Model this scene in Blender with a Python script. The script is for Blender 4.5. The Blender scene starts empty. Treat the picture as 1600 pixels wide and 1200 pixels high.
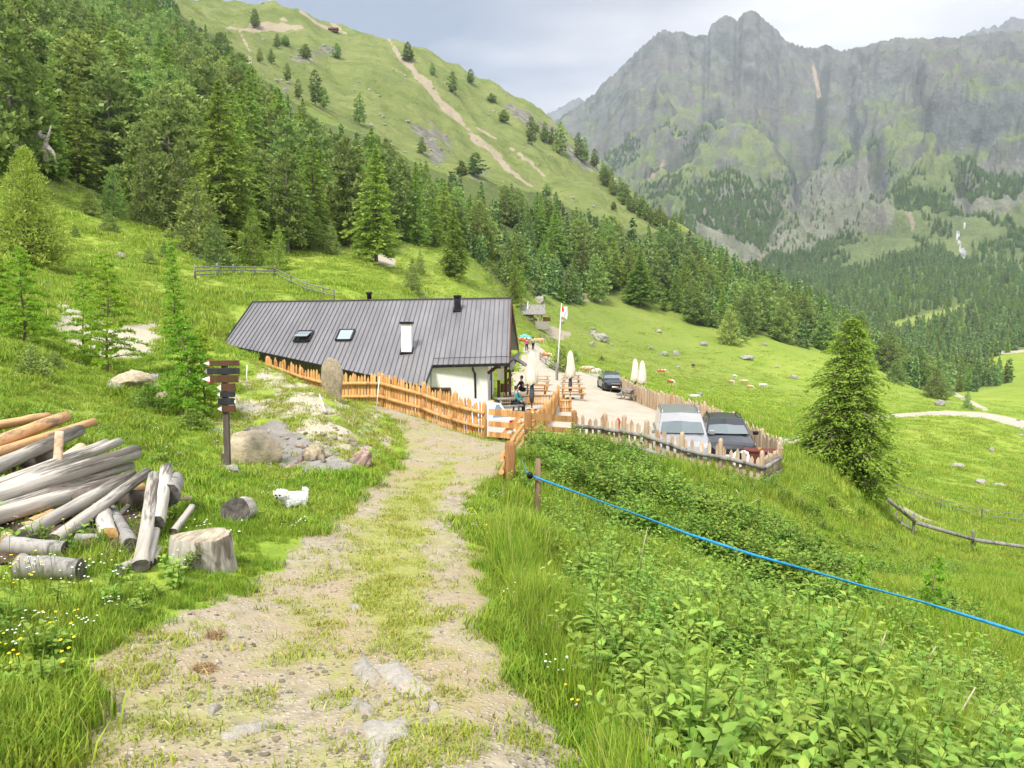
import bpy, math, random
import numpy as np
from mathutils import Vector, Matrix
R_ = math.radians
C = bpy.context.scene.collection
sc = bpy.context.scene
# ------------------------------------------------------------------ camera, sky, sun, exposure
F = 1209.0; PITCH = R_(4.73)
cam_d = bpy.data.cameras.new('camera'); cam = bpy.data.objects.new('camera', cam_d); C.objects.link(cam)
cam_d.sensor_width = 36; cam_d.lens = 36 * F / 1600; cam_d.clip_start = .05; cam_d.clip_end = 30000
cam.location = (0, 0, 0); cam.rotation_euler = (math.pi/2 - PITCH, 0, 0); sc.camera = cam
sc.render.resolution_x = 1024; sc.render.resolution_y = 768
SUN_EL, SUN_AZ = R_(52), R_(205)          # azimuth: clockwise from +Y (ahead); behind and to the left
w = bpy.data.worlds.new('World'); sc.world = w; w.use_nodes = True
nt = w.node_tree; nt.nodes.clear()
def N(nt, t, **k):
    n = nt.nodes.new(t)
    for a, b in k.items(): setattr(n, a, b)
    return n
out = N(nt, 'ShaderNodeOutputWorld'); bg = N(nt, 'ShaderNodeBackground')
sky = N(nt, 'ShaderNodeTexSky', sky_type='NISHITA', sun_disc=False, sun_elevation=SUN_EL, sun_rotation=SUN_AZ, air_density=1.0, dust_density=2.5, altitude=1800)
tc = N(nt, 'ShaderNodeTexCoord'); mp = N(nt, 'ShaderNodeMapping'); mp.inputs['Scale'].default_value = (1, 1, 3.2); mp.inputs['Location'].default_value = (4.3, .6, 1.15)
nz = N(nt, 'ShaderNodeTexNoise'); nz.inputs['Scale'].default_value = 1.7; nz.inputs['Detail'].default_value = 7; nz.inputs['Roughness'].default_value = .52; nz.inputs['Distortion'].default_value = .25
rp = N(nt, 'ShaderNodeValToRGB'); rp.color_ramp.elements[0].position = .40; rp.color_ramp.elements[1].position = .60
nz2 = N(nt, 'ShaderNodeTexNoise'); nz2.inputs['Scale'].default_value = 3.2; nz2.inputs['Detail'].default_value = 8; nz2.inputs['Roughness'].default_value = .5
rc = N(nt, 'ShaderNodeValToRGB')
rc.color_ramp.elements[0].position = .36; rc.color_ramp.elements[0].color = (3.9, 4.0, 4.25, 1)
rc.color_ramp.elements[1].position = .62; rc.color_ramp.elements[1].color = (6.3, 6.25, 6.3, 1)
mx = N(nt, 'ShaderNodeMix', data_type='RGBA'); desat = N(nt, 'ShaderNodeMix', data_type='RGBA')
desat.inputs[0].default_value = .85; desat.inputs[7].default_value = (2.3, 2.6, 3.15, 1)
L = nt.links
L.new(tc.outputs['Generated'], mp.inputs['Vector']); L.new(mp.outputs[0], nz.inputs['Vector']); L.new(mp.outputs[0], nz2.inputs['Vector'])
sx = N(nt, 'ShaderNodeSeparateXYZ'); L.new(tc.outputs['Generated'], sx.inputs[0])
ma = N(nt, 'ShaderNodeMath', operation='MULTIPLY_ADD'); L.new(sx.outputs[0], ma.inputs[0]); ma.inputs[1].default_value = .30; L.new(nz.outputs['Fac'], ma.inputs[2]); L.new(ma.outputs[0], rp.inputs[0])
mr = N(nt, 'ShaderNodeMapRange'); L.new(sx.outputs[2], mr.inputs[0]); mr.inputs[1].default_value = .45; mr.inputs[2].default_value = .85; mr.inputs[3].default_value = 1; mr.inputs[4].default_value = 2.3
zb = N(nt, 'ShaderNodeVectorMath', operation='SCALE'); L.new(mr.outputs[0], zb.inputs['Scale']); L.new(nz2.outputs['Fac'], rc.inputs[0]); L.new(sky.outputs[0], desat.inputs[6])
L.new(rp.outputs[0], mx.inputs[0]); L.new(desat.outputs[2], mx.inputs[6]); L.new(rc.outputs[0], mx.inputs[7])
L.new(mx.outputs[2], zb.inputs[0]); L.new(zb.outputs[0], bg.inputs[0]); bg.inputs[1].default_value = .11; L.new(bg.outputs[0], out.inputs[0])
sd = bpy.data.lights.new('sun', 'SUN'); sd.energy = 3.4; sd.angle = R_(12); sd.color = (1, .95, .86)
sun = bpy.data.objects.new('sun', sd); C.objects.link(sun)
sdir = Vector((math.sin(SUN_AZ)*math.cos(SUN_EL), math.cos(SUN_AZ)*math.cos(SUN_EL), math.sin(SUN_EL)))
sun.rotation_euler = sdir.to_track_quat('Z', 'Y').to_euler()
sc.view_settings.view_transform = 'Standard'; sc.view_settings.look = 'None'; sc.view_settings.exposure = .84; sc.view_settings.gamma = 1
sc.cycles.use_denoising = True; sc.cycles.max_bounces = 5; sc.cycles.diffuse_bounces = 3; sc.cycles.glossy_bounces = 2
sc.cycles.transmission_bounces = 4; sc.cycles.transparent_max_bounces = 6; sc.cycles.volume_bounces = 0
sc.cycles.use_adaptive_sampling = True; sc.cycles.adaptive_threshold = .02
# ------------------------------------------------------------------ helpers
rng = np.random.default_rng(7); random.seed(7)
cp_, sp_ = math.cos(PITCH), math.sin(PITCH)
def ray(px, py):
    cx, cy = (px-800)/F, (600-py)/F
    dy = cp_ + cy*sp_
    return cx/dy, (-sp_ + cy*cp_)/dy            # x/y, z/y
def W(px, py, y): u, t = ray(px, py); return Vector((u*y, y, t*y))
def proj(x, y, z):
    d = y*cp_ - z*sp_; v = y*sp_ + z*cp_
    return 800 + F*x/d, 600 - F*v/d
_perm = np.random.default_rng(3).permutation(512); _perm = np.concatenate([_perm, _perm])
_g = np.random.default_rng(4).normal(size=(512, 2)); _g /= np.linalg.norm(_g, axis=1)[:, None]
def pn(x, y, s=0):
    x = np.asarray(x, float)+s*17.31; y = np.asarray(y, float)+s*9.7
    xi = np.floor(x).astype(int); yi = np.floor(y).astype(int); fx = x-xi; fy = y-yi
    def gr(i, j, dx, dy):
        g = _g[_perm[(_perm[(xi+i) & 511] + yi+j) & 511]]
        return g[..., 0]*dx + g[..., 1]*dy
    a = fx*fx*fx*(fx*(fx*6-15)+10); b = fy*fy*fy*(fy*(fy*6-15)+10)
    n0 = gr(0, 0, fx, fy)*(1-a)+gr(1, 0, fx-1, fy)*a
    n1 = gr(0, 1, fx, fy-1)*(1-a)+gr(1, 1, fx-1, fy-1)*a
    return (n0*(1-b)+n1*b)*1.5
def fbm(x, y, o=4, s=0, g=.5):
    r = 0; a = 1
    for i in range(o): r = r+a*pn(x*2**i, y*2**i, s+i); a *= g
    return r
def ridged(x, y, o=5, s=0):
    r = 0; a = 1; wt = 1
    for i in range(o):
        n = 1-np.abs(pn(x*2**i, y*2**i, s+i)); n = n*n*wt; wt = np.clip(n*1.6, 0, 1); r = r+a*n; a *= .5
    return r
def ss(a, b, x): t = np.clip((x-a)/(b-a), 0, 1); return t*t*(3-2*t)
def tag(o, label=None, cat=None, group=None, kind=None):
    if label: o['label'] = label
    if cat: o['category'] = cat
    if group: o['group'] = group
    if kind: o['kind'] = kind
    return o
def mk(name, me, parent=None, loc=None, rz=0):
    o = bpy.data.objects.new(name, me); C.objects.link(o)
    if parent: o.parent = parent
    if loc is not None: o.location = loc
    if rz: o.rotation_euler.z = rz
    return o
def thing(name, label, cat, loc=(0, 0, 0), rz=0, group=None):
    o = mk(name, None, None, loc, rz); o.empty_display_size = .2
    return tag(o, label, cat, group)
def copy_tree(o, parent=None, loc=None, rz=None, s=None, label=None, group=None):
    c = o.copy(); C.objects.link(c); c.parent = parent
    if loc is not None: c.location = loc
    if rz is not None: c.rotation_euler.z = rz
    if s is not None: c.scale = (s, s, s) if not hasattr(s, '__len__') else s
    if label: c['label'] = label
    if group: c['group'] = group
    for ch in list(o.children): copy_tree(ch, c)
    return c
def mesh_np(name, v, f, mats, smooth=False, attrs=None, fm=None):
    """v (n,3); f: (m,k) array or list of tuples; attrs name->(n,) float or (n,4)"""
    me = bpy.data.meshes.new(name)
    v = np.asarray(v, np.float32)
    if isinstance(f, np.ndarray):
        m, k = f.shape
        me.vertices.add(len(v)); me.vertices.foreach_set('co', v.ravel())
        me.loops.add(m*k); me.loops.foreach_set('vertex_index', f.astype(np.int32).ravel())
        me.polygons.add(m); me.polygons.foreach_set('loop_start', np.arange(m, dtype=np.int32)*k)
        me.update(calc_edges=True)
    else:
        me.from_pydata([tuple(map(float, q)) for q in v], [], f); me.update()
    for mt in (mats if isinstance(mats, (list, tuple)) else [mats]): me.materials.append(mt)
    if fm is not None: me.polygons.foreach_set('material_index', np.asarray(fm, np.int32))
    if smooth: me.polygons.foreach_set('use_smooth', np.ones(len(me.polygons), bool))
    for a, val in (attrs or {}).items():
        val = np.asarray(val, np.float32)
        if val.ndim == 1: me.attributes.new(a, 'FLOAT', 'POINT').data.foreach_set('value', val)
        else: me.attributes.new(a, 'FLOAT_COLOR', 'POINT').data.foreach_set('color', val.ravel())
    return me
# ---- node material helpers
def newmat(name):
    m = bpy.data.materials.new(name); m.use_nodes = True; nt = m.node_tree; b = nt.nodes['Principled BSDF']
    b.inputs['Specular IOR Level'].default_value = .25
    return m, nt, b
def noise(nt, scale, detail=4, rough=.55, vec=None, dist=0):
    n = N(nt, 'ShaderNodeTexNoise'); n.inputs['Scale'].default_value = scale; n.inputs['Detail'].default_value = detail
    n.inputs['Roughness'].default_value = rough; n.inputs['Distortion'].default_value = dist
    if vec is not None: nt.links.new(vec, n.inputs['Vector'])
    return n.outputs['Fac']
def ramp(nt, fac, *st):
    r = N(nt, 'ShaderNodeValToRGB'); e = r.color_ramp.elements
    while len(e) < len(st): e.new(.5)
    for i, (p, c) in enumerate(st):
        e[i].position = p; e[i].color = (c, c, c, 1) if not hasattr(c, '__len__') else (*c, 1)
    nt.links.new(fac, r.inputs[0]); return r.outputs[0]
def mix(nt, fac, a, b, mode='MIX'):
    m = N(nt, 'ShaderNodeMix', data_type='RGBA', blend_type=mode)
    for i, v in ((0, fac), (6, a), (7, b)):
        if hasattr(v, 'links') or isinstance(v, bpy.types.NodeSocket): nt.links.new(v, m.inputs[i])
        elif i == 0: m.inputs[0].default_value = v
        else: m.inputs[i].default_value = (*v, 1) if hasattr(v, '__len__') else (v, v, v, 1)
    return m.outputs[2]
def mth(nt, op, a, b=0.):
    m = N(nt, 'ShaderNodeMath', operation=op)
    for i, v in ((0, a), (1, b)):
        if isinstance(v, bpy.types.NodeSocket): nt.links.new(v, m.inputs[i])
        else: m.inputs[i].default_value = v
    return m.outputs[0]
def attr(nt, name): n = N(nt, 'ShaderNodeAttribute', attribute_name=name); return n
def coords(nt, kind='Object', scale=(1, 1, 1)):
    t = N(nt, 'ShaderNodeTexCoord').outputs[kind]; m = N(nt, 'ShaderNodeMapping'); m.inputs['Scale'].default_value = scale
    nt.links.new(t, m.inputs['Vector']); return m.outputs[0]
def bump(nt, b, h, strength=.4, dist=.02):
    n = N(nt, 'ShaderNodeBump'); n.inputs['Strength'].default_value = strength; n.inputs['Distance'].default_value = dist
    nt.links.new(h, n.inputs['Height']); nt.links.new(n.outputs[0], b.inputs['Normal'])
def simple(name, c1, c2=None, scale=6, rough=.75, metal=0, bmp=0, stretch=(1, 1, 1), spec=.25, detail=5, contrast=(.35, .65), bd=.01):
    m, nt, b = newmat(name); b.inputs['Roughness'].default_value = rough; b.inputs['Metallic'].default_value = metal
    b.inputs['Specular IOR Level'].default_value = spec
    if c2 is None: b.inputs['Base Color'].default_value = (*c1, 1)
    v = coords(nt, 'Object', stretch); n = noise(nt, scale, detail, .6, v)
    if c2 is not None: nt.links.new(ramp(nt, n, (contrast[0], c1), (contrast[1], c2)), b.inputs['Base Color'])
    if bmp: bump(nt, b, n, bmp, bd)
    return m
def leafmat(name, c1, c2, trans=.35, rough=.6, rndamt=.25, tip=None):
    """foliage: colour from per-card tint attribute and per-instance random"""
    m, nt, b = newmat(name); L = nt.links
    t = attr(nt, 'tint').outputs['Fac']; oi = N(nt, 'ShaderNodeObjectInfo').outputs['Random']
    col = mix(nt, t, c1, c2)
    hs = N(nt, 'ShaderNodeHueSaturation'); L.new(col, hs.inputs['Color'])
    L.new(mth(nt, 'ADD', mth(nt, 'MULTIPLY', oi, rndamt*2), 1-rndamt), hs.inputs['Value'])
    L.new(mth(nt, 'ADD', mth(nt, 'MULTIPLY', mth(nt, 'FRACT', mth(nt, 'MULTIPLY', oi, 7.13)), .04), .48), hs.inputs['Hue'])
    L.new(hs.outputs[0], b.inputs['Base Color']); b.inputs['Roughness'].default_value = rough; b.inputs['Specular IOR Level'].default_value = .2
    if trans:
        tr = N(nt, 'ShaderNodeBsdfTranslucent'); L.new(hs.outputs[0], tr.inputs[0]); ms = N(nt, 'ShaderNodeMixShader'); ms.inputs[0].default_value = trans
        L.new(b.outputs[0], ms.inputs[1]); L.new(tr.outputs[0], ms.inputs[2]); L.new(ms.outputs[0], nt.nodes['Material Output'].inputs[0])
    return m
# ------------------------------------------------------------------ terrain: control points (px, depth, py) or (px, depth, 'z', z)
cols = {
-350: [(.5,'z',-1.65),(1.5,'z',-1.7),(3,'z',-1.8),(5,'z',-1.8),(10,'z',-1.2),(16,'z',.5),(30,'z',5),(50,'z',12),(90,'z',30),(150,'z',60),(300,'z',150),(600,'z',330),(1000,'z',420),(3000,'z',700)],
0: [(.5,'z',-1.68),(1.5,'z',-1.8),(3,'z',-1.92),(5,'z',-2.0),(7,'z',-2.03),(10,'z',-1.9),(16,560),(30,450),(50,380),(75,300),(90,250),(150,'z',47),(300,'z',120),(600,'z',250),(1000,'z',330),(3000,'z',600)],
200: [(3,'z',-1.96),(6,'z',-2.1),(10,'z',-2.25),(13,700),(17,620),(22,582),(34,500),(55,420),(75,370),(92,345),(150,'z',33),(300,'z',100),(450,'z',185),(700,'z',290),(1000,'z',310),(3000,'z',500)],
400: [(3,'z',-1.98),(6,'z',-2.27),(10,'z',-2.5),(14,738),(16,694),(18.5,640),(22,586),(24.5,567),(28,'z',-1.9),(34,'z',-2.3),(41,'z',-2.7),(50,'z',-.8),(60,458),(75,437),(95,402),(150,'z',25),(300,'z',85),(430,'z',142),(550,60),(700,5),(1000,'z',290),(3000,'z',400)],
600: [(3,'z',-1.98),(6,'z',-2.3),(10,'z',-2.65),(14,'z',-2.95),(17,'z',-3.0),(19.5,672),(22,652),(25,636),(30,'z',-3.7),(38,'z',-4.5),(46,'z',-4.4),(55,'z',-1.8),(75,455),(107,418),(150,'z',17),(300,'z',66),(420,220),(540,'z',175),(680,58),(1000,'z',230),(3000,'z',300)],
760: [(3,'z',-1.98),(6,'z',-2.3),(10,'z',-2.72),(14,'z',-3.0),(18,'z',-3.2),(22.5,686),(26,'z',-4.2),(30,'z',-4.65),(38,'z',-4.75),(46,'z',-4.8),(60,'z',-4.9),(80,'z',-4.3),(100,'z',-2.4),(130,462),(150,437),(175,412),(300,'z',48),(430,290),(560,'z',135),(700,112),(1000,'z',205),(3000,'z',250)],
860: [(3,'z',-2.05),(5,'z',-2.35),(8,'z',-2.9),(12.4,'z',-3.45),(17,'z',-3.5),(24,690),(32,'z',-4.2),(45,'z',-4.7),(65,'z',-5.35),(85,588),(105,562),(145,545),(185,498),(220,462),(238,448),(320,'z',37),(450,310),(580,'z',115),(720,181),(1000,'z',150),(1500,'z',120),(3000,'z',560)],
1000: [(.5,'z',-1.68),(1.5,'z',-1.9),(3,'z',-2.15),(5,'z',-2.65),(8,'z',-3.2),(12,'z',-3.9),(16,'z',-4.05),(23,710),(25,'z',-4.5),(35,'z',-4.95),(46,'z',-5.35),(58,622),(78,'z',-7.6),(110,'z',-9.7),(150,585),(190,556),(225,527),(262,474),(330,'z',24),(450,'z',52),(650,330),(1000,'z',40),(1500,'z',130),(2300,310),(3200,82),(4200,'z',900)],
1200: [(3,'z',-2.3),(5,'z',-2.75),(7,'z',-3.15),(9,'z',-3.6),(12,'z',-4.9),(15,876),(19,806),(24.5,747),(30,'z',-5.4),(40,690),(52,664),(80,650),(125,628),(180,600),(225,562),(250,540),(330,'z',0),(450,'z',16),(560,'z',12),(700,'z',-10),(1000,'z',20),(1600,412),(2200,255),(2800,130),(3200,30),(4200,'z',1000)],
1400: [(1.5,'z',-1.95),(3,'z',-2.4),(5,'z',-2.85),(6.5,'z',-3.3),(9,'z',-4.7),(12,985),(18,908),(26,868),(33,842),(38,822),(60,765),(90,710),(150,650),(210,615),(290,592),(400,'z',-30),(520,'z',-27),(700,'z',-25),(850,500),(1300,410),(1600,350),(2300,200),(2900,72),(4200,'z',950)],
1600: [(3,'z',-2.5),(5,'z',-3.1),(6.5,'z',-3.8),(9,'z',-4.9),(12,1050),(15,990),(23,925),(37,888),(52,830),(72,778),(115,702),(160,668),(230,635),(320,610),(600,550),(800,500),(1300,385),(1500,330),(2200,200),(3000,55),(4200,'z',1050)],
1950: [(.5,'z',-1.8),(1.5,'z',-2.1),(3,'z',-2.8),(5,'z',-3.6),(9,'z',-5.6),(15,'z',-8),(23,'z',-10),(37,'z',-14),(72,'z',-21),(160,'z',-31),(320,'z',-38),(600,'z',-30),(1000,'z',20),(1500,'z',200),(3000,'z',1150),(4200,'z',1100)],
}
extra = [(300,6.7,'z',-2.15),(458,10.4,797),(100,8,'z',-2.05),(700,16,'z',-3.1),(500,20,614),(560,21,645),(480,21.3,606),(480,26,'z',-2.75),(525,26,'z',-2.85),(440,27.5,'z',-2.6),(350,26,543),(380,25.5,550),(430,22.5,583),(450,16.2,700),(520,15.5,705),(540,14.2,722),(690,23.5,664),(820,17,712),(700,250,'z',36),(930,24,'z',-3.95),(1100,22.6,740),(1070,26,'z',-5.0),(1150,29.5,'z',-5.3),(1215,25.5,745),(1215,33,700),
 (1100,38,'z',-5.3),(1150,33,'z',-5.2),(950,66,'z',-5.6),(1050,46,'z',-5.6),(1330,35,752),(1300,22,'z',-5.9),(1300,15,'z',-5.3),(1240,45,692),(1519,40,864),(1500,600,'z',-33),(1500,1280,405),(1300,350,'z',-8),(1300,520,'z',-1),(1450,300,618),(1480,150,645),
 (1170,3200,20),(1100,3200,58),(1290,3050,74),(930,3100,150),(880,3100,175),(1250,2400,300),(1180,1650,408),(830,150,548),(825,166,502)]
P, T = [], []
def z0(y): return -1.65-.11*y
def addcp(px, y, a, b=None):
    if a == 'z': u = ray(px, 500)[0]; z = b
    else: u, t = ray(px, a); z = t*y
    P.append((u, .45*math.log(y))); T.append((z-z0(y))/(y+3))
for px, lst in cols.items():
    for q in lst: addcp(px, *q)
for q in extra: addcp(*q)
P = np.array(P); T = np.array(T)
def tk(r2): return np.where(r2 > 1e-12, .5*r2*np.log(np.maximum(r2, 1e-12)), 0)
D = ((P[:, None]-P[None])**2).sum(-1); n = len(P)
A = np.zeros((n+3, n+3)); A[:n, :n] = tk(D)+np.eye(n)*2e-4; A[:n, n] = 1; A[:n, n+1:] = P; A[n:, :n] = A[:n, n:].T
Wt = np.linalg.solve(A, np.concatenate([T, [0, 0, 0]]))
def tps(u, s):
    o = np.empty(u.shape); uf = u.ravel(); sf = s.ravel(); of = o.ravel()
    for i in range(0, len(uf), 60000):
        a = uf[i:i+60000]; b = sf[i:i+60000]
        r2 = (a[:, None]-P[:, 0])**2+(b[:, None]-P[:, 1])**2
        of[i:i+60000] = tk(r2)@Wt[:n]+Wt[n]+Wt[n+1]*a+Wt[n+2]*b
    return of.reshape(u.shape)
# evaluate the smooth surface on a coarse grid, refine bilinearly, add relief
def lin(*seg):
    r = [seg[0][0]]
    for a, b, k in seg: r += list(np.linspace(a, b, k+1)[1:])
    return np.array(r)
UG = lin((-2.4, -1.1, 16), (-1.1, -.72, 60), (-.72, .72, 660), (.72, 1.1, 60), (1.1, 2.4, 16))
SG = lin((math.log(.4), math.log(10), 240), (math.log(10), math.log(100), 270), (math.log(100), math.log(1000), 280), (math.log(1000), math.log(4300), 260))
uc = np.linspace(-2.4, 2.4, 385); scg = np.linspace(SG[0], SG[-1], 321)
Tc = tps(*np.meshgrid(uc, scg*.45))
def bil(G, gx, gy, x, y):
    i = np.clip(np.searchsorted(gx, x)-1, 0, len(gx)-2); j = np.clip(np.searchsorted(gy, y)-1, 0, len(gy)-2)
    a = np.clip((x-gx[i])/(gx[i+1]-gx[i]), 0, 1); b = np.clip((y-gy[j])/(gy[j+1]-gy[j]), 0, 1)
    return (G[j, i]*(1-a)+G[j, i+1]*a)*(1-b)+(G[j+1, i]*(1-a)+G[j+1, i+1]*a)*b
UU, SS = np.meshgrid(UG, SG); YY = np.exp(SS); XX = UU*YY
TT = bil(Tc, uc, scg, UU, SS)
ZZ = TT*(YY+3)+z0(YY)
PXs, PYs = proj(XX, YY, ZZ)
def poly_d(pts, px, py):
    """signed pixel distance to a polygon, positive inside"""
    pts = np.array(pts, float); ins = np.zeros(px.shape, bool); dm = np.full(px.shape, 1e9)
    for i in range(len(pts)):
        x1, y1 = pts[i-1]; x2, y2 = pts[i]
        c = ((y1 > py) != (y2 > py)) & (px < (x2-x1)*(py-y1)/(y2-y1+1e-9)+x1); ins ^= c
        dx, dy = x2-x1, y2-y1; t = np.clip(((px-x1)*dx+(py-y1)*dy)/(dx*dx+dy*dy+1e-9), 0, 1)
        dm = np.minimum(dm, np.hypot(px-x1-t*dx, py-y1-t*dy))
    return np.where(ins, dm, -dm)
def line_d(pts, px, py):
    dm = np.full(px.shape, 1e9)
    for i in range(1, len(pts)):
        (x1, y1), (x2, y2) = pts[i-1][:2], pts[i][:2]; dx, dy = x2-x1, y2-y1
        t = np.clip(((px-x1)*dx+(py-y1)*dy)/(dx*dx+dy*dy+1e-9), 0, 1); w1, w2 = pts[i-1][2], pts[i][2]
        dm = np.minimum(dm, np.hypot(px-x1-t*dx, py-y1-t*dy)/(w1+(w2-w1)*t))
    return dm          # <1 inside the line's half width
path_poly = [(-700,4000),(20,1260),(120,1100),(150,1010),(290,945),(400,893),(470,842),(520,800),(562,762),(612,722),(632,695),(622,668),(585,640),(560,622),(575,618),(610,632),(690,660),(757,684),(900,690),(880,702),(815,712),(792,748),(742,780),(733,830),(762,900),(785,985),(830,1060),(880,1130),(930,1260),(1900,4000)]
lot_poly = [(757,684),(900,690),(945,684),(1000,706),(1100,733),(1212,742),(1218,700),(1150,668),(1050,630),(950,583),(915,583),(880,575),(862,562),(852,548),(838,534),(818,540),(812,570),(800,580),(790,600),(780,640),(755,648)]
near = YY < 29
nwx = fbm(XX*1.3, YY*1.3, 3, 5)
dpath = np.where(near, poly_d(path_poly, PXs, PYs), -99)
dlot = np.where((YY > 19) & (YY < 175), poly_d(lot_poly, PXs, PYs), -99)
dpm = dpath*np.clip(YY, 2, 40)/F                       # metres, about
dlm = dlot*YY/F
pathm = ss(-.12, .22, dpm+nwx*.11); lotm = ss(-.2, .3, dlm+nwx*.2)
# relief
amp = .55*ss(30, 160, YY)+1.6*ss(160, 600, YY)
ZZ += fbm(XX/2.2, YY/2.2, 3, 1)*.05*ss(1, 6, YY)*(1-pathm*.7)*(1-lotm)+fbm(XX/9, YY/9, 3, 2)*.16*ss(6, 30, YY)*(1-lotm)*(1-pathm)*(1-ss(30, 45, YY)*(1-ss(48, 60, YY))*(UU < 0))
ZZ += amp*fbm(XX/38, YY/38, 4, 3)*(1-lotm)*ss(55, 110, YY)
hillw = ss(330, 480, YY)*(1-ss(900, 1100, YY))*(UU < .3)
ZZ += hillw*(fbm(XX/90, YY/140, 5, 8)*9+ridged(XX/70+YY/300, YY/260, 4, 9)*5)
dmound = poly_d([(330,640),(400,560),(480,585),(560,625),(622,668),(632,695),(560,735),(440,740),(360,720),(310,680)], PXs, PYs)*YY/F
moundm = np.where((YY > 12) & (YY < 25), ss(-.3, .5, dmound+nwx*.3), 0)
ZZ += moundm*fbm(XX*1.9, YY*1.9, 3, 15)*.07
# mountain relief
mw = ss(1050, 1900, YY)
wx = XX+fbm(XX/500, YY/500, 3, 21)*220; wy = YY+fbm(XX/500, YY/500, 3, 22)*220
rid = ridged((wx*.9+wy*.35)/620, (wy-wx*.2)/1500, 6, 31)-1.0
rid2 = ridged((wx+.3*wy)/190, wy/420, 5, 41)-1.0
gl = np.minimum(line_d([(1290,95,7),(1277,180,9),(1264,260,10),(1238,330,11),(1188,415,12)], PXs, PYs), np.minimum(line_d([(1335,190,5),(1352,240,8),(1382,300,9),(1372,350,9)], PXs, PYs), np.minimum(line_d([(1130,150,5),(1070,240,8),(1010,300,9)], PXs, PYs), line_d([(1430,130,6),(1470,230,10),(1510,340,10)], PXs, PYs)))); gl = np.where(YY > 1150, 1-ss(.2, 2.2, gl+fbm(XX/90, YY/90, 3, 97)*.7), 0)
ZZ -= mw*gl*38
ZZ += mw*(rid*(150-65*ss(2000, 2700, YY))+(rid2*30+fbm((wx+.6*wy)/110, (wy-.6*wx)/60, 5, 55, .6)*26)*(1-.65*ss(2300, 2900, YY)))
ZZ += ss(2500, 3000, YY)*np.abs(fbm(XX/120, YY/120, 5, 61))*14
# the two skylines brought to their surveyed height
def fix(sky, ya, yb, y0, y1, sm, jag=0, wide=0):
    global ZZ
    sk = np.array(sky, float); us, ts = zip(*[ray(a, b) for a, b in sk]); us = np.array(us); ts = np.array(ts)
    rows = (SG > math.log(ya)) & (SG < math.log(yb)); mxt = (ZZ/YY)[rows].max(0)
    k = np.ones(sm)/sm; mxs = np.convolve(np.pad(mxt, sm//2, mode='edge'), k, 'same')[sm//2:sm//2+len(mxt)]
    tgt = np.interp(UG, us, ts)+fbm(UG*55, UG*0, 4, 19, .6)*jag
    wv = ss(us[0]-.03, us[0]+.01, UG)*(1-ss(us[-1]-.01, us[-1]+.03, UG))
    df = tgt-mxs
    if wide: k = np.hanning(wide+2)[1:-1]; k /= k.sum(); df = np.convolve(np.pad(df, wide//2, mode='edge'), k, 'same')[wide//2:wide//2+len(df)]
    ZZ = ZZ+((df*wv)[None]*ss(y0, y1, YY))*YY*(YY < 6000)
hill_sky = [(230,-12),(300,2),(360,2),(420,5),(470,14),(500,32),(560,48),(610,62),(650,72),(700,95),(750,122),(790,140),(830,160),(850,178),(880,200),(920,242),(960,275),(1000,308),(1040,338),(1080,365)]
mt_sky = [(830,185),(860,182),(885,172),(905,158),(930,143),(950,122),(985,92),(1012,72),(1035,57),(1062,54),(1090,57),(1105,60),(1112,42),(1122,30),(1135,25),(1147,28),(1152,32),(1160,22),(1172,18),(1184,22),(1200,36),(1215,48),(1228,65),(1250,70),(1270,76),(1290,70),(1305,78),(1325,80),(1345,72),(1370,66),(1400,60),(1450,60),(1500,56),(1560,50),(1610,48),(1700,44)]
for _ in range(3): fix(mt_sky, 2000, 4300, 1700, 2700, 3, 0, 91)
for _ in range(2): fix(mt_sky, 2300, 4300, 2480, 2850, 3, .0022)
fix(hill_sky, 500, 950, 360, 700, 21)
PXs, PYs = proj(XX, YY, ZZ)
def H(x, y): x = np.asarray(x, float); y = np.maximum(np.asarray(y, float), .41); return bil(ZZ, UG, SG, x/y, np.log(y))
def G(px, py, ymin=1.0, ymax=4000, lift=0):
    """ground point seen at a pixel, first hit beyond ymin"""
    u, t = ray(px, py); ys = np.exp(np.linspace(math.log(ymin), math.log(ymax), 3000)); zs = H(u*ys, ys)+lift
    k = np.nonzero(zs/ys >= t)[0]
    if len(k) == 0: k = [int(np.argmin(np.abs(zs/ys-t)))]
    y = ys[k[0]]; return Vector((u*y, y, float(H(u*y, y))))
def PY(px, py, y, dz=0):
    """a ground point of known depth at column px"""
    u = ray(px, py)[0]; return Vector((u*y, y, float(H(u*y, y))+dz))
# ---- masks
soil = np.zeros_like(ZZ)
def lm(pts, ya, yb, soft=.5, wob=.35):
    d = line_d(pts, PXs, PYs); m = 1-ss(1-soft, 1+soft, d+fbm(XX/18, YY/18, 3, 77)*wob); return m*((YY > ya) & (YY < yb))
for pts in ([(606,58,2),(622,85,3),(645,108,4.5),(690,162,5),(735,205,5.5),(770,240,4.5),(800,268,3),(830,292,1.5)], [(355,44,3),(400,44,6),(440,40,8),(472,44,3)], [(500,22,3),(530,45,3)], [(470,18,2),(500,40,2),(540,52,2)],
            [(745,200,1.5),(790,225,1.8),(830,255,1.8),(850,275,1)], [(372,45,1.5),(390,80,1.5),(392,110,1)]):
    soil = np.maximum(soil, lm(pts, 350, 1000, .6, 1.1))
for pts in ([(848,512,4),(862,519,8),(874,524,9),(890,521,4)], ): soil = np.maximum(soil, lm(pts, 120, 220, .6, .8))
for pts in ([(1395,790,6),(1440,812,7),(1470,822,3)],): soil = np.maximum(soil, .8*lm(pts, 30, 60))
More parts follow.
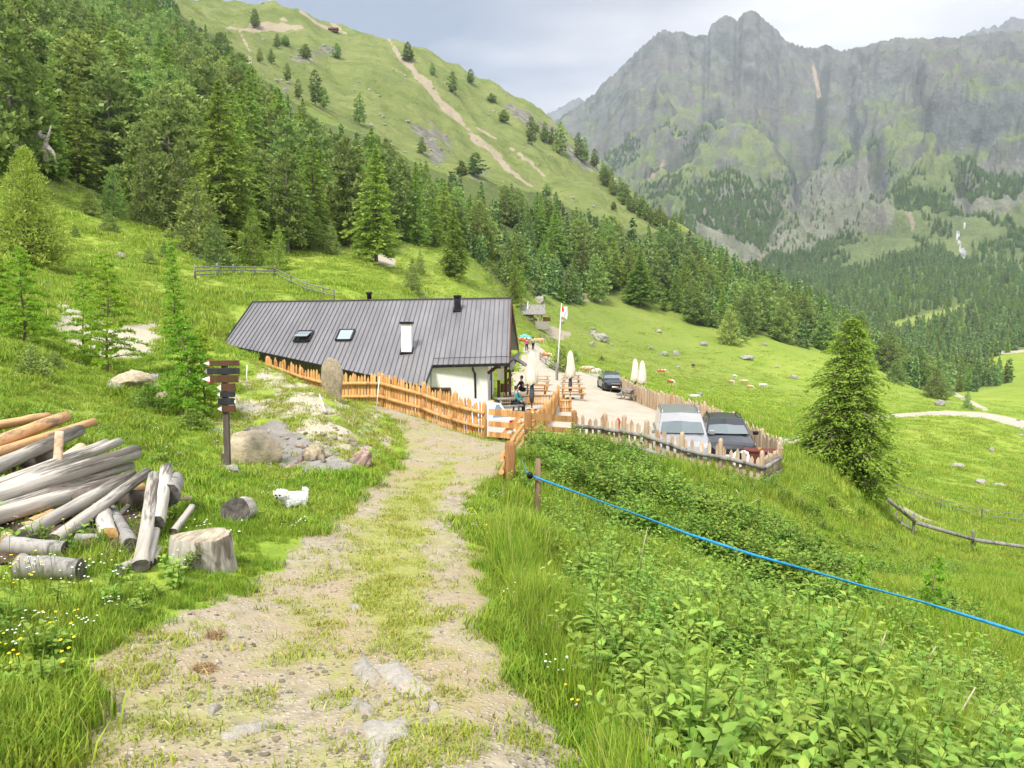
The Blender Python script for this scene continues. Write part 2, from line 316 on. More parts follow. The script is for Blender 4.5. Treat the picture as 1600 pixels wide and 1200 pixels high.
for pts in ([(90,490,22),(150,540,26),(215,530,28),(240,505,20)],[(590,405,10),(610,410,8)],[(915,462,8),(940,470,4)],[(130,265,7),(150,280,7)]): soil = np.maximum(soil, .75*lm(pts, 17, 260, .5, .5))
soil = np.maximum(soil, moundm*(.66+.7*fbm(XX*.8, YY*.8, 3, 12)).clip(0, 1))
for pts in ([(1010,285,3),(1035,255,4)], [(1268,90,3),(1280,150,4)], [(1412,300,4),(1425,350,5)], [(1195,400,6),(1180,415,4)]): soil = np.maximum(soil, .8*lm(pts, 1200, 3500))
roadm = np.zeros_like(ZZ)
for pts, ya, yb in (([(1208,697,9),(1240,690,9),(1290,680,6),(1340,662,3.5),(1390,650,3),(1440,647,3),(1480,645,3.5),(1530,648,4),(1570,656,6),(1640,676,8)], 27, 260), ([(1470,604,2.5),(1500,620,3),(1540,640,3)], 120, 420), ([(1525,562,2),(1550,552,2.5),(1600,548,2)], 380, 900), ([(990,612,3),(1040,625,4),(1090,650,3)], 58, 75)):
    roadm = np.maximum(roadm, lm(pts, ya, yb, .3, .1))
watr = lm([(1514,343,1.6),(1494,368,3.8),(1501,385,4.6),(1510,405,5.5)], 1100, 2200, .3, .5)
rockm = np.zeros_like(ZZ)
for pts in ([(660,205,18),(690,235,20)],[(790,165,10),(830,190,12)],[(465,90,14),(530,80,8)],[(430,165,18),(445,140,10)],[(640,60,8),(660,66,6)],[(850,195,14),(900,240,12),(960,285,8)],[(745,270,16)]*2,[(960,300,6),(1000,330,4)]):
    rockm = np.maximum(rockm, lm(pts, 330, 1000, .8, .9)*.62)
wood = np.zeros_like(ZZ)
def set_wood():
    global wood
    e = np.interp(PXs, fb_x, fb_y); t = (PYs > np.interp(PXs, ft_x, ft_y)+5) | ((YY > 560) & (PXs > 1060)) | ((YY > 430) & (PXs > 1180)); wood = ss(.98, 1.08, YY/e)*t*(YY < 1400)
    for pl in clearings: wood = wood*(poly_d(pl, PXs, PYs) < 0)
clearings = ([(1385,505),(1440,492),(1500,478),(1530,465),(1500,488),(1440,508),(1400,515)], [(1510,580),(1560,556),(1620,540),(1620,615),(1560,590)], [(1480,395),(1500,345),(1520,350),(1515,410),(1480,410)])
for pl in ([(1190,400),(1215,340),(1240,285),(1290,260),(1350,255),(1395,300),(1400,350),(1330,365),(1260,395)], [(1050,350),(1100,305),(1180,290),(1200,320),(1165,400),(1080,365)], [(1500,265),(1600,230),(1600,330),(1490,345)], [(1180,330),(1200,410),(1170,420),(1150,380)]):
    rockm = np.maximum(rockm, ss(-14, 10, poly_d(pl, PXs, PYs)+fbm(XX/60, YY/60, 4, 93)*16)*((YY > 1200) & (YY < 3200)))
pitm = ss(-5, 8, poly_d([(372,668),(425,655),(520,700),(565,735),(505,748),(440,728),(400,708)], PXs, PYs)+nwx*8)*((YY > 13) & (YY < 20)); rockm = np.maximum(rockm, pitm*.85); soil = soil*(1-pitm)
gul = np.maximum(ss(.15, .85, -(rid2*.75+rid*.5)-.1)*.8, gl)  # recesses of the relief and carved gullies, darkened later in the colour
strip = np.where(near, 1-ss(.3, 1.3, line_d([(700,735,14),(640,800,40),(600,870,60),(630,960,50),(640,1010,30)], PXs, PYs)+nwx*.5), 0)
fb_x = [-300,0,60,100,170,200,300,330,400,450,500,560,600,650,700,760,800,850,900,950,1000,1060,1100,1150,1200,1250,1300,1400,1470,1500,1560,1700]
fb_y = [85,82,84,86,94,96,99,99,97,100,103,108,118,135,150,158,165,205,232,250,270,262,258,260,266,270,285,300,292,380,420,430]
ft_x = [-400,200,255,285,310,340,400,450,500,560,600,650,700,760,800,850,900,950,1000,1050,1100,1150,1200,1300,1400,1500,1700]
ft_y = [-999,-999,-40,20,38,55,110,148,185,203,222,250,268,278,290,298,325,342,362,355,362,395,412,468,506,505,470]
set_wood()
# ------------------------------------------------------------------ ground materials
def ground_material():
    m, nt, b = newmat('meadow_and_soil'); L = nt.links
    geo = N(nt, 'ShaderNodeNewGeometry').outputs['Position']
    mk_ = attr(nt, 'masks'); sep = N(nt, 'ShaderNodeSeparateColor'); L.new(mk_.outputs['Color'], sep.inputs[0])
    pathf, soilf, lotf = sep.outputs[0], sep.outputs[1], sep.outputs[2]; rockf = attr(nt, 'rock').outputs['Fac']; stripf = attr(nt, 'strip').outputs['Fac']
    farf = attr(nt, 'far').outputs['Fac']
    n_fine = noise(nt, 9, 6, .7, geo); n_mid = noise(nt, .9, 5, .6, geo); n_big = noise(nt, .06, 5, .6, geo); n_hug = noise(nt, .012, 4, .55, geo); n_tuft = noise(nt, 2.6, 6, .75, geo)
    # grass
    g1 = mix(nt, ramp(nt, n_mid, (.3, 0), (.7, 1)), (.180, .290, .028), (.300, .385, .048))
    g2 = mix(nt, ramp(nt, n_big, (.36, 0), (.62, 1)), g1, (.345, .400, .070))
    g2 = mix(nt, mth(nt, 'MULTIPLY', ramp(nt, n_hug, (.4, 0), (.62, 1)), .5), g2, (.225, .315, .050))
    g3 = mix(nt, mth(nt, 'MULTIPLY', ramp(nt, n_tuft, (.40, 0), (.66, 1)), .55), g2, (.105, .165, .028))
    g3 = mix(nt, mth(nt, 'MULTIPLY', ramp(nt, noise(nt, .35, 7, .72, geo), (.54, 0), (.72, 1)), .45), g3, (.13, .19, .040))
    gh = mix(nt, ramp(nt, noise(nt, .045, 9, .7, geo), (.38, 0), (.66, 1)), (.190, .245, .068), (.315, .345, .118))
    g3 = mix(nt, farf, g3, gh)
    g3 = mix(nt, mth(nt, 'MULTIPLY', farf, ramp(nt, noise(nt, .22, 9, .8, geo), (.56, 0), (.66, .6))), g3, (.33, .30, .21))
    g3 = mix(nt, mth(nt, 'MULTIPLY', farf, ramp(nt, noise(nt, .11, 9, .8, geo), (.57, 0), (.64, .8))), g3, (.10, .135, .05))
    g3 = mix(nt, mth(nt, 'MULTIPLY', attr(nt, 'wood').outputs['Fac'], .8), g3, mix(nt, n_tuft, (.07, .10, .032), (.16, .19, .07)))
    # dirt
    vor = N(nt, 'ShaderNodeTexVoronoi'); vor.inputs['Scale'].default_value = 26; L.new(geo, vor.inputs['Vector'])
    peb = ramp(nt, vor.outputs['Distance'], (.12, 1), (.4, 0))
    d1 = mix(nt, ramp(nt, n_fine, (.3, 0), (.7, 1)), (.225, .185, .125), (.455, .395, .29))
    d1 = mix(nt, ramp(nt, noise(nt, .55, 4, .6, geo), (.42, 0), (.64, 1)), d1, (.35, .27, .17))
    d2 = mix(nt, mth(nt, 'MULTIPLY', peb, .55), d1, mix(nt, vor.outputs['Color'], (.34, .32, .29), (.72, .69, .62)))
    moss = mth(nt, 'ADD', ramp(nt, noise(nt, 1.25, 8, .72, geo), (.47, 0), (.63, .75)), mth(nt, 'MULTIPLY', stripf, mth(nt, 'MULTIPLY', ramp(nt, noise(nt, 2.3, 8, .75, geo), (.26, 0), (.42, 1)), .95)))
    d2 = mix(nt, mth(nt, 'MINIMUM', moss, .9), d2, mix(nt, n_fine, (.22, .245, .045), (.38, .37, .12)))
    # lot gravel
    l1 = mix(nt, ramp(nt, n_mid, (.3, 0), (.7, 1)), (.38, .33, .255), (.52, .465, .375))
    l1 = mix(nt, mth(nt, 'MULTIPLY', ramp(nt, n_fine, (.35, 0), (.65, 1)), .5), l1, (.45, .40, .32))
    s1 = mix(nt, n_fine, (.33, .28, .205), (.53, .47, .36))
    s1 = mix(nt, ramp(nt, n_tuft, (.35, 0), (.7, 1)), s1, (.44, .41, .31))
    s1 = mix(nt, farf, s1, mix(nt, n_mid, (.40, .32, .215), (.56, .48, .35)))
    r1 = mix(nt, ramp(nt, noise(nt, .18, 8, .75, geo), (.35, 0), (.65, 1)), (.13, .12, .105), (.40, .37, .33))
    # ragged mask edges
    rag = mth(nt, 'MULTIPLY', mth(nt, 'SUBTRACT', noise(nt, 3.5, 6, .7, geo), .5), 1.5)
    ragb = mth(nt, 'MULTIPLY', mth(nt, 'SUBTRACT', noise(nt, .16, 8, .75, geo), .5), 1.7)
    def edge(mask, r): return ramp(nt, mth(nt, 'ADD', mask, mth(nt, 'MULTIPLY', r, mth(nt, 'MULTIPLY', mth(nt, 'MULTIPLY', mask, mth(nt, 'SUBTRACT', 1, mask)), 4))), (.42, 0), (.58, 1))
    def edge2(mask, r): return ramp(nt, mth(nt, 'ADD', mask, mth(nt, 'MULTIPLY', r, mth(nt, 'MINIMUM', mth(nt, 'MULTIPLY', mask, 3), .55))), (.40, 0), (.62, 1))
    col = mix(nt, edge2(rockf, ragb), g3, r1)
    col = mix(nt, edge2(soilf, mth(nt, 'ADD', mth(nt, 'MULTIPLY', rag, .7), mth(nt, 'MULTIPLY', ragb, .9))), col, s1)
    col = mix(nt, edge(pathf, rag), col, d2)
    col = mix(nt, edge(lotf, rag), col, l1)
    L.new(col, b.inputs['Base Color']); b.inputs['Roughness'].default_value = .95; b.inputs['Specular IOR Level'].default_value = .08
    hgt = mth(nt, 'ADD', mth(nt, 'MULTIPLY', n_fine, .5), mth(nt, 'ADD', mth(nt, 'MULTIPLY', n_tuft, 1.2), mth(nt, 'MULTIPLY', peb, .4)))
    bd_ = mth(nt, 'MULTIPLY', farf, ramp(nt, noise(nt, .12, 9, .75, geo), (.2, 0), (.8, 1)))
    n1 = N(nt, 'ShaderNodeBump'); n1.inputs['Strength'].default_value = .6; n1.inputs['Distance'].default_value = .05; L.new(hgt, n1.inputs['Height'])
    n2 = N(nt, 'ShaderNodeBump'); n2.inputs['Strength'].default_value = .8; n2.inputs['Distance'].default_value = 5; L.new(bd_, n2.inputs['Height']); L.new(n1.outputs[0], n2.inputs['Normal']); L.new(n2.outputs[0], b.inputs['Normal'])
    return m
def mountain_material():
    m, nt, b = newmat('alpine_rock'); L = nt.links
    g = N(nt, 'ShaderNodeNewGeometry'); geo = g.outputs['Position']
    xyz = N(nt, 'ShaderNodeSeparateXYZ'); L.new(geo, xyz.inputs[0]); nrm = N(nt, 'ShaderNodeSeparateXYZ'); L.new(g.outputs['Normal'], nrm.inputs[0])
    def gs(s, d=8, r=.65, sc_=(1, 1, 1), rot=0):
        mp = N(nt, 'ShaderNodeMapping'); mp.inputs['Scale'].default_value = sc_; mp.inputs['Rotation'].default_value = (0, 0, rot); L.new(geo, mp.inputs[0]); return noise(nt, s, d, r, mp.outputs[0])
    rock = mix(nt, ramp(nt, gs(.018, 10, .72, (1, .5, .6)), (.34, 0), (.66, 1)), (.062, .070, .072), (.26, .27, .255))
    rock = mix(nt, ramp(nt, gs(.003, 6, .6), (.40, 0), (.62, .7)), rock, (.20, .175, .165))
    rock = mix(nt, ramp(nt, gs(.05, 8, .75, (1, .3, .35), .5), (.55, 0), (.68, .8)), rock, (.085, .085, .092))
    grass = mix(nt, ramp(nt, gs(.01, 8, .7), (.35, 0), (.65, 1)), (.135, .19, .062), (.27, .325, .115))
    # grass holds on gentler ground, less with height
    gf = mth(nt, 'ADD', mth(nt, 'MULTIPLY', nrm.outputs[2], 1.2), mth(nt, 'MULTIPLY', gs(.012, 10, .78, (1, .6, .6), .5), 3.4))
    gf = mth(nt, 'SUBTRACT', gf, mth(nt, 'MULTIPLY', xyz.outputs[2], .00125))
    gf = ramp(nt, mth(nt, 'SUBTRACT', gf, 1.22), (.30, .1), (.80, .9))
    col = mix(nt, gf, rock, grass)
    slab = mix(nt, ramp(nt, gs(.03, 10, .8, (1, .5, .35), .4), (.36, 0), (.62, 1)), (.13, .122, .108), (.38, .355, .32))
    col = mix(nt, mth(nt, 'MULTIPLY', ramp(nt, mth(nt, 'ADD', attr(nt, 'rock').outputs['Fac'], mth(nt, 'MULTIPLY', mth(nt, 'SUBTRACT', gs(.02, 8, .75), .5), 1.2)), (.42, 0), (.6, 1)), .6), col, slab)
    col = mix(nt, mth(nt, 'MULTIPLY', ramp(nt, mth(nt, 'ADD', attr(nt, 'gully').outputs['Fac'], mth(nt, 'MULTIPLY', mth(nt, 'SUBTRACT', gs(.02, 8, .75), .5), .9)), (.5, 0), (.85, 1)), .7), col, mix(nt, gs(.02, 6, .7), (.05, .062, .048), (.13, .14, .115)))  # dark gully growth, plus shading painted into the recesses to sharpen relief
    sep = N(nt, 'ShaderNodeSeparateColor'); L.new(attr(nt, 'masks').outputs['Color'], sep.inputs[0])
    rag = mth(nt, 'MULTIPLY', mth(nt, 'SUBTRACT', gs(.03, 8, .75), .5), 1.6)
    col = mix(nt, ramp(nt, mth(nt, 'ADD', sep.outputs[1], mth(nt, 'MULTIPLY', rag, mth(nt, 'MINIMUM', mth(nt, 'MULTIPLY', sep.outputs[1], 3), .5))), (.4, 0), (.65, 1)), col, (.42, .33, .245))
    L.new(col, b.inputs['Base Color']); b.inputs['Roughness'].default_value = .95; b.inputs['Specular IOR Level'].default_value = .1
    bump(nt, b, mth(nt, 'ADD', gs(.03, 10, .75, (1, .5, .5)), mth(nt, 'MULTIPLY', gs(.006, 8, .7), 2)), .9, 22)
    return m
M_ground = ground_material(); M_mount = mountain_material()
M_water = simple('white_water', (.14, .14, .13), (.46, .46, .46), .06, .5)
def split_grid():
    nr, nc = ZZ.shape; idx = np.arange(nr*nc).reshape(nr, nc)
    f = np.stack([idx[:-1, :-1], idx[:-1, 1:], idx[1:, 1:], idx[1:, :-1]], -1).reshape(-1, 4)
    cen = lambda a: ((a[:-1, :-1]+a[1:, 1:])*.5).ravel()
    y, u = cen(YY), cen(UU)
    cls = np.zeros(len(f), int)                                   # 0 ground
    cls[(y > 330) & (u < .26)] = 1; cls[y > 1060] = 2
    cls[(cen(pathm) > .5)] = 3; cls[cen(lotm) > .5] = 4; cls[cen(roadm) > .5] = 5; cls[cen(watr) > .5] = 6
    V = np.stack([XX, YY, ZZ], -1).reshape(-1, 3)
    masks = np.stack([pathm, soil, np.maximum(lotm, roadm), np.ones_like(ZZ)], -1).reshape(-1, 4)
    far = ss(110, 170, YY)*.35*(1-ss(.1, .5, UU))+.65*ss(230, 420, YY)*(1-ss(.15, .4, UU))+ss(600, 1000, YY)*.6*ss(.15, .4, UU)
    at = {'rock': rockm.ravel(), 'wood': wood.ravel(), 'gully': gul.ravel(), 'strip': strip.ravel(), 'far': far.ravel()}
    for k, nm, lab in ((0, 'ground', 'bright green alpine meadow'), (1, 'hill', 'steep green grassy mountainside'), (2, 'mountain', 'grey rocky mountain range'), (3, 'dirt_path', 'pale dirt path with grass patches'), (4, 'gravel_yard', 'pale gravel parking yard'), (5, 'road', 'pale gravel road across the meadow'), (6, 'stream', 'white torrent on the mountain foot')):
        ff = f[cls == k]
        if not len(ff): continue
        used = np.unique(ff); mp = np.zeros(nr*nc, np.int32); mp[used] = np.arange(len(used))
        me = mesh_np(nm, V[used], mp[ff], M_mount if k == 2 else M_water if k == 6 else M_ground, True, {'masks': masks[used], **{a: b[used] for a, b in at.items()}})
        tag(mk(nm, me), lab, None, None, 'structure')
split_grid()
# far blue peaks behind
def far_peak(name, pts, y, lab):
    v = []; n = len(pts)*6
    xs = np.linspace(pts[0][0], pts[-1][0], 160); ys_ = np.interp(xs, [p[0] for p in pts], [p[1] for p in pts])+fbm(xs/9., xs*0, 4, 91)*4
    rows = 24; V = []
    for r in range(rows):
        f = r/(rows-1)
        for a, b in zip(xs, ys_):
            p = W(a, b, y); yy = y-(1-f)*1800; V.append((p.x+(fbm(a/30, f*5, 3, 92))*160*(1-f), yy, p.z*f-500*(1-f)*1+(f < 1)*float(pn(a/20, f*4, 6))*60))
    i = np.arange(rows*160).reshape(rows, 160); F_ = np.stack([i[:-1, :-1], i[:-1, 1:], i[1:, 1:], i[1:, :-1]], -1).reshape(-1, 4)
    n_ = len(V)
    tag(mk(name, mesh_np(name, V, F_, M_mount, True, {'masks': np.zeros((n_, 4))})), lab, None, None, 'structure')
far_peak('mountain', [(780,215),(835,190),(862,172),(880,166),(893,158),(905,152),(920,160),(960,190)], 7500, 'distant blue jagged peak in the saddle')
far_peak('mountain', [(1480,70),(1525,47),(1545,43),(1565,38),(1580,28),(1592,27),(1610,34),(1680,60)], 7500, 'distant blue peak above the ridge')
# ------------------------------------------------------------------ foliage builders
M_bark = simple('bark', (.10, .075, .055), (.21, .165, .125), 9, .95, 0, .6, (1, 1, .25))
M_barkg = simple('grey_bark', (.17, .15, .13), (.30, .27, .24), 9, .95, 0, .6, (1, 1, .25))
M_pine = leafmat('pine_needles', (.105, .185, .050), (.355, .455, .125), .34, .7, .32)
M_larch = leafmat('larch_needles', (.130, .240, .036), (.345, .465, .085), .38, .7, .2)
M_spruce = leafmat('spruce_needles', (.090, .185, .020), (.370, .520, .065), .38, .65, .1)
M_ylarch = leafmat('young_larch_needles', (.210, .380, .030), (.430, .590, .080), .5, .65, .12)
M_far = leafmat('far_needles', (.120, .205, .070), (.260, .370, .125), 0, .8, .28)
def norm(a): return a/np.maximum(np.linalg.norm(a, axis=-1, keepdims=True), 1e-9)
class Cards:
    def __init__(s): s.v = []; s.t = []; s.k = 4
    def add(s, c, d, side, l, w, tint, tipw=.0):
        """kite cards: centres c, long axis d, side axis"""
        l = np.asarray(l)[:, None]; w = np.asarray(w)[:, None]
        q = np.stack([c-d*l*.5, c+side*w*.5-d*l*.08, c+d*l*.5, c-side*w*.5-d*l*.08], 1)
        s.v.append(q.reshape(-1, 3)); s.t.append(np.repeat(tint, 4))
    def mesh(s, name, m):
        v = np.concatenate(s.v); t = np.concatenate(s.t)
        return mesh_np(name, v, np.arange(len(v)).reshape(-1, 4), m, False, {'tint': t})
def tube_np(pts, rad, sides=6, cap=True):
    pts = np.asarray(pts, float); n = len(pts); V = []; Fc = []
    tg = np.gradient(pts, axis=0); tg = norm(tg)
    up = np.array([0, 0, 1.]) if abs(tg[0][2]) < .9 else np.array([1., 0, 0])
    a = norm(np.cross(tg, up)); b = np.cross(tg, a)
    for k in range(sides):
        th = 2*math.pi*k/sides; V.append(pts+(a*math.cos(th)+b*math.sin(th))*np.asarray(rad)[:, None])
    V = np.stack(V, 1).reshape(-1, 3)
    for i in range(n-1):
        for k in range(sides):
            j = (k+1) % sides; Fc.append((i*sides+k, i*sides+j, (i+1)*sides+j, (i+1)*sides+k))
    if cap: Fc.append(tuple(range(sides))[::-1]); Fc.append(tuple(range((n-1)*sides, n*sides)))
    return V, Fc
class MB:
    def __init__(s): s.v = []; s.f = []; s.m = []; s.n = 0; s.mi = 0
    def raw(s, v, f):
        s.v += [tuple(map(float, q)) for q in v]; s.f += [tuple(i+s.n for i in q) for q in f]; s.m += [s.mi]*len(f); s.n += len(v); return s
    def tube(s, pts, rad, sides=8, cap=True):
        if not hasattr(rad, '__len__'): rad = [rad]*len(pts)
        return s.raw(*tube_np(pts, rad, sides, cap))
    def box(s, c, sz, rz=0, rx=0, ry=0):
        M_ = Matrix.Rotation(rz, 3, 'Z')@Matrix.Rotation(ry, 3, 'Y')@Matrix.Rotation(rx, 3, 'X')
        v = [Vector(c)+M_@Vector((x*sz[0]/2, y*sz[1]/2, z*sz[2]/2)) for x in (-1, 1) for y in (-1, 1) for z in (-1, 1)]
        return s.raw(v, [(0, 1, 3, 2), (4, 6, 7, 5), (0, 4, 5, 1), (2, 3, 7, 6), (0, 2, 6, 4), (1, 5, 7, 3)])
    def bar(s, a, b, w, h, roll=0):
        a, b = Vector(a), Vector(b); d = (b-a); L_ = d.length; q = d.to_track_quat('X', 'Z')
        v = [a+q@Vector((x*L_, y*w/2, z*h/2)) for x in (0, 1) for y in (-1, 1) for z in (-1, 1)]
        return s.raw(v, [(0, 1, 3, 2), (4, 6, 7, 5), (0, 4, 5, 1), (2, 3, 7, 6), (0, 2, 6, 4), (1, 5, 7, 3)])
    def prism(s, pts2, a, b, ax='y'):
        """polygon in xz (ax y), xy (ax z) or yz (ax x), extruded from a to b"""
        n = len(pts2); f3 = {'y': lambda p, t: (p[0], t, p[1]), 'z': lambda p, t: (p[0], p[1], t), 'x': lambda p, t: (t, p[0], p[1])}[ax]
        v = [f3(p, a) for p in pts2]+[f3(p, b) for p in pts2]
        return s.raw(v, [tuple(range(n))[::-1], tuple(range(n, 2*n))]+[(i, (i+1) % n, n+(i+1) % n, n+i) for i in range(n)])
    def lathe(s, prof, sides=16, c=(0, 0, 0), ax='z', sc=(1, 1)):
        v = []; f = []
        for r, z in prof:
            for k in range(sides):
                th = 2*math.pi*k/sides; a, b = r*math.cos(th)*sc[0], r*math.sin(th)*sc[1]
                v.append((c[0]+a, c[1]+b, c[2]+z) if ax == 'z' else (c[0]+z, c[1]+a, c[2]+b) if ax == 'x' else (c[0]+a, c[1]+z, c[2]+b))
        for i in range(len(prof)-1):
            for k in range(sides):
                j = (k+1) % sides; f.append((i*sides+k, i*sides+j, (i+1)*sides+j, (i+1)*sides+k))
        f.append(tuple(range(sides))[::-1]); f.append(tuple(range((len(prof)-1)*sides, len(prof)*sides)))
        return s.raw(v, f)
    def build(s, name, mats, parent=None, smooth=False, bevel=0, loc=None, rz=0):
        me = mesh_np(name, s.v, s.f, mats, smooth, fm=s.m if s.mi or len(set(s.m)) > 1 else None)
        o = mk(name, me, parent, loc, rz)
        if bevel:
            b = o.modifiers.new('bevel', 'BEVEL'); b.width = bevel; b.segments = 2; b.limit_method = 'ANGLE'
        return o
def mbmesh(mb, name, mats, smooth=False): return mesh_np(name, mb.v, mb.f, mats, smooth, fm=mb.m if len(set(mb.m)) > 1 else None)
def conifer(seed, Ht, R, kind='pine', whorls=26, nb=6, k=6, card=.5, h0=.1):
    """returns crown mesh, trunk mesh"""
    g = np.random.default_rng(seed); cd = Cards(); tb = MB()
    lean = g.normal(size=2)*.012*Ht
    def axis(h): f = h/Ht; return np.array([lean[0]*f*f, lean[1]*f*f, h])
    tb.tube([axis(h) for h in np.linspace(-.6, Ht*.97, 9)], list(np.linspace(1, .08, 9)*Ht*.017+.01), 7)
    lob = g.uniform(.62, 1.3, 9) if kind == 'spruce' else g.uniform(.75, 1.25, 9)
    for i in range(whorls):
        f = (i+g.uniform(-.35, .35))/(whorls-1); f = min(max(f, 0), .995); h = (h0+(1-h0)*f)*Ht
        if kind == 'pine': pr = (1-f**2.0)**.62*(.68+.32*min(1, f*4)); a, bdrp = .14+.5*f, .14
        elif kind == 'larch': pr = (1-f**1.35)**.95*(.72+.28*min(1, f*5)); a, bdrp = .15+.3*f, .28
        elif kind == 'small': pr = (1-f)**.85; a, bdrp = .3+.4*f, .15
        else: pr = (1-f)**.66*min(1, .62+f*4)*(1+.13*math.sin(f*30+seed)); a, bdrp = .10+.6*f, .36
        n_ = max(3, int(round(nb*(.55+.6*(1-f)))))
        az0 = g.uniform(0, 6.28)
        for j in range(n_):
            az = az0+6.283*j/n_+g.normal()*.28; Lb = R*pr*g.uniform(.62, 1.12)*lob[int(az/6.283*9) % 9]+.04*R
            if kind in ('pine', 'larch') and g.random() < .10: Lb *= g.uniform(.3, .6)
            dr = np.array([math.cos(az), math.sin(az), 0]); lat = np.array([-dr[1], dr[0], 0]); drp = bdrp*g.uniform(.6, 1.3)
            kk = max(3, int(k*(.35+.65*Lb/R)*(4 if kind == 'spruce' else 3)))
            s_ = g.uniform(.18, 1.02, kk)**.8; sp = g.normal(size=kk)*.20*(1.15-s_)*Lb+g.normal(size=kk)*.03*R
            p = axis(h)[None]+dr*(Lb*s_)[:, None]+lat*sp[:, None]; p[:, 2] += Lb*(a*s_-drp*s_**2*1.6)+g.normal(size=kk)*card*.22
            if kind == 'spruce': p[:, 2] -= np.abs(sp)*.35
            if kind in ('pine', 'small'):
                nc = max(2, int(kk/9)); cs = g.uniform(.35, 1.0, nc)**.7; ci = g.integers(0, nc, kk); off = g.normal(size=(kk, 3))*np.array([.10, .10, .065])*R*(.6+.5*(1-f)); s_ = cs[ci]; csp = (g.normal(size=nc)*.22*(1.1-cs)*Lb)[ci]
                p = axis(h)[None]+dr*(Lb*s_)[:, None]+lat*csp[:, None]+off; p[:, 2] += Lb*(a*s_-drp*s_**2*1.6)
            d = norm(off/(.08*R)*.7+dr*.35+np.array([0, 0, .55])+g.normal(size=(kk, 3))*.25) if kind in ('pine', 'small') else norm(dr[None]*1.0+lat*(np.sign(sp)*np.clip(np.abs(sp)/(.12*Lb+.01), 0, 1.4))[:, None]+g.normal(size=(kk, 3))*.32+np.array([0, 0, .35 if kind == 'pine' else (-.3 if kind == 'spruce' else .0)]))
            sd_ = norm(np.cross(d, np.array([0, 0, 1.])+g.normal(size=(kk, 3))*.75))
            l = card*g.uniform(.7, 1.5, kk)*(.75+.45*(1-f)); w = l*g.uniform(.38, .62, kk)*(1.25 if kind == 'pine' else .8)
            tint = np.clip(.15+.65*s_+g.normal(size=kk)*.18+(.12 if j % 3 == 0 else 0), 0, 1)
            cd.add(p, d, sd_, l, w, tint)
            if kind in ('spruce', 'ylarch') or (j % 2 == 0 and Lb > .3*R):
                q = [axis(h)+dr*Lb*t_+np.array([0, 0, Lb*(a*t_-drp*t_*t_*1.6)]) for t_ in (0, .5, .95)]
                tb.tube(q, [Lb*.018+.006, Lb*.011+.004, .003], 3, False)
    return cd, tb
def make_tree(kind, seed, Ht, R, mleaf, mbark, **kw):
    cd, tb = conifer(seed, Ht, R, kind, **kw)
    return cd.mesh('crown', mleaf), mesh_np('trunk', tb.v, tb.f, mbark)
hidden = bpy.data.collections.new('prototypes')          # meshes for the scattered stuff; not linked to the scene
def proto_coll(name, meshes):
    c = bpy.data.collections.new(name)
    for i, me in enumerate(meshes):
        o = bpy.data.objects.new('%s_%02d' % (name, i), me); c.objects.link(o)
    return c
def scatter(name, P_, rz, s, idx, coll, label, cat, tilt=None):
    n = len(P_)
    me = bpy.data.meshes.new(name); me.vertices.add(n); me.vertices.foreach_set('co', np.asarray(P_, np.float32).ravel())
    me.attributes.new('rot', 'FLOAT_VECTOR', 'POINT').data.foreach_set('vector', np.stack([tilt[0] if tilt else np.zeros(n), tilt[1] if tilt else np.zeros(n), rz], -1).astype(np.float32).ravel())
    s = np.asarray(s, np.float32); s3 = np.repeat(s[:, None], 3, 1) if s.ndim == 1 else s
    me.attributes.new('scl', 'FLOAT_VECTOR', 'POINT').data.foreach_set('vector', s3.ravel())
    me.attributes.new('pick', 'INT', 'POINT').data.foreach_set('value', np.asarray(idx, np.int32))
    o = mk(name, me); g = bpy.data.node_groups.new(name, 'GeometryNodeTree')
    g.interface.new_socket('Geometry', in_out='INPUT', socket_type='NodeSocketGeometry'); g.interface.new_socket('Geometry', in_out='OUTPUT', socket_type='NodeSocketGeometry')
    a = g.nodes.new('NodeGroupInput'); z = g.nodes.new('NodeGroupOutput'); ip = g.nodes.new('GeometryNodeInstanceOnPoints')
    ci = g.nodes.new('GeometryNodeCollectionInfo'); ci.inputs['Collection'].default_value = coll; ci.inputs['Separate Children'].default_value = True; ci.inputs['Reset Children'].default_value = True
    def na(t, nme): q = g.nodes.new('GeometryNodeInputNamedAttribute'); q.data_type = t; q.inputs['Name'].default_value = nme; return [x for x in q.outputs if x.enabled and x.name == 'Attribute'][0]
    g.links.new(a.outputs[0], ip.inputs['Points']); g.links.new(ci.outputs[0], ip.inputs['Instance']); ip.inputs['Pick Instance'].default_value = True
    g.links.new(na('INT', 'pick'), ip.inputs['Instance Index']); g.links.new(na('FLOAT_VECTOR', 'rot'), ip.inputs['Rotation']); g.links.new(na('FLOAT_VECTOR', 'scl'), ip.inputs['Scale'])
    g.links.new(ip.outputs[0], z.inputs[0])
    md = o.modifiers.new('scatter', 'NODES'); md.node_group = g
    return tag(o, label, cat, None, 'stuff')
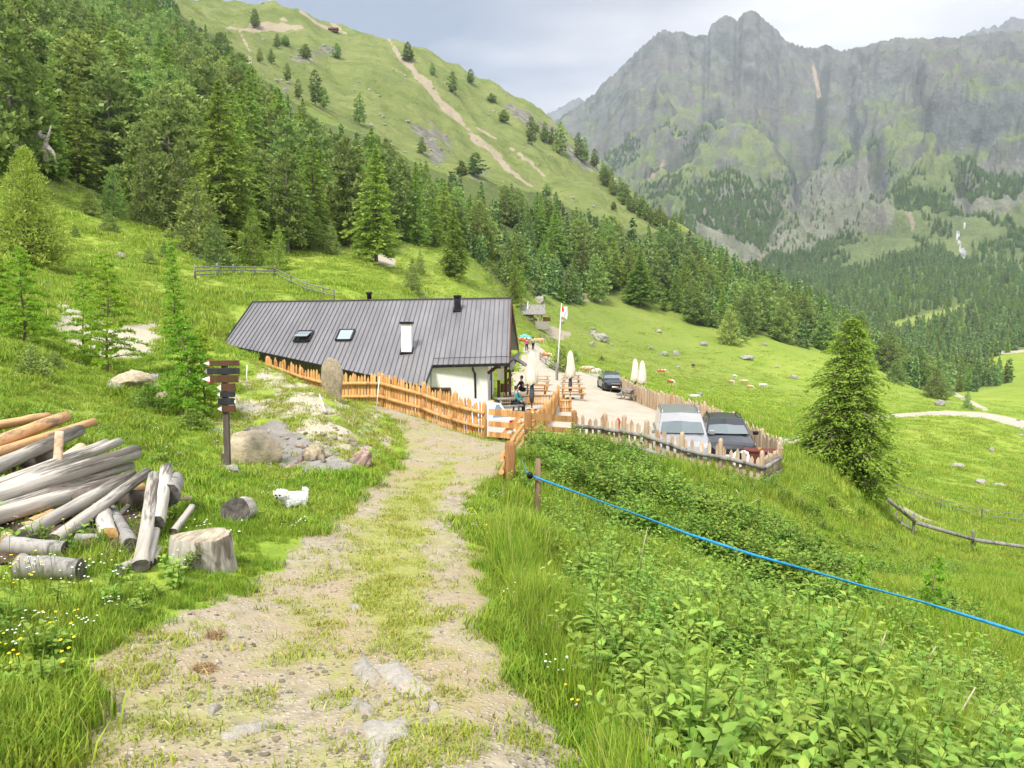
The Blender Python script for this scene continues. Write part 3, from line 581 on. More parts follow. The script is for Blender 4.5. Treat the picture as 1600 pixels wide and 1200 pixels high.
# ------------------------------------------------------------------ forest
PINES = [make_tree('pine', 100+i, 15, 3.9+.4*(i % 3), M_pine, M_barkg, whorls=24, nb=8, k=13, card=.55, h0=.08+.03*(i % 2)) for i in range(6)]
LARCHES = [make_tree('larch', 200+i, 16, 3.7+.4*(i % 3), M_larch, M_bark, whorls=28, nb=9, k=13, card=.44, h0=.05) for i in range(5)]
def forest():
    g = np.random.default_rng(11); cand = []
    y = 82.
    while y < 1350:
        st = 4.1+y*.0075 if y < 420 else 4.6+y*.0042
        for u in np.arange(-.74, .74, st/y):
            cand.append((u+g.uniform(-.45, .45)*st/y, y+g.uniform(-.5, .5)*st))
        y += st*.95
    c = np.array(cand); u, y = c[:, 0], c[:, 1]; x = u*y; z = H(x, y); px, py = proj(x, y, z)
    n = len(c); hsc = g.uniform(.5, 1.2, n)*np.where(y < 100, .8, 1.1)*(1-.38*ss(610, 660, px)*(1-ss(860, 900, px))*(y < 260))*(1-.12*ss(860, 900, px))*np.where(y > 400, .95, 1)
    _, pyt = proj(x, y, z+15*hsc)
    ok = (y > np.interp(px, fb_x, fb_y)*(1+.05*fbm(px/40, y*0, 3, 3))) & ((pyt > np.interp(px, ft_x, ft_y)-g.exponential(5, n)*(y < 430)+2) | ((y > 560) & (px > 1060)) | ((y > 430) & (px > 1180)))
    ok &= ~((u > .2) & (y > 1100) & (pyt < 372+fbm(px/60, y*0, 3, 8)*50))
    # clearings
    for pl in clearings:
        ok &= poly_d(pl, px, py) < -1
    ok &= ~((y > 300) & (roadw(px, py)))
    ok &= g.random(n) > .05+.25*(fbm(x/40, y/40, 2, 33) > .25)
    x, y, z, hsc, px, py = [a[ok] for a in (x, y, z, hsc, px, py)]; n = len(x)
    inv = (px > -60) & (px < 1660) & (py > -40)
    larch = (fbm(x/35, y/35, 3, 51)+g.normal(size=n)*.35+.12*(y < 200) > .22)
    return x, y, z, hsc, px, py, inv, larch
def roadw(px, py): return line_d([(1470,604,5),(1500,620,5),(1540,640,5)], px, py) < 1
fx, fy, fz, fh, fpx, fpy, finv, flarch = forest()
print('forest', len(fx), 'larch', flarch.sum())
NEARTREES = 300
size = fh/fy*np.where(finv, 1, .01)
zone = lambda px, y: ('above the left meadow' if px < 330 else 'above the grey roof' if px < 620 else 'behind the log hut' if px < 860 else 'along the top of the pasture' if px < 1120 else 'at the lower end of the pasture')
taken = np.zeros(len(fx), bool)
def namer(lr, px, py, y, h):
    z = 'at far left' if px < 130 else 'over the young larches' if px < 260 else 'over the signpost' if px < 400 else 'over the skylights' if px < 540 else 'over the white chimney' if px < 680 else 'over the roof end' if px < 800 else 'behind the log hut' if px < 950 else 'over the parasols' if px < 1060 else 'over the cows' if px < 1200 else 'behind the tall spruce' if px < 1380 else 'near the gravel road'
    e = np.interp(px, fb_x, fb_y); row = 'at the lower forest edge' if y < e*1.12 else 'in mid forest' if y < e*1.6 else 'high up in the forest'
    sz = 'tall' if h > 1.0 else 'small' if h < .75 else 'mid-sized'; k = 'light green larch' if lr else 'dark stone pine'
    return sz+' '+k+' '+row+' '+z, ('larches ' if lr else 'stone pines ')+row+' '+z+', '+sz

g_ = np.random.default_rng(5)
for lr, protos, nm, lab, grp in ((False, PINES, 'pine_tree', 'dark green stone pine in the forest ', 'stone pines in the forest '), (True, LARCHES, 'larch_tree', 'light green feathery larch in the forest ', 'larches in the forest ')):
    ii = np.nonzero(flarch == lr)[0]; ii = ii[np.argsort(-size[ii])][:NEARTREES]; taken[ii] = True
    for i in ii:
        lab, grp = namer(lr, fpx[i], fpy[i], fy[i], fh[i])
        cm, tm = protos[int(g_.integers(len(protos)))]
        t = thing(nm, lab, 'tree', (fx[i], fy[i], fz[i]-.2), g_.uniform(0, 6.28), grp)
        s = fh[i]*g_.uniform(.92, 1.08); t.scale = (s*g_.uniform(.9, 1.15),)*2+(s,)
        mk('crown', cm, t); mk('trunk', tm, t)
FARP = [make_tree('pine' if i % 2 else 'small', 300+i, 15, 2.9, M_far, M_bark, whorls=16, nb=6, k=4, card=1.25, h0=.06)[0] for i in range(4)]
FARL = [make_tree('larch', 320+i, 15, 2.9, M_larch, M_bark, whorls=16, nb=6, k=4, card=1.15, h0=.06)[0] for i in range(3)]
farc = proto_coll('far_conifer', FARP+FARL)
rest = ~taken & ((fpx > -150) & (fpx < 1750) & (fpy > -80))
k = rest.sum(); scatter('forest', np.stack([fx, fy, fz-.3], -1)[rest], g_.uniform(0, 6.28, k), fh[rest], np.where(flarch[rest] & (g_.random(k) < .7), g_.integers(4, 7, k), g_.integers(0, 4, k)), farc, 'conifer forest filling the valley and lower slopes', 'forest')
# trees on the mountain: patches
def mount_trees():
    g = np.random.default_rng(21); n = 70000
    y = np.exp(g.uniform(math.log(1250), math.log(2700), n)); u = g.uniform(.02, .70, n); x = u*y; z = H(x, y); px, py = proj(x, y, z)
    patch = fbm((x*.9+y*.3)/170, (y-x*.2)/420, 5, 71)
    lim = .04+np.clip((z-150)/1100, -.35, .6)-.22*ss(1330, 1500, px)*(1-ss(240, 420, 700-py))
    for cx, cy_, rr in ((1185, 335, 55), (1370, 250, 40), (1265, 330, 40), (1240, 300, 40), (1120, 300, 50), (1530, 250, 60), (1450, 380, 60), (1560, 330, 50), (1060, 350, 60)):
        lim = lim-.35*np.exp(-((px-cx)**2+(py-cy_)**2)/rr**2)
    ok = (patch > lim) & (py > 195+fbm(px/50, px*0, 2, 5)*25) & (poly_d([(1485,350),(1500,340),(1520,350),(1515,410),(1490,410)], px, py) < 0)
    ok &= ~(poly_d([(1190,400),(1215,340),(1240,285),(1290,260),(1350,255),(1395,300),(1400,350),(1330,365),(1260,395)], px, py) > 0) | (g.random(n) < .08)
    ok &= g.random(n) < np.clip((patch-lim)*7+.15, 0, 1); return x[ok], y[ok], z[ok]
mx_, my_, mz_ = mount_trees(); k = len(mx_); print('mountain trees', k)
scatter('forest', np.stack([mx_, my_, mz_-1], -1), g_.uniform(0, 6.28, k), g_.uniform(.5, 1.1, k), g_.integers(0, 4, k), farc, 'dark conifers in patches on the rocky mountain', 'forest')
# ------------------------------------------------------------------ materials of the built things
def woodmat(name, c1, c2, sc_=7, stretch=(1, 1, .12), rough=.85, bmp=.4, dark=None):
    m, nt, b = newmat(name); b.inputs['Roughness'].default_value = rough; L = nt.links
    v = coords(nt, 'Object', stretch); n = noise(nt, sc_, 7, .7, v, .6)
    c = ramp(nt, n, (.3, c1), (.68, c2))
    pi = attr(nt, 'pid').outputs['Fac']
    hs = N(nt, 'ShaderNodeHueSaturation'); L.new(c, hs.inputs['Color']); L.new(mth(nt, 'ADD', mth(nt, 'MULTIPLY', pi, .32), .90), hs.inputs['Value'])
    c = hs.outputs[0]
    if dark: c = mix(nt, ramp(nt, noise(nt, sc_*.5, 5, .7, v), (.52, 0), (.60, .9)), c, dark)
    L.new(c, b.inputs['Base Color']); bump(nt, b, n, bmp, .006); return m
M_orange = woodmat('new_larch_wood', (.50, .255, .085), (.74, .43, .175), dark=(.36, .17, .06))
M_weath = woodmat('weathered_wood', (.36, .26, .17), (.62, .50, .36), dark=(.36, .20, .10))
M_grey = woodmat('grey_wood', (.19, .178, .16), (.37, .35, .325), dark=(.10, .09, .08))
M_log = woodmat('silver_log', (.23, .205, .175), (.56, .52, .45), 11, (1, .07, 1), .9, .9, dark=(.085, .07, .055))
M_logb = woodmat('peeling_bark_log', (.46, .25, .11), (.66, .40, .19), 5, (1, .3, 1), dark=(.20, .145, .11))
M_cut = simple('cut_wood', (.50, .25, .09), (.74, .46, .20), 25, .8)
M_cutg = simple('grey_cut_wood', (.045, .04, .036), (.14, .125, .11), 14, .9, 0, .5)
M_brown = woodmat('brown_boards', (.07, .036, .02), (.16, .085, .045))
M_blackw = woodmat('black_board', (.018, .018, .02), (.06, .06, .065))
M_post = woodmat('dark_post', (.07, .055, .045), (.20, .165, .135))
M_white = simple('white_plaster', (.72, .70, .66), (.80, .78, .75), 3, .9, 0, .1)
M_wpaint = simple('white_paint', (.74, .74, .73), (.82, .82, .81), 8, .6)
M_red = simple('red_paint', (.55, .035, .02), (.65, .06, .035), 8, .5)
M_black = simple('black_metal', (.012, .012, .014), (.03, .03, .034), 5, .45, .3)
M_dark = simple('dark_inside', (.01, .009, .008), (.02, .018, .015), 5, .9)
M_cream = simple('cream_canvas', (.62, .56, .43), (.78, .73, .60), 3.5, .9, 0, .5, (1, 1, .3))
M_slate = simple('slate_fabric', (.035, .05, .07), (.07, .09, .12), 5, .85)
def roofmat():
    m, nt, b = newmat('metal_roof'); n = noise(nt, 1.1, 8, .68, coords(nt, 'Object', (1, .22, .22)))
    nt.links.new(ramp(nt, n, (.3, (.158, .149, .152)), (.7, (.258, .246, .248))), b.inputs['Base Color']); b.inputs['Roughness'].default_value = .42; b.inputs['Metallic'].default_value = .25; b.inputs['Specular IOR Level'].default_value = .4; return m
M_roof = roofmat(); M_seam = simple('roof_seam', (.095, .086, .09), (.13, .12, .123), 5, .5, .2)
def glassm(name, c=(.05, .06, .065), rough=.08):
    m, nt, b = newmat(name); b.inputs['Base Color'].default_value = (*c, 1); b.inputs['Roughness'].default_value = rough; b.inputs['Specular IOR Level'].default_value = .9; b.inputs['Coat Weight'].default_value = .6; return m
M_glass = glassm('window_glass'); M_skyl = glassm('skylight_glass', (.30, .36, .36))
def paint(name, c, metal=.2):
    m, nt, b = newmat(name); n = noise(nt, 3, 5, .6, coords(nt)); nt.links.new(ramp(nt, n, (.3, tuple(x*.92 for x in c)), (.7, c)), b.inputs['Base Color'])
    b.inputs['Roughness'].default_value = .32; b.inputs['Metallic'].default_value = metal; b.inputs['Coat Weight'].default_value = .7; b.inputs['Coat Roughness'].default_value = .08; return m
def rockmat(name, c1, c2, c3, s=1):
    m, nt, b = newmat(name); v = coords(nt, 'Object', (1, 1, 1.8)); b.inputs['Roughness'].default_value = .9; b.inputs['Specular IOR Level'].default_value = .12
    n = noise(nt, 4*s, 9, .72, v); c = ramp(nt, n, (.3, c1), (.62, c2)); c = mix(nt, ramp(nt, noise(nt, 2.2*s, 6, .7, v), (.52, 0), (.66, .8)), c, c3)
    oi = N(nt, 'ShaderNodeObjectInfo').outputs['Random']; hs = N(nt, 'ShaderNodeHueSaturation'); nt.links.new(c, hs.inputs['Color']); nt.links.new(mth(nt, 'ADD', mth(nt, 'MULTIPLY', oi, .3), .85), hs.inputs['Value'])
    nt.links.new(hs.outputs[0], b.inputs['Base Color']); bump(nt, b, n, .9, .05); return m
M_rock = rockmat('grey_stone', (.16, .155, .14), (.42, .395, .35), (.30, .285, .21))
M_rocky = rockmat('ochre_stone', (.27, .215, .135), (.52, .435, .305), (.33, .31, .24))
M_rockr = rockmat('reddish_stone', (.24, .15, .13), (.48, .34, .30), (.42, .38, .33))
M_flag = rockmat('pale_slab', (.33, .30, .255), (.54, .50, .43), (.46, .35, .24), 2.6)
def pid(o, per):
    """random value for each board of a mesh made of equal pieces"""
    n = len(o.data.vertices); a = np.repeat(np.random.default_rng(n).random(n//per+1), per)[:n]
    o.data.attributes.new('pid', 'FLOAT', 'POINT').data.foreach_set('value', a.astype(np.float32)); return o
# ------------------------------------------------------------------ rocks
def rock_mesh(seed, sub=4, flat=1, rough=.28, mat=None, sharp=1.0):
    bm = __import__('bmesh').new(); __import__('bmesh').ops.create_icosphere(bm, subdivisions=sub, radius=1)
    v = np.array([q.co[:] for q in bm.verts]); f = [tuple(q.index for q in p.verts) for p in bm.faces]; bm.free()
    g = np.random.default_rng(seed)
    for k in range(9):                                   # clipped by random planes: broken faces
        nrm_ = norm(g.normal(size=3)); d = g.uniform(.55, .9)/sharp; h = v@nrm_; v = v-np.outer(np.clip(h-d, 0, None)*.85, nrm_)
    s = g.uniform(0, 50); r = 1+rough*.5*fbm(v[:, 0]*1.6+s+v[:, 2], v[:, 1]*1.6+s-v[:, 2]*.7, 5, seed % 9, .55); v = v*r[:, None]
    v[:, 2] *= flat
    return mesh_np('rock', v, f, mat or M_rock, True)
RK = {k: [rock_mesh(i+j*20, 4, fl, .5, m) for i in range(4)] for j, (k, m, fl) in enumerate((('g', M_rock, .7), ('y', M_rocky, .75), ('r', M_rockr, .7), ('f', M_flag, .4)))}
rg = np.random.default_rng(17)
def rock(p, sx, sy, sz, k, lab, rz=None, group=None, me=None, tilt=(0, 0), sink=.25):
    me = me or RK[k][int(rg.integers(4))]
    o = mk('rock' if max(sx, sy, sz) < .6 else 'boulder', me, None, (p[0], p[1], p[2]+sz*(.5-sink))); o.scale = (sx/2, sy/2, sz/2/(.7 if k != 'f' else .4))
    o.rotation_euler = (tilt[0], tilt[1], rg.uniform(0, 6.28) if rz is None else rz); tag(o, lab, 'rock', group); return o
# ------------------------------------------------------------------ the farmhouse
def house():
    A, B = W(395, 472, 49), W(798, 466, 46)
    root = thing('farmhouse', 'white plastered mountain inn under a long grey standing-seam roof', 'house', (B.x, B.y, -4.8)); O = Vector((B.x, B.y, -4.8))
    sdn = -Vector((.011, .898, .4386)).normalized()          # down the slope
    rd = (A-B).normalized(); nn = rd.cross(sdn).normalized()
    if nn.z < 0: nn = -nn
    sd2 = nn.cross(rd).normalized(); sd2 = -sd2 if sd2.z > 0 else sd2
    def hitp(px, py): u, t = ray(px, py); d = Vector((u, 1, t)); return d*(B.dot(nn)/d.dot(nn))
    def uv(p): q = p-B; M2 = Matrix(((rd.dot(rd), rd.dot(sdn)), (rd.dot(sdn), sdn.dot(sdn)))); return M2.inverted()@Vector((q.dot(rd), q.dot(sdn)))
    pol = [uv(hitp(*p)) for p in ((798,466),(795,567),(676,570),(664,604),(349,537),(395,472))]
    P3 = lambda s, d, h=0: B+rd*s+sdn*d+nn*h-O
    mb = MB(); n = len(pol)
    mb.raw([P3(a, b, h) for h in (0, -.14) for a, b in pol], [tuple(range(n)), tuple(range(n, 2*n))[::-1]]+[(i, n+i, n+(i+1) % n, (i+1) % n) for i in range(n)])
    # back slope, real thickness
    bk = lambda s, d, ex=0: B+rd*s+Vector((.011*d+ex, .898*d, -.4386*d))-O
    Ls = (A-B).length
    bp = [bk(0, 0), bk(0, 7.2, .38), bk(Ls, 7.2), bk(Ls, 0)]; mb.raw(bp+[q-Vector((0, 0, .15)) for q in bp], [(0, 1, 2, 3), (7, 6, 5, 4), (0, 4, 5, 1), (1, 5, 6, 2), (2, 6, 7, 3), (3, 7, 4, 0)])
    mb.mi = 1
    def eave(s):                                          # lower edge of the front slope at s
        e = [pol[1], pol[2], pol[3], pol[4]]
        for (a, b), (c, d) in zip(e[:-1], e[1:]):
            if min(a, c) <= s <= max(a, c): return b+(d-b)*(s-a)/(c-a+1e-9)
        return None
    s = .12
    while s < Ls+6:
        e = eave(s)
        # left verge is slanted: start where the polygon starts
        top = 0
        if s > pol[5][0]:
            a, b = pol[5]; c, d = pol[4]; top = (s-a)/(c-a)*(d-b) if c > a else 99
        if e and e > top+.2: mb.bar(P3(s, top, .015), P3(s, e, .015), .035, .05)
        s += .275
    mb.bar(P3(-.02, -.02, .03), P3(Ls, -.02, .03), .22, .06)
    rf = mb.build('roof', [M_roof, M_seam], root)
    g = MB()                                              # gutters and snow guard
    for i, j in ((1, 2), (3, 4)): g.bar(P3(*pol[i], -.1), P3(*pol[j], -.1), .13, .13)
    g.bar(P3(pol[1][0], pol[1][1]-.5, .1), P3(pol[2][0], pol[2][1]-.5, .1), .02, .03); g.bar(P3(pol[2][0], pol[2][1], -.02), P3(*pol[3], -.02), .08, .1)
    g.bar(P3(Ls, 0, .03), P3(*pol[4], .03), .06, .06)
    g.build('gutter', M_black, root)
    f_ = MB(); f_.bar(P3(-.03, 0, -.12), P3(pol[1][0]-.03, pol[1][1], -.12), .05, .3); f_.bar(bk(-.03, 0)-Vector((0, 0, .12)), bk(-.03, 7.2, .4)-Vector((0, 0, .12)), .06, .34)
    f_.build('verge_board', M_brown, root)
    # walls: main block, wing below the long eave
    x1 = W(762, 600, 39.7).x; x0 = W(674, 600, 39.7).x; zb = -6.2
    def zroof(x, y):                                     # underside of front slope
        t = (B.dot(nn)-x*nn.x-y*nn.y)/nn.z; return t-.16
    def wall(mb, a, b, za, zb_, th=.35):
        a, b = Vector(a), Vector(b); d = (b-a).normalized(); nrm_ = Vector((-d.y, d.x))*th
        v = []
        for q, zt in ((a, za), (b, zb_)):
            for o_ in (Vector((0, 0)), nrm_): v += [(q.x+o_.x-O.x, q.y+o_.y-O.y, zb-O.z), (q.x+o_.x-O.x, q.y+o_.y-O.y, zt-O.z)]
        mb.raw(v, [(0, 4, 5, 1), (2, 3, 7, 6), (1, 5, 7, 3), (0, 1, 3, 2), (4, 6, 7, 5), (0, 2, 6, 4)])
    wm = MB(); yF = 39.7
    wall(wm, (x0, yF), (x1, yF), zroof(x0, yF), zroof(x1, yF))
    # gable wall as a pentagon slab
    yr = B.y; yb = 52.3
    gp = [(yF+.003, zb), (yb, zb), (yb, zroof(x1, yF)-.05), (yr, B.z-.2), (yF+.003, zroof(x1, yF+.003))]
    wm.prism([(a-O.y, b-O.z) for a, b in gp], x1-O.x-.35, x1-O.x+.0, 'x')
    wall(wm, (x1-.01, yb), (A.x+1.2, yb), zroof(x1, yF)-.1, zroof(x1, yF)-.1)
    wm.mi = 1  # wing wall takes dark wood, painting in the shade under the eave
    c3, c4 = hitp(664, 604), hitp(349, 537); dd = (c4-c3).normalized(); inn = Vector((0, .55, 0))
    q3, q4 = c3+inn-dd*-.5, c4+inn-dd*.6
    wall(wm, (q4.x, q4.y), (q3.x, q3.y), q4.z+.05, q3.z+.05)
    wm.mi = 0; wall(wm, (q3.x, q3.y), (x0+.02, yF+.2), q3.z+.1, zroof(x0, yF)-.03)
    wall(wm, (q4.x, yb), (q4.x, q4.y), q4.z+.2, q4.z+.05)
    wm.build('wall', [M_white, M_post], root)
    # brown timber gable cladding above the eaves
    gc = MB(); gp = [(yF+.5, zroof(x1, yF)+.2), (yb-.2, zroof(x1, yF)+.2), (yr, B.z-.3)]; gc.prism([(a-O.y, b-O.z) for a, b in gp], x1-O.x+.005, x1-O.x+.05, 'x'); gc.build('gable_cladding', M_brown, root)
    # window
    a, b = W(675, 607, yF-.05), W(703, 631, yF-.05); wf = MB(); w_, h_ = b.x-a.x, a.z-b.z; cx, cz = (a.x+b.x)/2, (a.z+b.z)/2
    for c_, sz in (((cx, 0, a.z), (w_+.1, .12, .1)), ((cx, 0, b.z), (w_+.16, .16, .1)), ((a.x, 0, cz), (.1, .118, h_-.1)), ((b.x, 0, cz), (.1, .118, h_-.1)), ((cx, .01, cz), (.05, .08, h_-.1))):
        wf.box((c_[0]-O.x, yF-.03+c_[1]-O.y, c_[2]-O.z), sz)
    wo = wf.build('window', M_brown, root); wp = MB(); wp.box((cx-O.x, yF-.005-O.y, cz-O.z), (w_-.1, .02, h_-.1)); pn_ = wp.build('pane', M_glass, wo)
    dn = MB(); p0 = W(739, 574, yF-.5); p1 = W(742, 584, yF-.1); dn.tube([p0-O+Vector((0, -.25, 0)), p0-O+Vector((0, .1, -.15)), Vector((p1.x, yF-.08, p1.z))-O, Vector((p1.x+.03, yF-.08, -5.2))-O], .055, 8); dn.build('downpipe', M_black, root, True)
    br = MB(); e1 = W(779, 571, 39.4)-O; e0 = W(763, 583, 39.75)-O; br.bar(e0, e1, .14, .14); br.build('bracket', M_brown, root)
    # chimneys
    def stack(px, py, w__, h__, nm, m1, m2, capw, par=rf):
        p = hitp(px, py)-O; mb = MB(); mb.box((p.x, p.y, p.z+h__/2-.15), (w__, w__, h__+.3)); o = mb.build(nm, m1, par); c_ = MB(); c_.box((p.x, p.y, p.z+h__+.06), (w__+capw, w__+capw, .12)); c_.box((p.x, p.y, p.z+h__+.0), (w__*.8, w__*.8, .1)); c_.build('chimney_cap', m2, o)
        b_ = MB(); b_.box((p.x, p.y-.02, p.z+.02), (w__+.12, w__+.14, .16), 0, R_(26)); b_.build('flashing', M_black, o); return p
    stack(636, 549, .54, 1.45, 'chimney', M_white, M_black, .14)
    stack(715, 485, .36, .75, 'chimney_pipe', M_black, M_black, .08)
    p = W(577, 470, 50.2)-O; c_ = MB(); c_.lathe([(.15, -.8), (.15, .42), (.2, .43), (.2, .56), (.0, .58)], 14, tuple(p)); c_.build('chimney_pipe', M_black, rf, True)
    # skylights
    for px, py, op in ((475, 527, 14), (540, 525, 0)):
        s_, d_ = uv(hitp(px, py)); fr = MB(); hw, hl = .44, .62
        for a, b, c_, d2 in ((-hw, -hl, hw, -hl), (hw, -hl, hw, hl), (hw, hl, -hw, hl), (-hw, hl, -hw, -hl)): fr.bar(P3(s_+a, d_+b, .07), P3(s_+c_, d_+d2, .07), .1, .12)
        fo = fr.build('skylight', M_black, rf); gl = MB(); q = [P3(s_-hw+.05, d_-hl+.05, .1), P3(s_+hw-.05, d_-hl+.05, .1), P3(s_+hw-.05, d_+hl-.05, .1+op*.02), P3(s_-hw+.05, d_+hl-.05, .1+op*.02)]
        gl.raw(q+[v-nn*.03 for v in q], [(0, 1, 2, 3), (7, 6, 5, 4), (0, 4, 5, 1), (1, 5, 6, 2), (2, 6, 7, 3), (3, 7, 4, 0)]); gl.build('pane', M_skyl, fo)
        if op: bb = MB(); bb.bar(P3(s_-hw, d_-.05, .2), P3(s_+hw, d_-.05, .2), .12, .05); bb.build('frame', M_black, fo)
    # porch at the gable: posts, beams, small lean-to roofs, balcony rail
    pr = MB()
    zg = -4.85
    for px, y in ((779, 42), (790, 43), (797, 50), (790, 47)): x = W(px, 500, y).x; pr.box((x-O.x, y-O.y, (zg-.2+zroof(x1, yF)+.3)/2-O.z), (.16, .16, zroof(x1, yF)+.3-zg+.2))
    pr.bar(W(778, 572, 42)-O, W(800, 572, 44.5)-O, .14, .16); pr.bar(W(779, 581, 42.1)-O, W(802, 579, 43.1)-O, .1, .14)
    pr.bar(W(790, 600, 43)-O, W(799, 586, 47)-O, .1, .1); pr.bar(W(783, 606, 44)-O, W(798, 606, 46)-O, .08, .5)
    pr.build('porch_frame', M_brown, root)
    lr = MB()
    for (a, b, c_, d2) in (((795, 573, 42.5), (811, 549, 47), (813, 552, 47), (799, 578, 42.5)), ((806, 557, 47), (823, 568, 46), (821, 571, 44), (805, 561, 44.5))):
        q = [W(*v)-O for v in (a, b, c_, d2)]; lr.raw(q+[v-Vector((0, 0, .09)) for v in q], [(0, 1, 2, 3), (7, 6, 5, 4), (0, 4, 5, 1), (1, 5, 6, 2), (2, 6, 7, 3), (3, 7, 4, 0)])
    for q in (((781, 575, 42), (812, 551, 46.6)), ((797, 575, 43), (803, 556, 46.6)), ((805, 560, 46), (822, 570, 45))): lr.bar(W(*q[0])-O, W(*q[1])-O, .12, .12)
    lr.build('porch_roof', M_grey, root)
    nb_ = MB(); a = W(782, 585, 41.8)-O; nb_.box((a.x, a.y, a.z), (.36, .06, .62)); nb_.build('notice_board', M_cream, root)
    for px, py in ((767, 588), (770, 590)):
        q = W(px, py, 44)-O; sg = MB(); sg.box((x1-O.x+.02, q.y-O.y*0, q.z), (.03, .28, .3)); sg.build('wall_plaque', M_slate, root)
    dr = MB(); dr.box((x1-O.x+.02, 46.5-O.y, -3.85-O.z), (.06, 1.0, 2.0)); dr.build('door', M_brown, root)
    return root
house()
# ------------------------------------------------------------------ fences
def fence(name, label, pts, mats, sp=.135, pw=.09, h=1.0, var=.1, rails=(.35, .78), rr=.06, post_h=1.15, posts=True, cat='fence', group=None, side=-1, lean=0, base=-.02, pr=.075, rzr=False, skipposts=()):
    mp, mr, mpo = mats; p0 = Vector(pts[0]); root = thing(name, label, cat, p0, 0, group); g = random.Random(len(pts)*7+int(h*100)+int(abs(p0.x)*10)); pk = MB()
    for i in range(len(pts)-1):
        a, b = Vector(pts[i]), Vector(pts[i+1]); d = b-a; L_ = Vector((d.x, d.y)).length; n = max(1, int(L_/sp)); rz = math.atan2(d.y, d.x)
        for k in range(n):
            if pw <= 0: break
            q = a+d*((k+.5)/n); hh = h+g.uniform(-var, var); wdt = pw*g.uniform(.75, 1.2); th = .022; ln = g.gauss(0, .02)
            qx = Vector((math.cos(rz), math.sin(rz), 0)); qy = Vector((-math.sin(rz), math.cos(rz), 0)); v = []
            z0_ = float(H(q.x, q.y))-.05 if base is None else q.z+base
            for t in (-th/2, th/2):
                for sx, z in ((-.5, 0), (.5, 0), (.5, hh-.1), (g.uniform(-.12, .12), hh), (-.5, hh-.1)): v.append(Vector((q.x, q.y, z0_))+qx*(sx*wdt+ln*z)+qy*t+Vector((0, 0, z))-p0)
            pk.raw(v, [(0, 1, 2, 3, 4), (9, 8, 7, 6, 5), (0, 5, 6, 1), (1, 6, 7, 2), (2, 7, 8, 3), (3, 8, 9, 4), (4, 9, 5, 0)])
    if pw > 0: pid(pk.build('pickets', mp, root), 10)
    for i in range(len(pts)-1):
        a, b = Vector(pts[i]), Vector(pts[i+1]); d = b-a; rz = math.atan2(d.y, d.x); off = Vector((-math.sin(rz), math.cos(rz), 0))*side*(rr+.02)
        for r in rails:
            rb = MB(); q0 = a+off+Vector((0, 0, r))-p0; q1 = b+off+Vector((0, 0, r))-p0; e = (q1-q0).normalized()*.06
            m_ = (q0+q1)/2+Vector((0, 0, g.gauss(0, .012)))
            rb.tube([q0-e, m_, q1+e], [rr*1.05, rr, rr*.9], 8); rb.build('rail', mr, root, True)
    if posts:
        for i, p in enumerate(pts):
            if i in skipposts: continue
            p = Vector(p); pb = MB(); hh = post_h*g.uniform(.94, 1.06); q = p-p0
            pb.lathe([(pr, -.4), (pr, hh-.1), (pr*.75, hh-.03), (.01, hh)], 8, tuple(q)); pb.build('post', mpo, root, True)
    return root
fa = [W(418, 560, 27.2)-Vector((0, 0, 1.0)), W(470, 578, 26.6)-Vector((0, 0, 1.0)), W(520, 588, 26)-Vector((0, 0, 1.05)), PY(598, 640, 25.2), PY(663, 660, 24.4), PY(712, 672, 23.4), PY(757, 684, 22.5)]
fence('picket_fence', 'new orange larch picket fence descending along the path below the grey roof', fa, (M_orange, M_orange, M_orange), h=1.12, sp=.118)
rub = None
gp1, gp2, gp3 = PY(757, 684, 22.5), PY(825, 693, 22.3), PY(897, 690, 24)
def gate():
    root = thing('plank_gate', 'orange three-plank farm gate closing the path before the yard', 'gate', gp1)
    for a, b in ((gp1, gp2), (gp2, gp3)):
        for z, hh in ((.16, .15), (.47, .16), (.82, .19)):
            mb = MB(); d = (b-a).normalized()*.12; mb.bar(a-gp1+d+Vector((0, 0, z)), b-gp1-d+Vector((0, 0, z+(.02 if a is gp1 else 0))), .035, hh); mb.build('plank', M_orange, root)
    mb = MB(); mb.bar(gp1-gp1+Vector((.5, 0, .1)), gp2-gp1+Vector((-.2, 0, .85)), .03, .1); mb.build('brace', M_orange, root)
gate()
def posted(p, h, r, lab, m=M_orange, name='fence_post'):
    mb = MB(); mb.lathe([(r*1.05, -.4), (r, h*.5), (r*.98, h-.1), (r*.7, h-.02), (.01, h)], 12, (0, 0, 0)); o = mb.build(name, m, None, True, 0, p); tag(o, lab, 'post'); return o
M_opost = woodmat('brown_orange_post', (.20, .09, .04), (.52, .27, .10), 5)
posted(gp2, 1.0, .11, 'thick brown pointed post in the middle of the plank gate', M_opost)
posted(gp3, 1.12, .09, 'square-topped brown post where gate meets the weathered picket fence', M_opost)
pp = PY(797, 745, 14.0); posted(pp, .92, .10, 'thick orange log post at the path edge, nearest to the camera', M_opost)
rt = thing('log_rail_fence', 'three stacked log rails running back from the thick orange post to the gate', 'fence', pp)
for z in (.10, .36, .60):
    mb = MB(); q = gp2-pp; mb.mi = 0; mb.tube([Vector((-.16, -.12, z)), Vector((-.16, 0, z))+q*.5, Vector((-.12, 0, z))+q*.97], [.05, .048, .045], 10); mb.m[-2] = 1; mb.build('rail', [M_orange, M_cut], rt)
fb = [gp3, PY(945, 690, 24.2), PY(975, 700, 23.6), PY(1010, 712, 23.0), PY(1065, 728, 22.6), PY(1125, 735, 22.6), PY(1190, 742, 22.8), PY(1216, 745, 25.5)]
fence('weathered_picket_fence', 'grey-brown pointed picket fence with a round log rail in front of the parked cars', fb, (M_weath, M_grey, M_weath), sp=.19, pw=.12, h=.98, var=.07, rails=(.62, .2), rr=.065, post_h=1.12, skipposts=(0,))
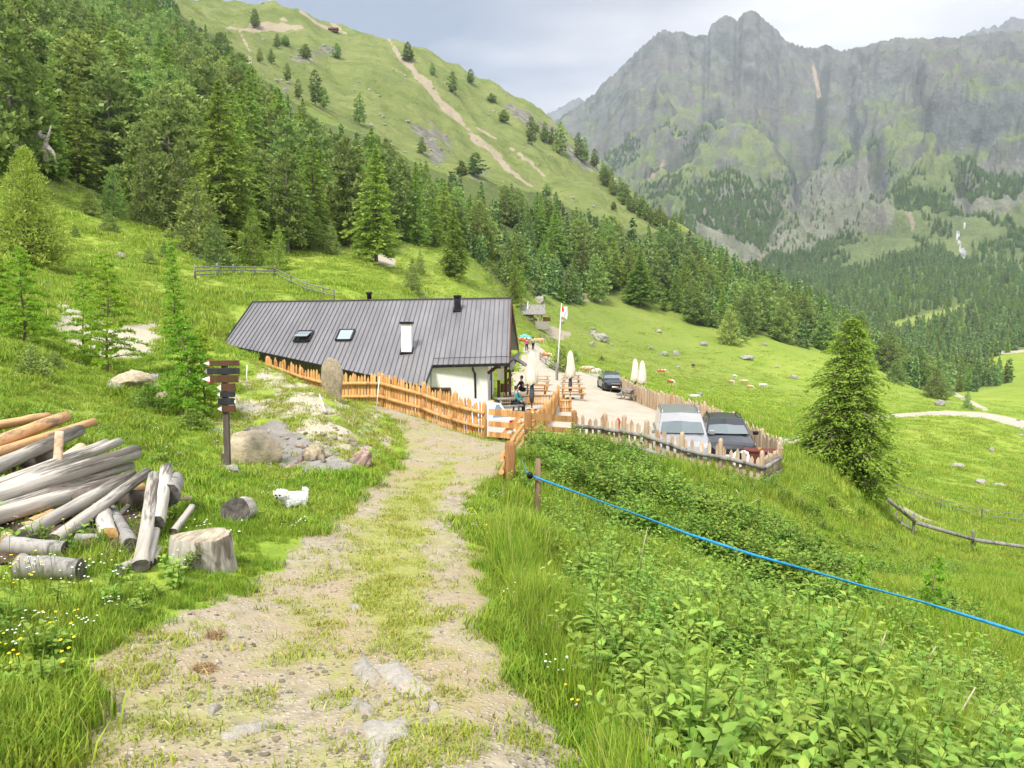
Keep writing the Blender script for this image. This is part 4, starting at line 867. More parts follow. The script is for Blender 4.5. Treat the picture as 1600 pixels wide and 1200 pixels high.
fc = [PY(949, 590, 66), PY(975, 605, 58), PY(1003, 622, 51), PY(1050, 648, 44), PY(1100, 680, 37.5), PY(1145, 700, 32.5), PY(1190, 727, 28.6), PY(1218, 735, 26)]
fence('board_fence', 'long reddish-brown board fence along the meadow side of the gravel yard', fc, (M_weath, M_weath, M_weath), sp=.16, pw=.15, h=1.2, var=.12, rails=(.9,), rr=.045, post_h=1.35, side=1)
fence('patio_fence', 'low orange picket fence across the terrace before the tables', [PY(788, 630, 42.5), PY(828, 630, 42.3), PY(870, 630, 42)], (M_orange,)*3, sp=.15, pw=.09, h=.62, var=.03, rails=(.12, .52), rr=.035, post_h=.75, pr=.06)
fence('patio_fence', 'orange picket fence running from the terrace corner down toward the plank gate', [PY(872, 632, 41.5), PY(866, 645, 35.5), PY(852, 662, 30), PY(832, 668, 28.5)], (M_orange,)*3, sp=.15, pw=.09, h=.95, var=.05, rails=(.3, .75), rr=.045, post_h=1.1)
fence('patio_fence', 'short orange picket panel beside the terrace corner, seen flat on', [PY(876, 640, 37.5), PY(891, 640, 37.8)], (M_orange,)*3, sp=.12, pw=.09, h=.68, var=.02, rails=(.2, .55), rr=.03, post_h=.75, pr=.06)
fence('patio_fence', 'orange picket fence directly behind the plank gate', [PY(775, 670, 27), PY(832, 668, 27.5)], (M_orange,)*3, sp=.17, pw=.09, h=.8, var=.04, rails=(.25, .65), rr=.04, post_h=.95)
lp = PY(768, 630, 33); posted(lp, 1.25, .14, 'thick round orange post standing before the white house corner', M_orange)
def railf(label, pts, m=M_grey, rails=(.45, .85), rr=.04, ph=1.05, pr=.055, name='rail_fence', side=-1): return fence(name, label, pts, (m, m, m), pw=0, rails=rails, rr=rr, post_h=ph, pr=pr, side=side)
railf('old grey plank fence on the slope above the left end of the roof', [G(305, 437, 40), G(340, 434, 40), G(365, 434, 40), G(398, 433, 40), G(430, 433, 40)], rails=(.35, .65, .95), rr=.055, ph=1.15, pr=.09)
railf('old grey rail fence dropping toward the roof ridge', [G(430, 433, 40), G(455, 447, 40), G(480, 459, 40), G(505, 466, 40), G(522, 470, 40)], rr=.045)
railf('short pale rail fence on the bank beside the tan dirt patch', [G(843, 527, 90), G(852, 532, 90), G(866, 537, 90)], rails=(.3, .6, .9), rr=.06)
railf('pale rail fence along the track below the flagpole', [G(844, 563, 60), G(853, 571, 60), G(862, 577, 60), G(872, 583, 60)], rails=(.3, .6, .9), rr=.045)
railf('nearer grey log rail fence crossing the steep right meadow', [PY(1345, 800, 34), PY(1368, 806, 37), PY(1427, 832, 38.5), PY(1519, 864, 39.5), PY(1612, 892, 40)], rails=(.7,), rr=.10, ph=1.25, pr=.07)
railf('farther thin wire and rail fence crossing the right meadow', [PY(1350, 768, 56), PY(1401, 786, 55), PY(1470, 806, 55), PY(1533, 830, 54), PY(1612, 855, 54)], rails=(.5, .85), rr=.022, ph=1.0, pr=.05)
fence('field_gate', 'small broken grey wooden gate leaning under the log rail fence', [PY(1378, 812, 36.9), PY(1405, 822, 37.6), PY(1422, 830, 38)], (M_grey,)*3, sp=.42, pw=.11, h=.72, var=.12, rails=(.3,), rr=.06, post_h=.9, posts=False)
railf('far fence line at the left edge below the young larches', [G(-10, 372, 30), G(20, 388, 30), G(48, 400, 30)], rr=.05)
# ------------------------------------------------------------------ parasols, tables, flag
def parasol(p, h, lab):
    root = thing('parasol', lab, 'parasol', p, 0, 'closed cream parasols around the yard'); mb = MB(); mb.tube([(0, 0, 0), (0, 0, h)], .03, 8); mb.build('pole', M_black, root, True)
    c_ = MB(); V = []; Fc = []; n = 24; prof = [(.03, .0), (.1, -.12), (.17, -.35), (.21, -.8), (.27, -1.25), (.30, -1.55), (.24, -1.72)]
    for r, z in prof:
        for k in range(n): a = 6.283*k/n; rr = r*(1+.17*math.sin(a*8/1+z*2)+.08*math.sin(a*3+z*4)); V.append((rr*math.cos(a), rr*math.sin(a), h+z*h/3.05+(0 if z > -1.6 else .06*math.sin(a*4))))
    for i in range(len(prof)-1):
        for k in range(n): j = (k+1) % n; Fc.append((i*n+k, i*n+j, i*n+n+j, i*n+n+k))
    Fc.append(tuple(range(n))); c_.raw(V, Fc); c_.build('canopy', M_cream, root, True)
    d_ = MB(); d_.lathe([(.05, 1.42), (.1, 1.2), (.13, .75), (.09, .42), (.03, .4)], 10, (0, 0, h-3.05+.0)); d_.build('tie_cover', M_slate, root, True)
    b_ = MB(); b_.lathe([(.28, 0), (.28, .06), (.05, .09)], 14); b_.build('base', M_black, root, True)
    return root
parasol(PY(831, 642, 38.6), 3.05, 'closed cream parasol inside the terrace, nearest to the house')
parasol(PY(891, 620, 48.5), 3.05, 'closed cream parasol over the benches in the middle of the yard')
parasol(PY(992, 618, 56), 2.95, 'left one of the two closed cream parasols at the board fence')
parasol(PY(1003, 620, 55), 2.9, 'right one of the two closed cream parasols at the board fence')
def bench_set(p, rz, lab, m, w_=1.9, grp='picnic tables with benches in the yard'):
    root = thing('picnic_table', lab, 'table', p, rz, grp); t = MB(); t.box((0, 0, .74), (w_, .68, .05)); t.build('table_top', m, root)
    for y in (-.62, .62): b_ = MB(); b_.box((0, y, .44), (w_, .26, .045)); b_.build('bench', m, root)
    for x in (-w_*.38, w_*.38):
        l = MB(); l.bar((x, -.28, .72), (x, -.5, 0), .08, .06); l.bar((x, .28, .72), (x, .5, 0), .08, .06); l.bar((x+.03, -.72, .39), (x+.03, .72, .39), .06, .07); l.build('leg', m, root)
    return root
for i, (px, py, y, w_) in enumerate(((895, 618, 47.5, 1.5), (893, 608, 53, 1.5), (893, 598, 59, 1.6), (893, 592, 66, 1.6))):
    bench_set(PY(px, py, y), .02, 'orange picnic table in the middle of the yard, '+['first', 'second', 'third', 'last'][i]+' row from the camera', M_weath if i else M_orange, w_)
for i, (px, py, y) in enumerate(((838, 610, 50), (842, 600, 56), (845, 592, 63))):
    bench_set(PY(px, py, y), .04, 'picnic table on the terrace behind the near parasol, '+['front', 'middle', 'back'][i]+' one', M_orange if i == 0 else M_weath, 1.5)
bench_set(PY(983, 615, 54), 1.25, 'dark weathered picnic table at the board fence under the two parasols', M_grey, 2.1)
bench_set(PY(966, 605, 59.5), 1.2, 'grey picnic table between the black estate car and the parasols', M_grey, 1.8)
bench_set(PY(793, 640, 38.5), .3, 'low terrace table where the person in teal sits', M_grey, 1.2)
def flag():
    p = PY(870, 581, 79); root = thing('flagpole', 'slim leaning white flagpole with a white and red flag on the meadow edge', 'flagpole', p); top = W(877.5, 474, 79)-p
    mb = MB(); mb.tube([(0, 0, -.3), tuple(top*.5), tuple(top)], [.07, .055, .04], 8); mb.build('pole', M_wpaint, root, True)
    bx = MB(); bx.box((.0, -.05, .8), (.28, .2, 1.9)); bx.build('base_box', M_grey, root)
    V = []; n = 9; mi = []
    for i in range(n):
        for j in range(n):
            a, b = i/(n-1), j/(n-1); V.append((top.x-.02+a*.62+.05*math.sin(b*5), top.y+.12*math.sin(a*7+b*3), top.z-.35-b*.95-a*.25-a*b*(.1)+(.25*a*(1-b))))
    f = [(i*n+j, i*n+j+1, (i+1)*n+j+1, (i+1)*n+j) for i in range(n-1) for j in range(n-1)]; mi = [0 if i < 3 and j < 4 else 1 for i in range(n-1) for j in range(n-1)]
    o = mk('flag', mesh_np('flag', V, f, [M_red, M_wpaint], True, fm=mi), root); s_ = o.modifiers.new('cloth', 'SOLIDIFY'); s_.thickness = .01
flag()
# ------------------------------------------------------------------ vehicles
M_tyre = simple('rubber', (.015, .015, .016), (.03, .03, .03), 20, .85); M_alloy = simple('alloy', (.45, .46, .48), (.55, .56, .58), 5, .35, .8)
M_plast = simple('black_plastic', (.02, .02, .022), (.035, .035, .038), 6, .6); M_lamp = glassm('lamp_glass', (.75, .78, .8), .1); M_tail = simple('tail_lamp', (.4, .01, .01), (.5, .02, .02), 5, .2)
M_cglass = glassm('car_glass', (.085, .115, .12), .05)
def vehicle(p, rz, kind, col, lab, name='parked_car', rails=True):
    root = thing(name, lab, 'car' if kind != 'van' else 'van', p, rz)
    if kind == 'van': Lc, hw, Hh = 4.4, .89, 1.82; st = [(-2.2,.70,.36,.55,.62),(-2.12,.80,.27,.68,.84),(-1.95,.86,.24,.78,.97),(-1.5,.885,.24,.86,1.07),(-1.15,.89,.24,.98,1.13),(-.3,.89,.24,1.02,1.13),(1.0,.89,.24,1.04,1.13),(2.0,.885,.26,1.04,1.13),(2.17,.84,.34,1.0,1.12)]; gh = [(-1.22,.80,1.11),(2.12,.80,1.11),(-.50,.66,1.74),(1.98,.68,1.76)]
    elif kind == 'suv': Lc, hw, Hh = 4.45, .91, 1.58; st = [(-2.22,.62,.36,.55,.66),(-2.14,.78,.26,.66,.80),(-1.95,.87,.24,.76,.88),(-1.4,.905,.24,.84,.96),(-.85,.91,.24,.93,1.02),(-.2,.91,.24,.97,1.02),(1.0,.91,.24,.99,1.03),(1.9,.89,.28,.98,1.03),(2.18,.80,.4,.92,1.0)]; gh = [(-.98,.80,1.0),(2.08,.76,1.01),(-.22,.62,1.52),(1.55,.60,1.51)]
    else: Lc, hw, Hh = 4.5, .88, 1.47; st = [(-2.25,.60,.33,.5,.6),(-2.15,.76,.22,.62,.74),(-1.9,.85,.2,.7,.82),(-1.3,.88,.2,.78,.9),(-.8,.88,.2,.86,.95),(0,.88,.2,.9,.95),(1.1,.88,.2,.92,.96),(1.95,.86,.25,.9,.96),(2.22,.76,.36,.84,.92)]; gh = [(-.92,.77,.93),(2.1,.74,.94),(-.15,.59,1.41),(1.6,.58,1.40)]
    ring = lambda y, w_, zb, zs, zt: [(x*s_, y, z) for s_, pts in ((-1, [(w_*.80, zb), (w_, zb+.12), (w_*1.0, (zb+zs)/2), (w_*.985, zs), (w_*.90, zt-.015), (w_*.5, zt+.02)]), (1, [(0.0, zt+.03), (w_*.5, zt+.02), (w_*.90, zt-.015), (w_*.985, zs), (w_*1.0, (zb+zs)/2), (w_, zb+.12), (w_*.80, zb)])) for x, z in pts]
    V = []; [V.extend(ring(*q)) for q in st]; n = 13; Fc = [(i*n+k, i*n+(k+1) % n, (i+1)*n+(k+1) % n, (i+1)*n+k) for i in range(len(st)-1) for k in range(n)]; Fc += [tuple(range(n))[::-1], tuple(range((len(st)-1)*n, len(st)*n))]
    mb = MB(); mb.raw(V, Fc)
    (y0, w0, z0_), (y1, w1, z1), (y2, w2, z2), (y3, w3, z3) = gh
    c8 = [(-w0, y0, z0_), (w0, y0, z0_), (w1, y1, z1), (-w1, y1, z1), (-w2, y2, z2), (w2, y2, z2), (w3, y3, z3), (-w3, y3, z3)]
    mid = [(0, y0-.06, z0_), (0, y1+.02, z1), (0, y2-.05, z2+.035), (0, y3+.03, z3+.03)]
    mb.raw(c8+mid, [(0, 8, 10, 4), (8, 1, 5, 10), (1, 2, 6, 5), (2, 9, 11, 6), (9, 3, 7, 11), (3, 0, 4, 7), (4, 10, 11, 7), (10, 5, 6, 11)])
    mb.build('body', col, root, False, .035)
    def quad(a, b, c_, d2, nm, m, par=root, off=.012, ins=.08):
        q = [Vector(v) for v in (a, b, c_, d2)]; ce = sum(q, Vector())/4; q = [v+(ce-v).normalized()*ins for v in q]; nr = (q[1]-q[0]).cross(q[2]-q[0]).normalized()
        if nr.dot(ce-Vector((0, .4, .9))) < 0: nr = -nr
        m2 = MB(); m2.raw([v+nr*off for v in q]+[v-nr*.01 for v in q], [(0, 1, 2, 3), (7, 6, 5, 4), (0, 4, 5, 1), (1, 5, 6, 2), (2, 6, 7, 3), (3, 7, 4, 0)]); return m2.build(nm, m, par)
    a = [Vector(v) for v in c8]; m_ = [Vector(v) for v in mid]
    V = [a[0], m_[0], a[1], a[5], m_[2], a[4]]
    wm = MB(); sh = lambda v, k: Vector((v.x*(.9 if abs(v.x) > .01 else 1), v.y-.02+(.05 if k else -.0), v.z+(-.05 if k else .05)))
    q = [sh(v, i > 2) for i, v in enumerate(V)]; q = [v+Vector((0, -.012, .012)) for v in q]; wm.raw(q+[v+Vector((0, .02, -.01)) for v in q], [(0, 1, 4, 5), (1, 2, 3, 4), (11, 10, 7, 6), (10, 9, 8, 7), (0, 6, 7, 1), (2, 8, 9, 3), (5, 11, 6, 0)]); wm.build('windshield', M_cglass, root)
    quad(a[3], a[2], a[6], a[7], 'rear_window', M_cglass)
    for s_, (b0, b1, t1, t0) in ((-1, (a[0], a[3], a[7], a[4])), (1, (a[1], a[2], a[6], a[5]))):
        for f0, f1 in ((.0, .42), (.42, .74), (.74, 1.)): quad(b0.lerp(b1, f0), b0.lerp(b1, f1), t0.lerp(t1, f1), t0.lerp(t1, f0), 'side_window', M_cglass, ins=.05)
    yf = st[0][0]; zt = st[1][4]
    for s_ in (-1, 1):
        h_ = MB(); w_ = st[2][1]; h_.raw([(s_*w_*.52, st[1][0]-.02, zt-.14), (s_*w_*.97, st[2][0]+.04, zt-.10), (s_*w_*.97, st[2][0]+.1, zt+.04), (s_*w_*.6, st[1][0]+.0, zt+.01), (s_*w_*.52, st[1][0]+.1, zt-.14), (s_*w_*.9, st[2][0]+.2, zt-.10), (s_*w_*.9, st[2][0]+.24, zt+.03), (s_*w_*.6, st[1][0]+.15, zt+.0)], [(0, 1, 2, 3), (7, 6, 5, 4), (0, 4, 5, 1), (1, 5, 6, 2), (2, 6, 7, 3), (3, 7, 4, 0)]); h_.build('headlight', M_lamp, root)
        t_ = MB(); t_.box((s_*(st[-1][1]-.05), st[-1][0]-.03, st[-1][3]-.12), (.14, .12, .3)); t_.build('tail_light', M_tail, root)
        mi = MB(); mi.box((s_*(hw+.10), gh[0][0]+.28, gh[0][2]+.06), (.2, .1, .15)); mi.build('mirror', col if kind != 'wagon' else M_plast, root, False, .03)
        for yw in (-Lc*.315, Lc*.29):
            wh = mk('wheel', None, root); wh.location = (s_*(hw-.1), yw, .33); wh.empty_display_size = .1
            ty = MB(); ty.lathe([(.2, -.11), (.31, -.115), (.335, -.08), (.335, .08), (.31, .115), (.2, .11)], 22, ax='x'); ty.build('tyre', M_tyre, wh, True)
            ri = MB(); ri.lathe([(.02, s_*.08), (.06, s_*.10), (.19, s_*.112), (.21, s_*.10), (.2, s_*.06)], 18, ax='x'); ri.build('rim', M_alloy, wh, True)
    gr = MB(); gw = .32 if kind == 'suv' else .42; gr.box((0, yf+.02, st[0][3]+.02), (gw*2, .06, .26 if kind == 'suv' else .12)); gr.box((0, yf+.06, st[0][2]+.0), (hw*1.5, .08, .14)); gr.build('grille', M_plast, root, False, .02)
    pl = MB(); pl.box((0, yf-.02, .44), (.5, .02, .11)); pl.build('number_plate', M_wpaint, root)
    if kind == 'suv':
        for k in range(4): pass
    if rails and kind != 'sedan':
        for s_ in (-1, 1): r_ = MB(); r_.tube([(s_*w2*.93, y2+.15, z2+.02), (s_*w2*.93, y2+.3, z2+.085), (s_*w3*.93, y3-.3, z3+.085), (s_*w3*.93, y3-.12, z3+.02)], .02, 6); r_.build('roof_rail', M_plast if kind == 'suv' else M_alloy, root, True)
    for s_ in (-1, 1): w_ = MB(); w_.bar((s_*.1, y0-.08, z0_+.02), (s_*.1+.5, y0+.0, z0_+.05), .02, .02); w_.build('wiper', M_plast, root)
    return root
def facing(x0_, y0_, x1_, y1_): return math.atan2(x0_-x1_, -(y0_-y1_))*1.0    # rotation that points local -Y from rear (x1,y1) to front (x0,y0)
M_silver = paint('silver_paint', (.36, .355, .36), .35); M_blk = paint('black_paint', (.012, .014, .02), .1); M_wcar = paint('white_car_paint', (.72, .74, .76), 0)
def park(pxf, yf, pxr, yr, kind, col, lab, dz=0):
    a, b = PY(pxf, 600, yf), PY(pxr, 600, yr); c_ = (a+b)/2; z = max(float(H(c_.x, c_.y)), (a.z+b.z)/2); return vehicle((c_.x, c_.y, z+dz), facing(a.x, a.y, b.x, b.y), kind, col, lab)
park(1071, 24.6, 1057, 29, 'van', M_silver, 'silver family van with roof rails parked behind the picket fence')
park(1146, 26.6, 1124, 31, 'suv', M_blk, 'shiny black SUV parked beside the silver van')
park(961, 59, 949, 63.2, 'wagon', M_blk, 'small black estate car parked far across the yard by the board fence')
park(706, 29.5, 758, 26.6, 'sedan', M_wcar, 'white car with a red tail lamp half hidden behind the orange fence and gate')
def box_trailer():
    p = PY(1187, 705, 25.6, 0); root = thing('storage_box', 'red-brown wooden storage box with a lid beside the black SUV', 'box', p, -.35); M_rb = woodmat('red_brown_wood', (.10, .025, .018), (.19, .06, .04))
    mb = MB(); mb.box((0, 0, .35), (.95, .6, .7)); mb.build('body', M_rb, root, False, .01); l = MB(); l.box((0, 0, .735), (1.02, .66, .06)); l.build('lid', M_rb, root, False, .01); k = MB(); k.lathe([(.05, 0), (.06, .06), (.02, .08)], 8, (0, -.1, .765)); k.build('handle', M_orange, root)
box_trailer()
def ringframe(p, rz, lab, s_=1):
    root = thing('ring_frame', lab, 'frame', p, rz); mb = MB(); pts = [(math.copysign(abs(math.cos(a))**.6, math.cos(a))*.22*s_, 0, .62+math.copysign(abs(math.sin(a))**.6, math.sin(a))*.22*s_) for a in np.linspace(0, 6.283, 25)]
    mb.tube(pts, [.055+.012*math.sin(i*2.7) for i in range(25)], 8, False); mb.build('ring', M_wpaint, root, True); q = MB(); q.tube([(0, .03, -.3), (0, .03, .42)], .035, 8); q.build('post', M_grey, root, True); 
ringframe(PY(1158, 715, 23.4), .1, 'white square ring on a post between the SUV and the picket fence'); ringframe(PY(1211, 705, 25.2), 1.2, 'white round ring at the corner of the picket fence', .75)
def birch():
    a = PY(1033, 643, 46.5)+Vector((0, 0, .26)); b = PY(1056, 646, 44.5)+Vector((0, 0, .26)); m, nt, bb = newmat('birch_bark'); v = coords(nt, 'Object', (1, 1, 1)); n = noise(nt, 3.2, 5, .7, v, 1.5)
    nt.links.new(ramp(nt, n, (.46, (.05, .045, .04)), (.52, (.62, .58, .50))), bb.inputs['Base Color']); mb = MB(); mb.tube([Vector((0, 0, 0)), (b-a)*.5, (b-a)], [.24, .27, .25], 14); tag(mb.build('log', m, None, True, 0, a), 'fat black and white striped log lying at the yard edge by the board fence', 'log')
birch()
def hydrant():
    p = PY(966, 668, 31.5); root = thing('hydrant', 'small red hydrant behind the picket fence', 'hydrant', p); mb = MB(); mb.lathe([(.1, 0), (.1, .04), (.065, .06), (.065, .5), (.09, .52), (.085, .6), (.04, .68), (.0, .7)], 14); mb.build('body', M_red, root, True); a = MB(); a.lathe([(.045, -.14), (.045, .14)], 10, (0, 0, .46), 'x'); a.build('outlet', M_red, root)
hydrant()
# ------------------------------------------------------------------ log hut up the track
def hut():
    p = G(832, 506, 120); y = p.y; s = y/1209; root = thing('log_hut', 'small old log hut with a shingle roof and dark gable on the slope', 'hut', p)
    Lh = 9.5; x0_, x1_ = -6.4, 2.2; zt = 4.1; ze = 2.0; dp = 2.6
    mb = MB()
    for sg in (-1, 1):
        a = [(x0_-.4, dp, zt), (x1_+.6, dp, zt), (x1_+.6, dp+sg*3.0, ze), (x0_-.4, dp+sg*3.0, ze)]; mb.raw(a+[(q[0], q[1], q[2]-.14) for q in a], [(0, 1, 2, 3), (7, 6, 5, 4), (0, 4, 5, 1), (1, 5, 6, 2), (2, 6, 7, 3), (3, 7, 4, 0)])
    mb.build('roof', M_grey, root)
    wl = MB()
    for k in range(9): wl.tube([(x0_, .1, -.4+k*.29), (x1_-2.0, .1, -.4+k*.29)], .15, 7)
    wl.prism([(.1, -.5), (5.1, -.5), (5.1, ze+.1), (2.6, zt-.2), (.1, ze+.1)], x1_-2.2, x1_-2.0, 'x'); wl.build('wall', M_post, root)
    gb = MB(); gb.prism([(.0, ze), (5.2, ze), (2.6, zt-.15)], x1_-.1, x1_, 'x'); gb.build('gable', M_brown, root)
    st = MB()
    for x, y_ in ((x1_-.1, .15), (x1_-1.0, .1), (x1_-.1, 5.)): st.box((x, y_, .8), (.22, .22, 2.6))
    st.box((x1_-1.0, .1, .5), (2.0, .1, .12)); st.build('porch_post', M_weath, root)
    ch = MB(); ch.lathe([(.14, 0), (.14, 1.5), (.2, 1.52), (.2, 1.7)], 10, (-1.0, .9, 3.0)); ch.build('chimney', M_wpaint, root)
    wn = MB(); wn.box((-2.2, -.08, 1.0), (1.5, .06, 1.1)); wn.build('window', M_orange, root)
    sw = MB(); sw.box((2.0, -.6, -.4), (2.8, .5, 1.6)); sw.build('stone_base', M_rock, root)
    dk = MB(); dk.box((3.0, .2, .9), (1.8, .08, .9)); dk.build('deck_rail', M_brown, root)
hut()
def tarp():
    p = G(817, 531, 100); me = rock_mesh(71, 3, .5, .5, simple('teal_tarp', (.03, .30, .30), (.20, .60, .58), 6, .5, 0, .4)); o = mk('tarpaulin', me, None, p+Vector((0, 0, .4))); o.scale = (1.3, 1, .8); tag(o, 'crumpled teal tarpaulin over a pile beside the track', 'tarpaulin')
tarp()
def small_hut():
    p = G(521, 50, 450); root = thing('hut', 'tiny brown hut high on the green mountainside', 'hut', p); s_ = 1
    mb = MB(); mb.box((0, 0, .8), (7, 4, 2)); mb.build('wall', M_brown, root); r = MB(); r.prism([(-2.6, 1.7), (2.6, 1.7), (0, 3.6)], -4, 4, 'x'); r.build('roof', M_brown, root)
small_hut()
def stone_hut():
    p = G(1168, 562, 100); o = rock(p, 4.6, 3, 1.9, 'g', 'large grey roof-shaped boulder in the pasture right of the cows', rz=.1)
    a = MB(); s = p.y/1209
stone_hut()
# ------------------------------------------------------------------ rocks of the place
o = rock(PY(521, 626, 20.6), .60, .34, 1.15, 'y', 'tall upright tan boulder standing before the orange fence', rz=.15, me=rock_mesh(5, 4, .8, .3, M_rocky, .8), tilt=(0, -.12), sink=.12)
rock(PY(374, 0, 14.75), 1.08, .7, .85, 'y', 'broad rounded tan boulder behind the signpost', rz=.3, me=rock_mesh(8, 4, .75, .25, M_rocky, .75), sink=.3)
rock(PY(357, 757, 13.3), .52, .3, .22, 'g', 'flat pale stone at the foot of the signpost', rz=-.35)
rock(PY(565, 733, 14.7), .42, .36, .42, 'r', 'purple-red rock at the lower edge of the mound')
rock(PY(492, 726, 15.0), .5, .36, .42, 'y', 'yellowish block among the stones below the mound')
rock(PY(381, 690, 15.8), .42, .36, .34, 'r', 'brownish round stone in the pit right of the signpost')
rock(PY(394, 693, 15.4), .2, .16, .28, 'y', 'small pointed ochre stone in the pit', tilt=(.2, .3))
g = np.random.default_rng(31)
for i in range(70):
    px, y = g.uniform(385, 545), g.uniform(14.2, 17.2); p = PY(px, 0, y); s_ = g.uniform(.06, .17)
    rock(p, s_, s_*g.uniform(.6, 1), s_*g.uniform(.5, .9), 'gyrg'[int(g.integers(4))], 'broken stone in the rubble pit below the mound', group='broken stones in the rubble pit below the mound')
for i in range(12):
    px, y = g.uniform(430, 640), g.uniform(15.5, 22.5); p = PY(px, 0, y); s_ = g.uniform(.06, .17)
    if dmound is not None: rock(p, s_, s_*.8, s_*.55, 'yg'[int(g.integers(2))], 'pale stone lying on the bare mound', group='pale stones on the bare mound')
for px, py, w_, h_, k, lab in ((204, 600, 1.0, .5, 'y', 'wide tan boulder between the young larches'), (232, 606, .5, .3, 'y', 'smaller tan stone right of the larch boulder'), (180, 606, .5, .3, 'g', 'grey stone at the foot of the middle larch'), (242, 590, .4, .3, 'g', 'grey stone under the right larch'),
    (150, 505, .5, .4, 'y', 'pale stone on the gravel scar left'), (300, 590, .5, .35, 'g', 'grey stone beside the slim larch'), (255, 620, .4, .25, 'y', 'half sunk stone below the slim larch')):
    rock(G(px, py+6, 12), w_, w_*.7, h_, k, lab)
for px, py, w_, h_, lab in ((939, 533, 26, 14, 'largest grey boulder in the pasture right of the flagpole'), (925, 524, 14, 9, 'grey rock just above the largest pasture boulder'), (927, 516, 12, 6, 'flat rock topmost of the pasture boulder cluster'), (924, 541, 11, 8, 'small rock left below the pasture boulder cluster'),
    (843, 474, 22, 12, 'big grey boulder on the slope above the log hut'), (1028, 519, 12, 5, 'flat stone high in the pasture'), (1018, 546, 10, 6, 'grey stone in the middle of the pasture'), (1040, 556, 14, 8, 'grey stone in the pasture above the cows'), (1056, 556, 12, 9, 'pale stone beside the grazing cows'),
    (1100, 540, 16, 8, 'grey stone right of the pasture under the lone pine'), (1128, 528, 10, 5, 'small stone below the lone pine'), (1093, 619, 13, 7, 'pale stone beyond the board fence'), (1082, 621, 8, 5, 'small white stone beyond the board fence'), (1240, 592, 13, 7, 'pale rock left of the tall spruce'), (1195, 540, 10, 5, 'flat rock below the forest edge'),
    (1470, 635, 22, 12, 'grey rubble heap beside the gravel road'), (1550, 706, 10, 9, 'upright pale rock in the right meadow'), (1498, 731, 24, 8, 'long flat rock in the right meadow'), (1534, 757, 26, 9, 'pale rock ledge in the right meadow'), (1562, 762, 22, 8, 'pale rock ledge right of its twin in the meadow'),
    (765, 476, 18, 5, 'flat stone above the roof ridge'), (560, 472, 14, 5, 'flat pale stone behind the ridge'), (190, 405, 18, 12, 'pale stone under the pine group on the left slope'), (660, 468, 16, 5, 'pale stone below the small spruce'), (878, 505, 10, 7, 'stone at the dirt patch edge')):
    p = G(px, py, 30); s_ = p.y/1209; rock(p, w_*s_, w_*s_*.7, h_*s_*1.3, 'g', lab)
for i in range(70):
    px, py = g.uniform(830, 1600), g.uniform(470, 700); 
    if py < np.interp(px, [830, 1000, 1200, 1400, 1600], [470, 490, 545, 600, 640])+6: continue
    p = G(px, py, 30)
    if p.y < 70 or H(0, 0) is None or poly_d(lot_poly, np.array([px]), np.array([py]))[0] > -6 : continue
    s_ = g.uniform(3, 8)*p.y/1209; rock(p, s_, s_*.7, s_*.55, 'g', 'small grey stone scattered over the pasture', group='small stones scattered over the pasture')
# slabs in the path
def slab(pts, y_lab, h=.035, m='f'):
    c_ = G(sum(p[0] for p in pts)/len(pts), sum(p[1] for p in pts)/len(pts)); q = [G(*p)-c_ for p in pts]
    n = len(q); cen_ = Vector((0, 0, h)); V = []; Fc = []; rings = ((1.03, -.05), (.97, .2), (.85, .75), (.5, 1.), (.0, 1.05)); den = 6; out_ = []
    for i in range(n):
        for k in range(den):
            t = k/den; a = q[i].lerp(q[(i+1) % n], t); a = a*(1+.09*float(pn(a.x*9, a.y*9, 3))+.05*float(pn(a.x*25, a.y*25, 5))); out_.append(a)
    m_ = len(out_)
    for r, hh in rings:
        for a in out_: x, y = a.x*r, a.y*r; V.append((x, y, float(H(c_.x+x, c_.y+y))-c_.z+(hh*h-.012)*(1+.5*float(pn(x*6+9, y*6, 7)))+.012*float(fbm(x*14, y*5, 3, 2))*(hh > .1)))
    for i in range(len(rings)-1):
        for k in range(m_): j = (k+1) % m_; Fc.append((i*m_+k, i*m_+j, (i+1)*m_+j, (i+1)*m_+k))
    o = mk('stone_slab', mesh_np('stone_slab', V, Fc, M_flag, True), None, c_); tag(o, y_lab, 'rock')
slab([(575,1040),(620,1034),(655,1060),(684,1084),(650,1090),(622,1082),(600,1066)], 'large pale bedrock slab in the dirt path')
slab([(545,1042),(568,1030),(584,1038),(600,1062),(588,1076),(562,1066)], 'flat pale slab left of the large bedrock slab')
slab([(555,1092),(575,1095),(588,1110),(580,1125),(560,1115),(545,1100)], 'small weathered slab piece just below the large slab')
slab([(560,1130),(600,1128),(640,1122),(642,1150),(615,1160),(608,1185),(590,1210),(575,1195),(568,1160)], 'forked pale slab at the bottom edge of the path')
slab([(668,1098),(684,1096),(688,1112),(672,1118)], 'small grey stone right of the slabs in the path')
slab([(340,1150),(362,1140),(395,1130),(428,1124),(436,1132),(410,1145),(375,1155),(345,1160)], 'long pale sunken slab at the left of the path')
slab([(322,1112),(345,1100),(350,1106),(332,1118)], 'small pale stone left in the path'); slab([(536,1140),(546,1138),(552,1148),(540,1152)], 'tiny pale stone left of the forked slab', .03)
slab([(545,945),(560,942),(566,952),(550,956)], 'tiny grey stone in the middle of the path', .03)
